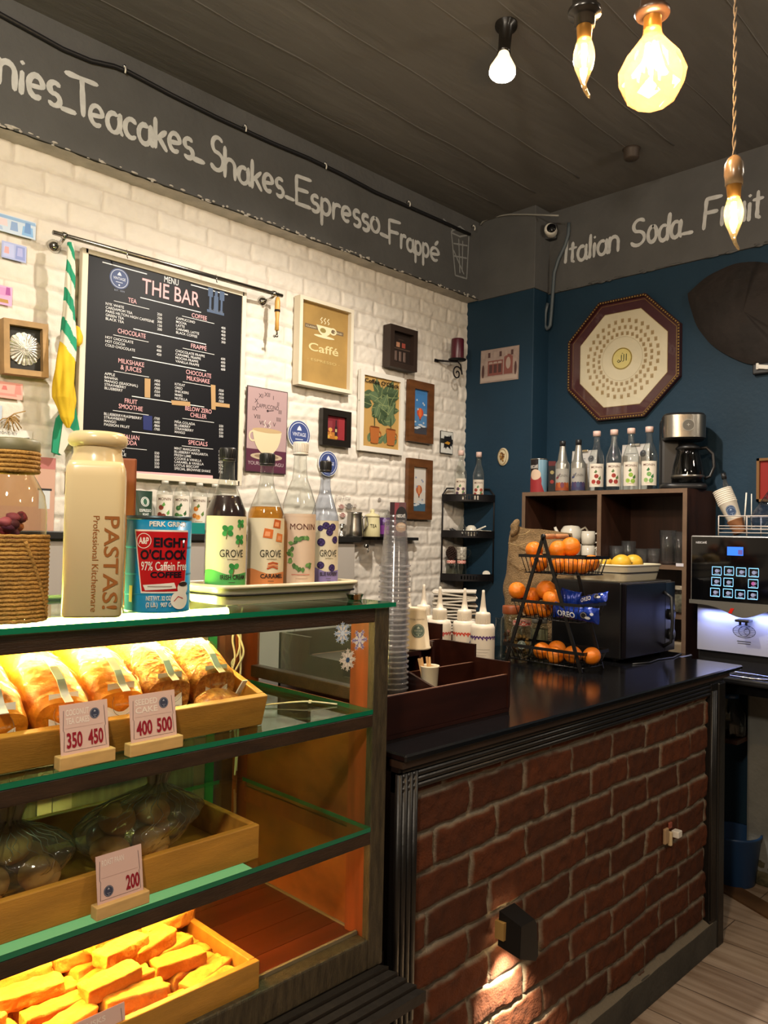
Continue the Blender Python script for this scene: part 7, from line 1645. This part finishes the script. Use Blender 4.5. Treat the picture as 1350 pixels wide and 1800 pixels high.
# ------------------------------------------------------------------ bagged buns
BAG = glass('crinkled_clear_bag', '#e9e4da', gloss=1.6, rough=.14, bump=1.0, bscale=26, film=.12, film_col='#e3dac6'); BAGK = glass('gathered_plastic', '#e9e4da', gloss=1.5, rough=.2, film=.42, film_col='#d8cdb8'); BUN = mat('pale_bun_crust', '#b9823c', .55, col2='#d6ab66', vscale=9, bump=.1, bscale=50)
def bag(label, bl, x, y, sx, sy, hb, neck, seed, buns):
    z0 = ZB_+.0085; t = thing('bread_bag', label, 'bag', (x, y, z0)); b = MB(); nk = Vector(neck)
    def fn(u, v):
        a_ = 2*PI*u
        if v < .68:
            f = v/.68; r = math.sin(PI*(.10+.62*f))**.7*(1 if f < .55 else 1-.82*((f-.55)/.45)**1.6); z = hb*f; cx = nk.x*max(0, f-.3)/.7; cy = nk.y*max(0, f-.3)/.7
            wr = 1+.05*math.sin(a_*9+seed)*f+.10*mnoise.noise((math.cos(a_)*2+seed, math.sin(a_)*2, f*4)); return (cx+sx*r*math.cos(a_)*wr, cy+sy*r*math.sin(a_)*wr, z+.001)
        f = (v-.68)/.32; r = .011+.020*f**1.3; wr = 1+.28*math.sin(a_*7+seed); return (nk.x+r*wr*1.3*math.cos(a_)+.01*f, nk.y+r*wr*math.sin(a_), hb+.085*f)
    b.sheet(fn, 72, 40, BAG, closed_u=True); b.sheet(lambda u, r: (fn(u, 0)[0]*r, fn(u, 0)[1]*r, .001), 72, 2, BAG, closed_u=True); b.build('plastic', t)
    b = MB(); rr_ = random.Random(seed)
    for k in range(26):
        u0 = k/26+rr_.uniform(-.01, .01); v1 = rr_.uniform(.25, .50); pts = [Vector(fn(u0+.012*math.sin(i*1.3+k), .70-(.70-v1)*i/12))*1.0 for i in range(13)]; c_ = Vector((0, 0, hb*.4))
        b.tube([p+(p-c_).normalized()*.0008 for p in pts], [.0013*(1-.07*i) for i in range(13)], BAGK, 4)
    b.sheet(lambda u, v: Vector(fn(u, .64+.36*v))+Vector((math.cos(2*PI*u), math.sin(2*PI*u), 0))*.0006, 72, 14, BAGK, closed_u=True); b.build('gathered_neck', t)
    for k, (dx, dy, dz, r) in enumerate(buns):
        n_ = thing('bun', bl, 'bun', (x+dx, y+dy, z0+dz), rot=(random.uniform(-.3, .3), random.uniform(-.3, .3), 0), group=bl); q = MB(); q.blob((0, 0, 0), (r, r, r*.72), BUN, .004, 20, 3, k+seed); q.build('crust', n_)
bag('clear knotted bag of round buns at the right of the bun crate', 'round bun inside the bag with the tall upright knot', .715, 1.335, .115, .088, .118, (.050, .0, 0), 3, [(-.055, -.030, .034, .034), (.02, -.035, .034, .034), (.055, .025, .034, .034), (-.03, .035, .036, .034), (.035, -.01, .078, .034), (-.03, -.005, .076, .034)])
bag('clear knotted bag of round buns at the left of the bun crate', 'round bun inside the left knotted bag', .505, 1.335, .100, .088, .112, (-.005, .0, 0), 8, [(-.045, -.030, .032, .034), (.035, -.032, .032, .034), (.04, .030, .034, .034), (-.03, .035, .034, .033), (.0, .0, .076, .033)])
# ------------------------------------------------------------------ rusks
RUS = mat('golden_rusk', '#bf7a1e', .8, col2='#dda53e', vscale=40, bump=.5, bscale=70); RUSD = mat('browned_rusk', '#b06a20', .7, col2='#c98430', vscale=18, bump=.5, bscale=70)
def rusk_mesh(m1, m2, seed, d):
    b = MB(); bmesh.ops.create_cube(b.bm, size=1.0); bmesh.ops.subdivide_edges(b.bm, edges=b.bm.edges[:], cuts=9, use_grid_fill=True)
    R_ = .0055
    for v in b.bm.verts:
        p = Vector((v.co.x*d[0], v.co.y*d[1], v.co.z*d[2])); q = Vector([max(-(h/2-R_), min(h/2-R_, c)) for c, h in zip(p, d)]); w = p-q
        if w.length > 1e-6: p = q+w.normalized()*R_
        dr = w.normalized() if w.length > 1e-6 else Vector((0, 0, 1))
        v.co = p+dr*(mnoise.noise(p*60+Vector((seed, 0, 0)))*.0038+mnoise.noise(p*150+Vector((0, seed, 0)))*.0014)
    b._fin(b.bm.faces[:], m1, True); i2 = b.mi(m2)
    b.bm.normal_update()
    for f in b.bm.faces:
        if abs(f.normal.y) > .6: f.material_index = i2
    return b.data('rusk')
RM = [rusk_mesh(RUS, RUSD, k*3.3, (.100+.006*(k % 2), .039, .027+.003*(k % 3))) for k in range(5)]
def rusk(x, y, z, rz, rx=0., ry=0., k=0):
    o = bpy.data.objects.new('rusk', RM[k % 5]); COL.objects.link(o); o.location = (x, y, z); o.rotation_euler = (rx, ry, rz); tag(o, 'golden rusk stick in the pile in the floor crate', 'rusk', 'golden rusks piled in the floor crate')
zc = ZC_+.0085; k = 0; rng = random.Random(12)
for layer, (rows_, cols_, zoff) in enumerate(((6, 6, .014), (5, 5, .040), (4, 4, .066))):
    for i in range(rows_):
        for j in range(cols_):
            x = .825-j*.112-layer*.03-rng.uniform(0, .012); y = 1.178+.030+i*(.235/(rows_-.4))*(.92)+(.008*layer)+layer*.02
            if layer == 2 and (i+j) % 3 == 2: continue
            if layer >= 1 and j == 0 and i == 0: continue
            rusk(x, y, zc+zoff, rng.uniform(-.22, .30)+.06, rng.uniform(-.10, .10), rng.uniform(-.06, .06), k); k += 1
rusk(.845, 1.40, zc+.058, .35, .1, .1, 2); rusk(.80, 1.37, zc+.072, .30, .1, .05, 1); rusk(.70, 1.36, zc+.090, .25, 0, 0, 3); rusk(.69, 1.31, zc+.086, .28, 0, .05, 0)
# ================================================================== ON TOP OF THE CASE
ZP = ZG+.0095
t = thing('pasta_jar', 'tall cream ceramic square jar lettered PASTAS! on the case top', 'jar', (.591, 1.252, ZP), math.radians(-28.5)); JC = mat('cream_ceramic', '#d0bd93', .22, spec=.5); s = .046
b = MB(); b.lathe([(s*.93, 0), (s, .004), (s*1.0, .225), (s*.98, .240), (s*.90, .250)], JC, n=64, sq=9, cap=True); b.lathe([(s*.90, .250), (.040, .258), (.0375, .266), (.0385, .278)], JC, n=64, cap=False); b.build('body', t)
b = MB(); b.lathe([(.036, .274), (.0445, .278), (.047, .285), (.0455, .294), (.040, .299), (.030, .299), (.028, .290), (.03, .26)], JC, n=64, cap=False); b.build('rim', t)
a = Art(.0004); BRN = P('#8a5426', .4); yf = -s*1.0-.0006
a.text('PASTAS!', s*.36, .162, .0225, BRN, 1, 'l', fit=.148, rot=-PI/2, bold=.012); a.text('Professional Kitchenware', -.001, .162, .0098, BRN, 1, 'l', fit=.152, rot=-PI/2, bold=0)
a.build('lettering', t, mapf=onplane(yf))
a = Art(.0004); a.rect(-.012, .196, .012, .232, P('#c9a878'), 1); a.rect(.000, .196, .012, .232, P('#b5651f'), 2)
for k in range(5): a.rect(-.010, .200+.006*k, -.002, .202+.006*k, P('#7a5a34'), 2)
a.build('sticker', t, mapf=lambda u, v, d: (-s-.0006-d, -u-.012, v))
# rope wrapped jar
t = thing('rope_jar', 'glass jar of dried flowers wrapped in rope at the left of the case top', 'jar', (.452, 1.238, ZP), fc((.452, 1.238))); ROPE = mat('jute_rope', '#a57c3a', .85, var=.25, vscale=40, bump=.6, bscale=220)
b = MB(); b.lathe([(.046, 0), (.050, .004), (.050, .128), (.050, .165), (.046, .190), (.036, .210), (.030, .220), (.032, .232), (.032, .262)], glass('rope_jar_glass', '#eeeade', gloss=1.8, rough=.03), n=48, cap=False); b.build('glass_body', t)
b = MB()
for k in range(21): b.tube([(.0525*math.cos(2*PI*i/40), .0525*math.sin(2*PI*i/40), .004+.0062*k+.0004*math.sin(i*3)) for i in range(40)], .0033, ROPE, 6, closed=True)
b.tube([(.0545*math.cos(-.3-.05*i), .0545*math.sin(-.3-.05*i), .004+.0065*i) for i in range(19)], .0030, ROPE, 6); b.build('rope_wrap', t)
b = MB()
for k in range(5): b.tube([(.0355*math.cos(2*PI*i/36), .0355*math.sin(2*PI*i/36), .226+.0066*k) for i in range(36)], .0035, ROPE, 6, closed=True)
b.build('neck_rope', t)
b = MB(); b.lathe([(.036, .255), (.0375, .257), (.0375, .270), (.034, .274), (0, .275)], mat('dull_green_lid', '#6f6c50', .5, var=.2, vscale=30), n=40); b.build('lid', t)
b = MB(); rr = random.Random(9)
for k in range(34): an, r = rr.uniform(0, 6.3), rr.uniform(0, .036); b.blob((r*math.cos(an), r*math.sin(an), rr.uniform(.09, .165)), (.010, .010, .008), P(('#8a3a4a', '#a3566a', '#5a2a3a', '#b06a4a', '#6a3a5a')[k % 5]), .005, 90, 2, k)
b.build('dried_flowers', t)
# coffee can
t = thing('coffee_can', 'blue and red vintage coffee can between the cream jar and the tray', 'can', (.716, 1.268, ZP), fc((.716, 1.268))+.10); R_ = .0555; H_ = .166
a = Art(.0004); TB = mat('turquoise_tin', '#137fae', .28, spec=.5); a.mb.lathe([(R_-.001, 0), (R_+.0008, .001), (R_+.0008, .004), (R_, .006), (R_, H_-.006)], TB, n=64)
for z in (.112, .066, .032): a.mb.lathe([(R_, z-.002), (R_+.0007, z), (R_, z+.002)], TB, n=64, cap=False)
RED, WHT, NVY = P('#b0171d', .3), P('#dcd9d2', .3), P('#16131c', .3)
a.poly([(-.050, .142), (.052, .142), (.046, .034), (-.034, .034)], WHT, 1); a.poly([(-.047, .139), (.052, .139), (.044, .037), (-.032, .037)], RED, 2)
a.text('PERK GRIND', -.022, .148, .0085, WHT, 2, fit=.066, bold=.03); a.ring(-.031, .123, .0125, .0125, .0012, WHT, 3); a.text('A&P', -.040, .118, .011, WHT, 3, fit=.018, bold=.03)
a.text('EIGHT', -.014, .113, .0155, NVY, 4, fit=.060, bold=.04); a.text("O'CLOCK", -.036, .092, .0155, NVY, 4, fit=.082, bold=.04)
a.text('97% Caffein Free', -.034, .073, .0150, WHT, 4, fit=.082, bold=.01); a.text('COFFEE', -.018, .061, .0095, NVY, 4, fit=.054, bold=.04)
a.poly([(-.030, .048), (.022, .052), (.026, .042), (-.026, .039)], WHT, 4); a.rect(-.022, .0445, .018, .0465, P('#9a8f86'), 5)
a.text('NET WT. 32 OZ.', -.024, .022, .0075, WHT, 3, fit=.042, bold=.02); a.text('(2 LB.)  907 G', -.024, .011, .0075, WHT, 3, fit=.042, bold=.02)
a.ell(.034, .022, .018, .016, WHT, 5); a.ell(.040, .042, .012, .012, WHT, 5); a.ell(.040, .049, .010, .004, P('#2a1a12'), 6); a.line([(.022, .020), (.030, .028), (.040, .024)], .0015, P('#b0171d'), 6); a.rect(-.060, .018, -.052, .046, P('#c9b56a'), 1)
a.build('body', t, mapf=oncyl(R_+.0008), maxlen=.006)
b = MB(); b.lathe([(R_, H_-.007), (R_+.001, H_-.005), (R_+.001, H_), (R_-.001, H_), (R_-.003, H_-.004), (0, H_-.004)], mat('dark_tin_lid', '#3a4a52', .35, .6), n=64); b.build('lid', t)
# wooden board standing behind the jar
q = at(222, 900, 1.46); t = thing('wooden_board', 'reddish brown wooden board standing behind the cream jar', 'board', (q.x, q.y, ZP), fc(q)); b = MB(); b.box((-.016, 0, (at(230, 806, 1.46).z-ZP)/2), (.064, .014, at(230, 806, 1.46).z-ZP), mat('red_brown_wood', '#7a3e1e', .45, var=.2, vscale=12, stretch=(8, 8, 1)), bev=.003); b.build('board', t)
# enamel tray with four syrup bottles
tr_ = enamel_tray('cream enamel tray carrying four syrup bottles on the case top', (1.035, 1.352, ZP), .035, .37, .165, .034, BM_, .80, .025)
zb_ = ZP+.0262
def grove(flav, c, art2):
    def f(a, W, z0, z1):
        H = z1-z0; pts = [(-W, z0), (W, z0)]+[(W-2*W*k/16, z0+H*(.20+.07*math.cos(PI*1.15*k/16+.0)**2*(1 if k > 8 else .35))) for k in range(17)]
        a.poly(pts, P(c), 2); art2(a, W, z0, H)
        a.text('GROVE', -W*.30, z0+H*.44, H*.105, P('#2a2a22'), 5, fit=W*.95, bold=.0); a.rect(-W*.02, z0+H*.405, W*.42, z0+H*.412, P('#6a6a5a'), 5)
        a.text(flav, -W*.26, z0+H*.135, H*.062, P('#2a2420'), 5, fit=W*1.05, bold=.02); a.rect(W*.05, z0+H*.09, W*.3, z0+H*.097, P('#4a4a40'), 5); a.rect(W*.1, z0+H*.05, W*.3, z0+H*.058, P('#4a4a40'), 5)
    return f
def clover(a, W, z0, H):
    for cx, cy, r in ((-.02, .80, .17), (.52, .90, .13), (.48, .68, .15), (.26, .28, .17)):
        for k in range(4 if cy > .4 else 3):
            an = PI/4+PI/2*k; a.ell(W*(cx+r*.8*math.cos(an)), z0+H*cy+W*r*.8*math.sin(an), W*r*.72, W*r*.6, P(('#3f9a4a', '#2f7f3c')[k % 2]), 3+k % 2, 14, an)
        a.line([(W*cx, z0+H*cy), (W*(cx-.05), z0+H*cy-W*r*1.9)], W*.035, P('#6a5a34'), 3)
def caram(a, W, z0, H):
    for cx, cy, r, m in ((.02, .78, .22, '#c96a30'), (.42, .92, .2, '#b85a24'), (.56, .72, .2, '#cf7a3c')):
        a.poly([(W*(cx-r), z0+H*cy-W*r*.8), (W*(cx+r*.8), z0+H*cy-W*r), (W*(cx+r), z0+H*cy+W*r*.7), (W*(cx-r*.7), z0+H*cy+W*r)], P(m), 3); a.poly([(W*(cx-r*.7), z0+H*cy-W*r*.5), (W*(cx+r*.3), z0+H*cy-W*r*.6), (W*(cx+r*.4), z0+H*cy+W*r*.3), (W*(cx-r*.5), z0+H*cy+W*r*.4)], P('#e0986a'), 4)
    for k in range(3): a.line([(W*(.0+.02*k), z0+H*(.27+.035*k)), (W*.25, z0+H*(.30+.03*k)), (W*.5, z0+H*(.27+.035*k))], W*.07, P(('#b0522a', '#d58a5c')[k % 2]), 3)
def berries(a, W, z0, H):
    for cx, cy, r in ((.0, .92, .2), (.38, .90, .2), (.2, .82, .2), (-.25, .66, .22), (.55, .70, .2), (-.25, .30, .2), (.38, .26, .2), (-.3, .88, .16)):
        a.ell(W*cx, z0+H*cy, W*r, W*r, P('#2f2350'), 3, 16)
        for k in range(7): an = k*2.4; a.ell(W*(cx+r*.55*math.cos(an)), z0+H*cy+W*r*.55*math.sin(an), W*r*.24, W*r*.24, P(('#4a3a78', '#3a2c64')[k % 2]), 4, 8)
def mint(a, W, z0, z1):
    H = z1-z0; a.line([(-W*.9, z0+H*.04), (W*.9, z0+H*.04), (W*.9, z0+H*.96), (-W*.9, z0+H*.96)], W*.02, P('#c9b09a'), 2, True); a.text('MONIN', -W*.52, z0+H*.78, H*.085, P('#5a2f24'), 3, fit=W*1.3, bold=0); rr = random.Random(5)
    for k in range(22):
        an = 1.0+k*.21; cx, cy = W*.10+W*.55*math.cos(an), z0+H*.46+H*.20*math.sin(an); leaf(a, cx, cy, W*.28, W*.09, an+rr.uniform(-1, 2.2), P(('#4f7f45', '#6a9a58', '#3f6a3a')[k % 3]), 3+k % 4)
    a.rect(-W*.4, z0+H*.15, W*.5, z0+H*.165, P('#c48a7a'), 3); a.rect(-W*.2, z0+H*.10, W*.4, z0+H*.107, P('#b9a08f'), 3)
DSY = mat('dark_syrup', '#1f0508', .12, spec=.6); ASY = glass('amber_syrup', '#e6bd62', gloss=.6, rough=.05)
for px, D, h, r, kind, cap_, art_, lm, liq, lvl, span, lab in ((395, 1.570, .282, .0405, 'syrup', BLK, grove('IRISH CREAM', '#4fa458', clover), P('#d8cfae'), DSY, .66, 2.5, 'dark brown syrup bottle with a green clover label, first on the tray'), (465, 1.640, .280, .0385, 'syrup', BLK, grove('CARAMEL', '#c97f4a', caram), P('#d6ccb0'), ASY, .60, 2.5, 'amber syrup bottle with an orange caramel label, second on the tray'),
        (523.5, 1.700, .312, .0365, 'monin', WHP, mint, P('#cdb8a4'), None, 0, 2.4, 'empty tall bottle with white cap and mint leaf label on the tray'), (568.5, 1.770, .279, .0315, 'syrup', BLK, grove('BLUE RASPBERRY', '#7f74b0', berries), P('#d3cbb6'), None, 0, 2.6, 'empty bottle with purple blackberry label, last on the tray')):
    q = at(px, 1000, D); bottle('syrup_bottle', lab, (q.x, q.y, zb_), h, r, kind, CLEARB if r < .034 else CLEAR, cap_, art_, (.012, .515 if kind == 'syrup' else .50), span, lm, liq, lvl, capr=.40 if kind == 'syrup' else .44, caph=.085, extra=.12, n=48)
q = onz(625, 1053, ZP); lathe_thing('steel_dish', 'tiny steel dish at the right end of the case top', 'dish', (1.176, 1.248, ZP), [(.012, 0), (.014, .001), (.019, .012), (.0205, .013), (.018, .012), (.013, .002), (0, .002)], CHROME)
# ================================================================== CEILING BULBS
BRASS = mat('brass_collar', '#a8793c', .3, .9); BKL = mat('bakelite_black', '#15120f', .25, spec=.6)
CLG = glass('bulb_glass', '#fff4df', gloss=1.0, rough=.02, film=.035, film_col='#ffe0a0'); AMG = glass('amber_bulb_glass', '#ffd9a8', gloss=1.0, rough=.04, film=.06, film_col='#ffb878'); FIL = emis('filament', (1, .72, .34, 1), 420); FILW = emis('reflector_face', (1, .90, .74, 1), 120)
# reflector lamp fixed to the ceiling
q0 = onz(890, 42, ZC); q1 = q0+Vector((-.02, -.03, -.0)); t = thing('reflector_lamp', 'small bright reflector bulb in a black socket fixed to the ceiling', 'ceiling lamp', q0); pz = at(883, 128, (q0-CP).dot(_f)-.06)-q0; dr = pz.normalized()
b = MB(); b.lathe([(.040, 0), (.040, .012), (.024, .020), (.022, pz.length*.55), (.024, pz.length*.62)], BKL, axis=dr, n=28); b.build('socket', t)
b = MB(); b.lathe([(.018, pz.length*.60), (.024, pz.length*.70), (.046, pz.length*.93), (.0465, pz.length)], mat('frosted_reflector', '#d6cfc2', .3, emit='#ffdca8', estr=1.2), axis=dr, n=32, cap=False); b.build('bulb', t)
b = MB(); b.lathe([(0, pz.length*1.0), (.030, pz.length*.99), (.046, pz.length*.965)], FILW, axis=dr, n=32, cap=False); b.build('lit_face', t)
def flame_bulb(t, L, m, tail=.030, r=.0175):
    b = MB(); pr = [(.0095, 0), (.0135, .010), (r, .026), (r*1.02, .036), (r*.86, .052), (r*.5, .068), (r*.22, .082)]
    b.lathe([(a_, -z) for a_, z in pr][::-1], m, n=28, cap=False); b.tube([(0, 0, -.080), (.003, 0, -.090), (.008, 0, -.100), (.010, 0, -.104)], [.0042, .0034, .0026, .001], m, 10); b.build('bulb', t)
    b = MB(); b.tube([(0, 0, -.012), (.0, 0, -.03)], .004, FIL, 8); b.tube([(.005, .0, -.026), (0, .004, -.040), (-.004, 0, -.030), (.002, -.003, -.046)], .0016, FIL, 6); b.build('filament', t)
p = at(1027, 66, 1.32); t = thing('flame_bulb', 'flame tipped clear bulb in a big black socket near the ceiling front', 'light bulb', p, fc(p)); BB = p
b = MB(); b.lathe([(.0115, -.004), (.0135, .024), (.0145, .026)], BRASS, n=24); b.build('collar', t); flame_bulb(t, .1, CLG)
b = MB(); b.lathe([(.017, .018), (.0175, .034), (.027, .038), (.0275, .046), (.021, .050), (.020, .072), (.018, .088), (.008, .096), (.005, .10)], BKL, n=32); b.build('socket', t); b = MB(); b.cyl((0, 0, .098), (0, 0, ZC-p.z-.004), .004, BLK, n=8); b.cyl((0, 0, ZC-p.z-.03), (0, 0, ZC-p.z-.0005), .04, BKL, n=24); b.build('cord', t)
light('flame_bulb_light', 'POINT', p+Vector((0, 0, -.035)), 1.2, WARM, .01)
p = at(1147, 50, 1.48); t = thing('diamond_bulb', 'large faceted amber diamond bulb glowing near the ceiling', 'light bulb', p, .2); b = MB(); rr_ = random.Random(2)
pr = [(.0165, .0), (.019, -.016), (.034, -.036), (.053, -.062), (.0625, -.086), (.060, -.100), (.048, -.130), (.034, -.142)]
n = 9; rings = [[Vector((r*math.cos(2*PI*(i+.5*(j % 2))/n), r*math.sin(2*PI*(i+.5*(j % 2))/n), z)) for i in range(n)] for j, (r, z) in enumerate(pr)]
rv = [[b.bm.verts.new(v) for v in rg] for rg in rings]; fs = []
for j in range(len(rv)-1):
    for i in range(n):
        A_, B_, C_, D_ = rv[j][i], rv[j][(i+1) % n], rv[j+1][i], rv[j+1][(i+1) % n]
        if j % 2 == 0: fs += [b.bm.faces.new((A_, B_, C_)), b.bm.faces.new((B_, D_, C_))]
        else: fs += [b.bm.faces.new((A_, B_, D_)), b.bm.faces.new((A_, D_, C_))]
fs.append(b.bm.faces.new(rv[-1])); b._fin(fs, AMG, False); b.build('bulb', t)
b = MB(); 
for k in range(5): an = 2*PI*k/5; b.tube([(.008*math.cos(an), .008*math.sin(an), -.03), (.026*math.cos(an+.3), .026*math.sin(an+.3), -.085), (.010*math.cos(an+.6), .010*math.sin(an+.6), -.040)], .0022, emis('diamond_filament', (1, .74, .38, 1), 300), 6)
b.build('filament', t)
b = MB(); b.lathe([(.0165, -.004), (.0165, .022), (.018, .024)], BRASS, n=24); b.build('collar', t)
b = MB(); b.lathe([(.019, .020), (.030, .024), (.033, .030), (.024, .036), (.022, .060), (.018, .075), (.006, .080)], mat('brown_socket', '#3a2a20', .3, spec=.6), n=32); b.build('socket', t); b = MB(); b.cyl((0, 0, .078), (0, 0, ZC-p.z-.004), .004, BLK, n=8); b.cyl((0, 0, ZC-p.z-.03), (0, 0, ZC-p.z-.0005), .04, BKL, n=24); b.build('cord', t)
light('diamond_bulb_light', 'POINT', p+Vector((0, 0, -.07)), 13.0, WARM, .02)
p = at(1290, 345, 1.50); t = thing('flame_bulb', 'flame tipped clear bulb hanging low on a twisted cord at the right', 'light bulb', p, fc(p)); 
b = MB(); b.lathe([(.0115, -.004), (.0140, .024), (.0150, .026)], BRASS, n=24); b.build('collar', t); flame_bulb(t, .1, CLG)
b = MB(); b.lathe([(.016, .020), (.0165, .036), (.018, .040), (.0175, .060), (.012, .072), (.005, .078)], mat('clear_brown_socket', '#5a4a38', .25, spec=.6), n=32); b.build('socket', t)
b = MB(); LZ = ZC-p.z
for ph in (0, PI): b.tube([(.0022*math.cos(ph+z*110), .0022*math.sin(ph+z*110), .075+z) for z in [k*.006 for k in range(int((LZ-.08)/.006))]], .0020, mat('twisted_cord', '#3a342c', .8), 5)
b.cyl((0, 0, LZ-.03), (0, 0, LZ-.0005), .035, BKL, n=24); b.build('cord', t)
light('flame_bulb_light', 'POINT', p+Vector((0, 0, -.035)), 1.2, WARM, .01)
q = onz(1110, 262, ZC); t = thing('ceiling_rose', 'dark empty fitting on the ceiling beyond the diamond bulb', 'ceiling fitting', q); b = MB(); b.lathe([(.028, -.05), (.034, -.045), (.036, -.01), (.042, -.0005)], mat('dusty_fitting', '#3a3028', .6), n=28); b.build('fitting', t)
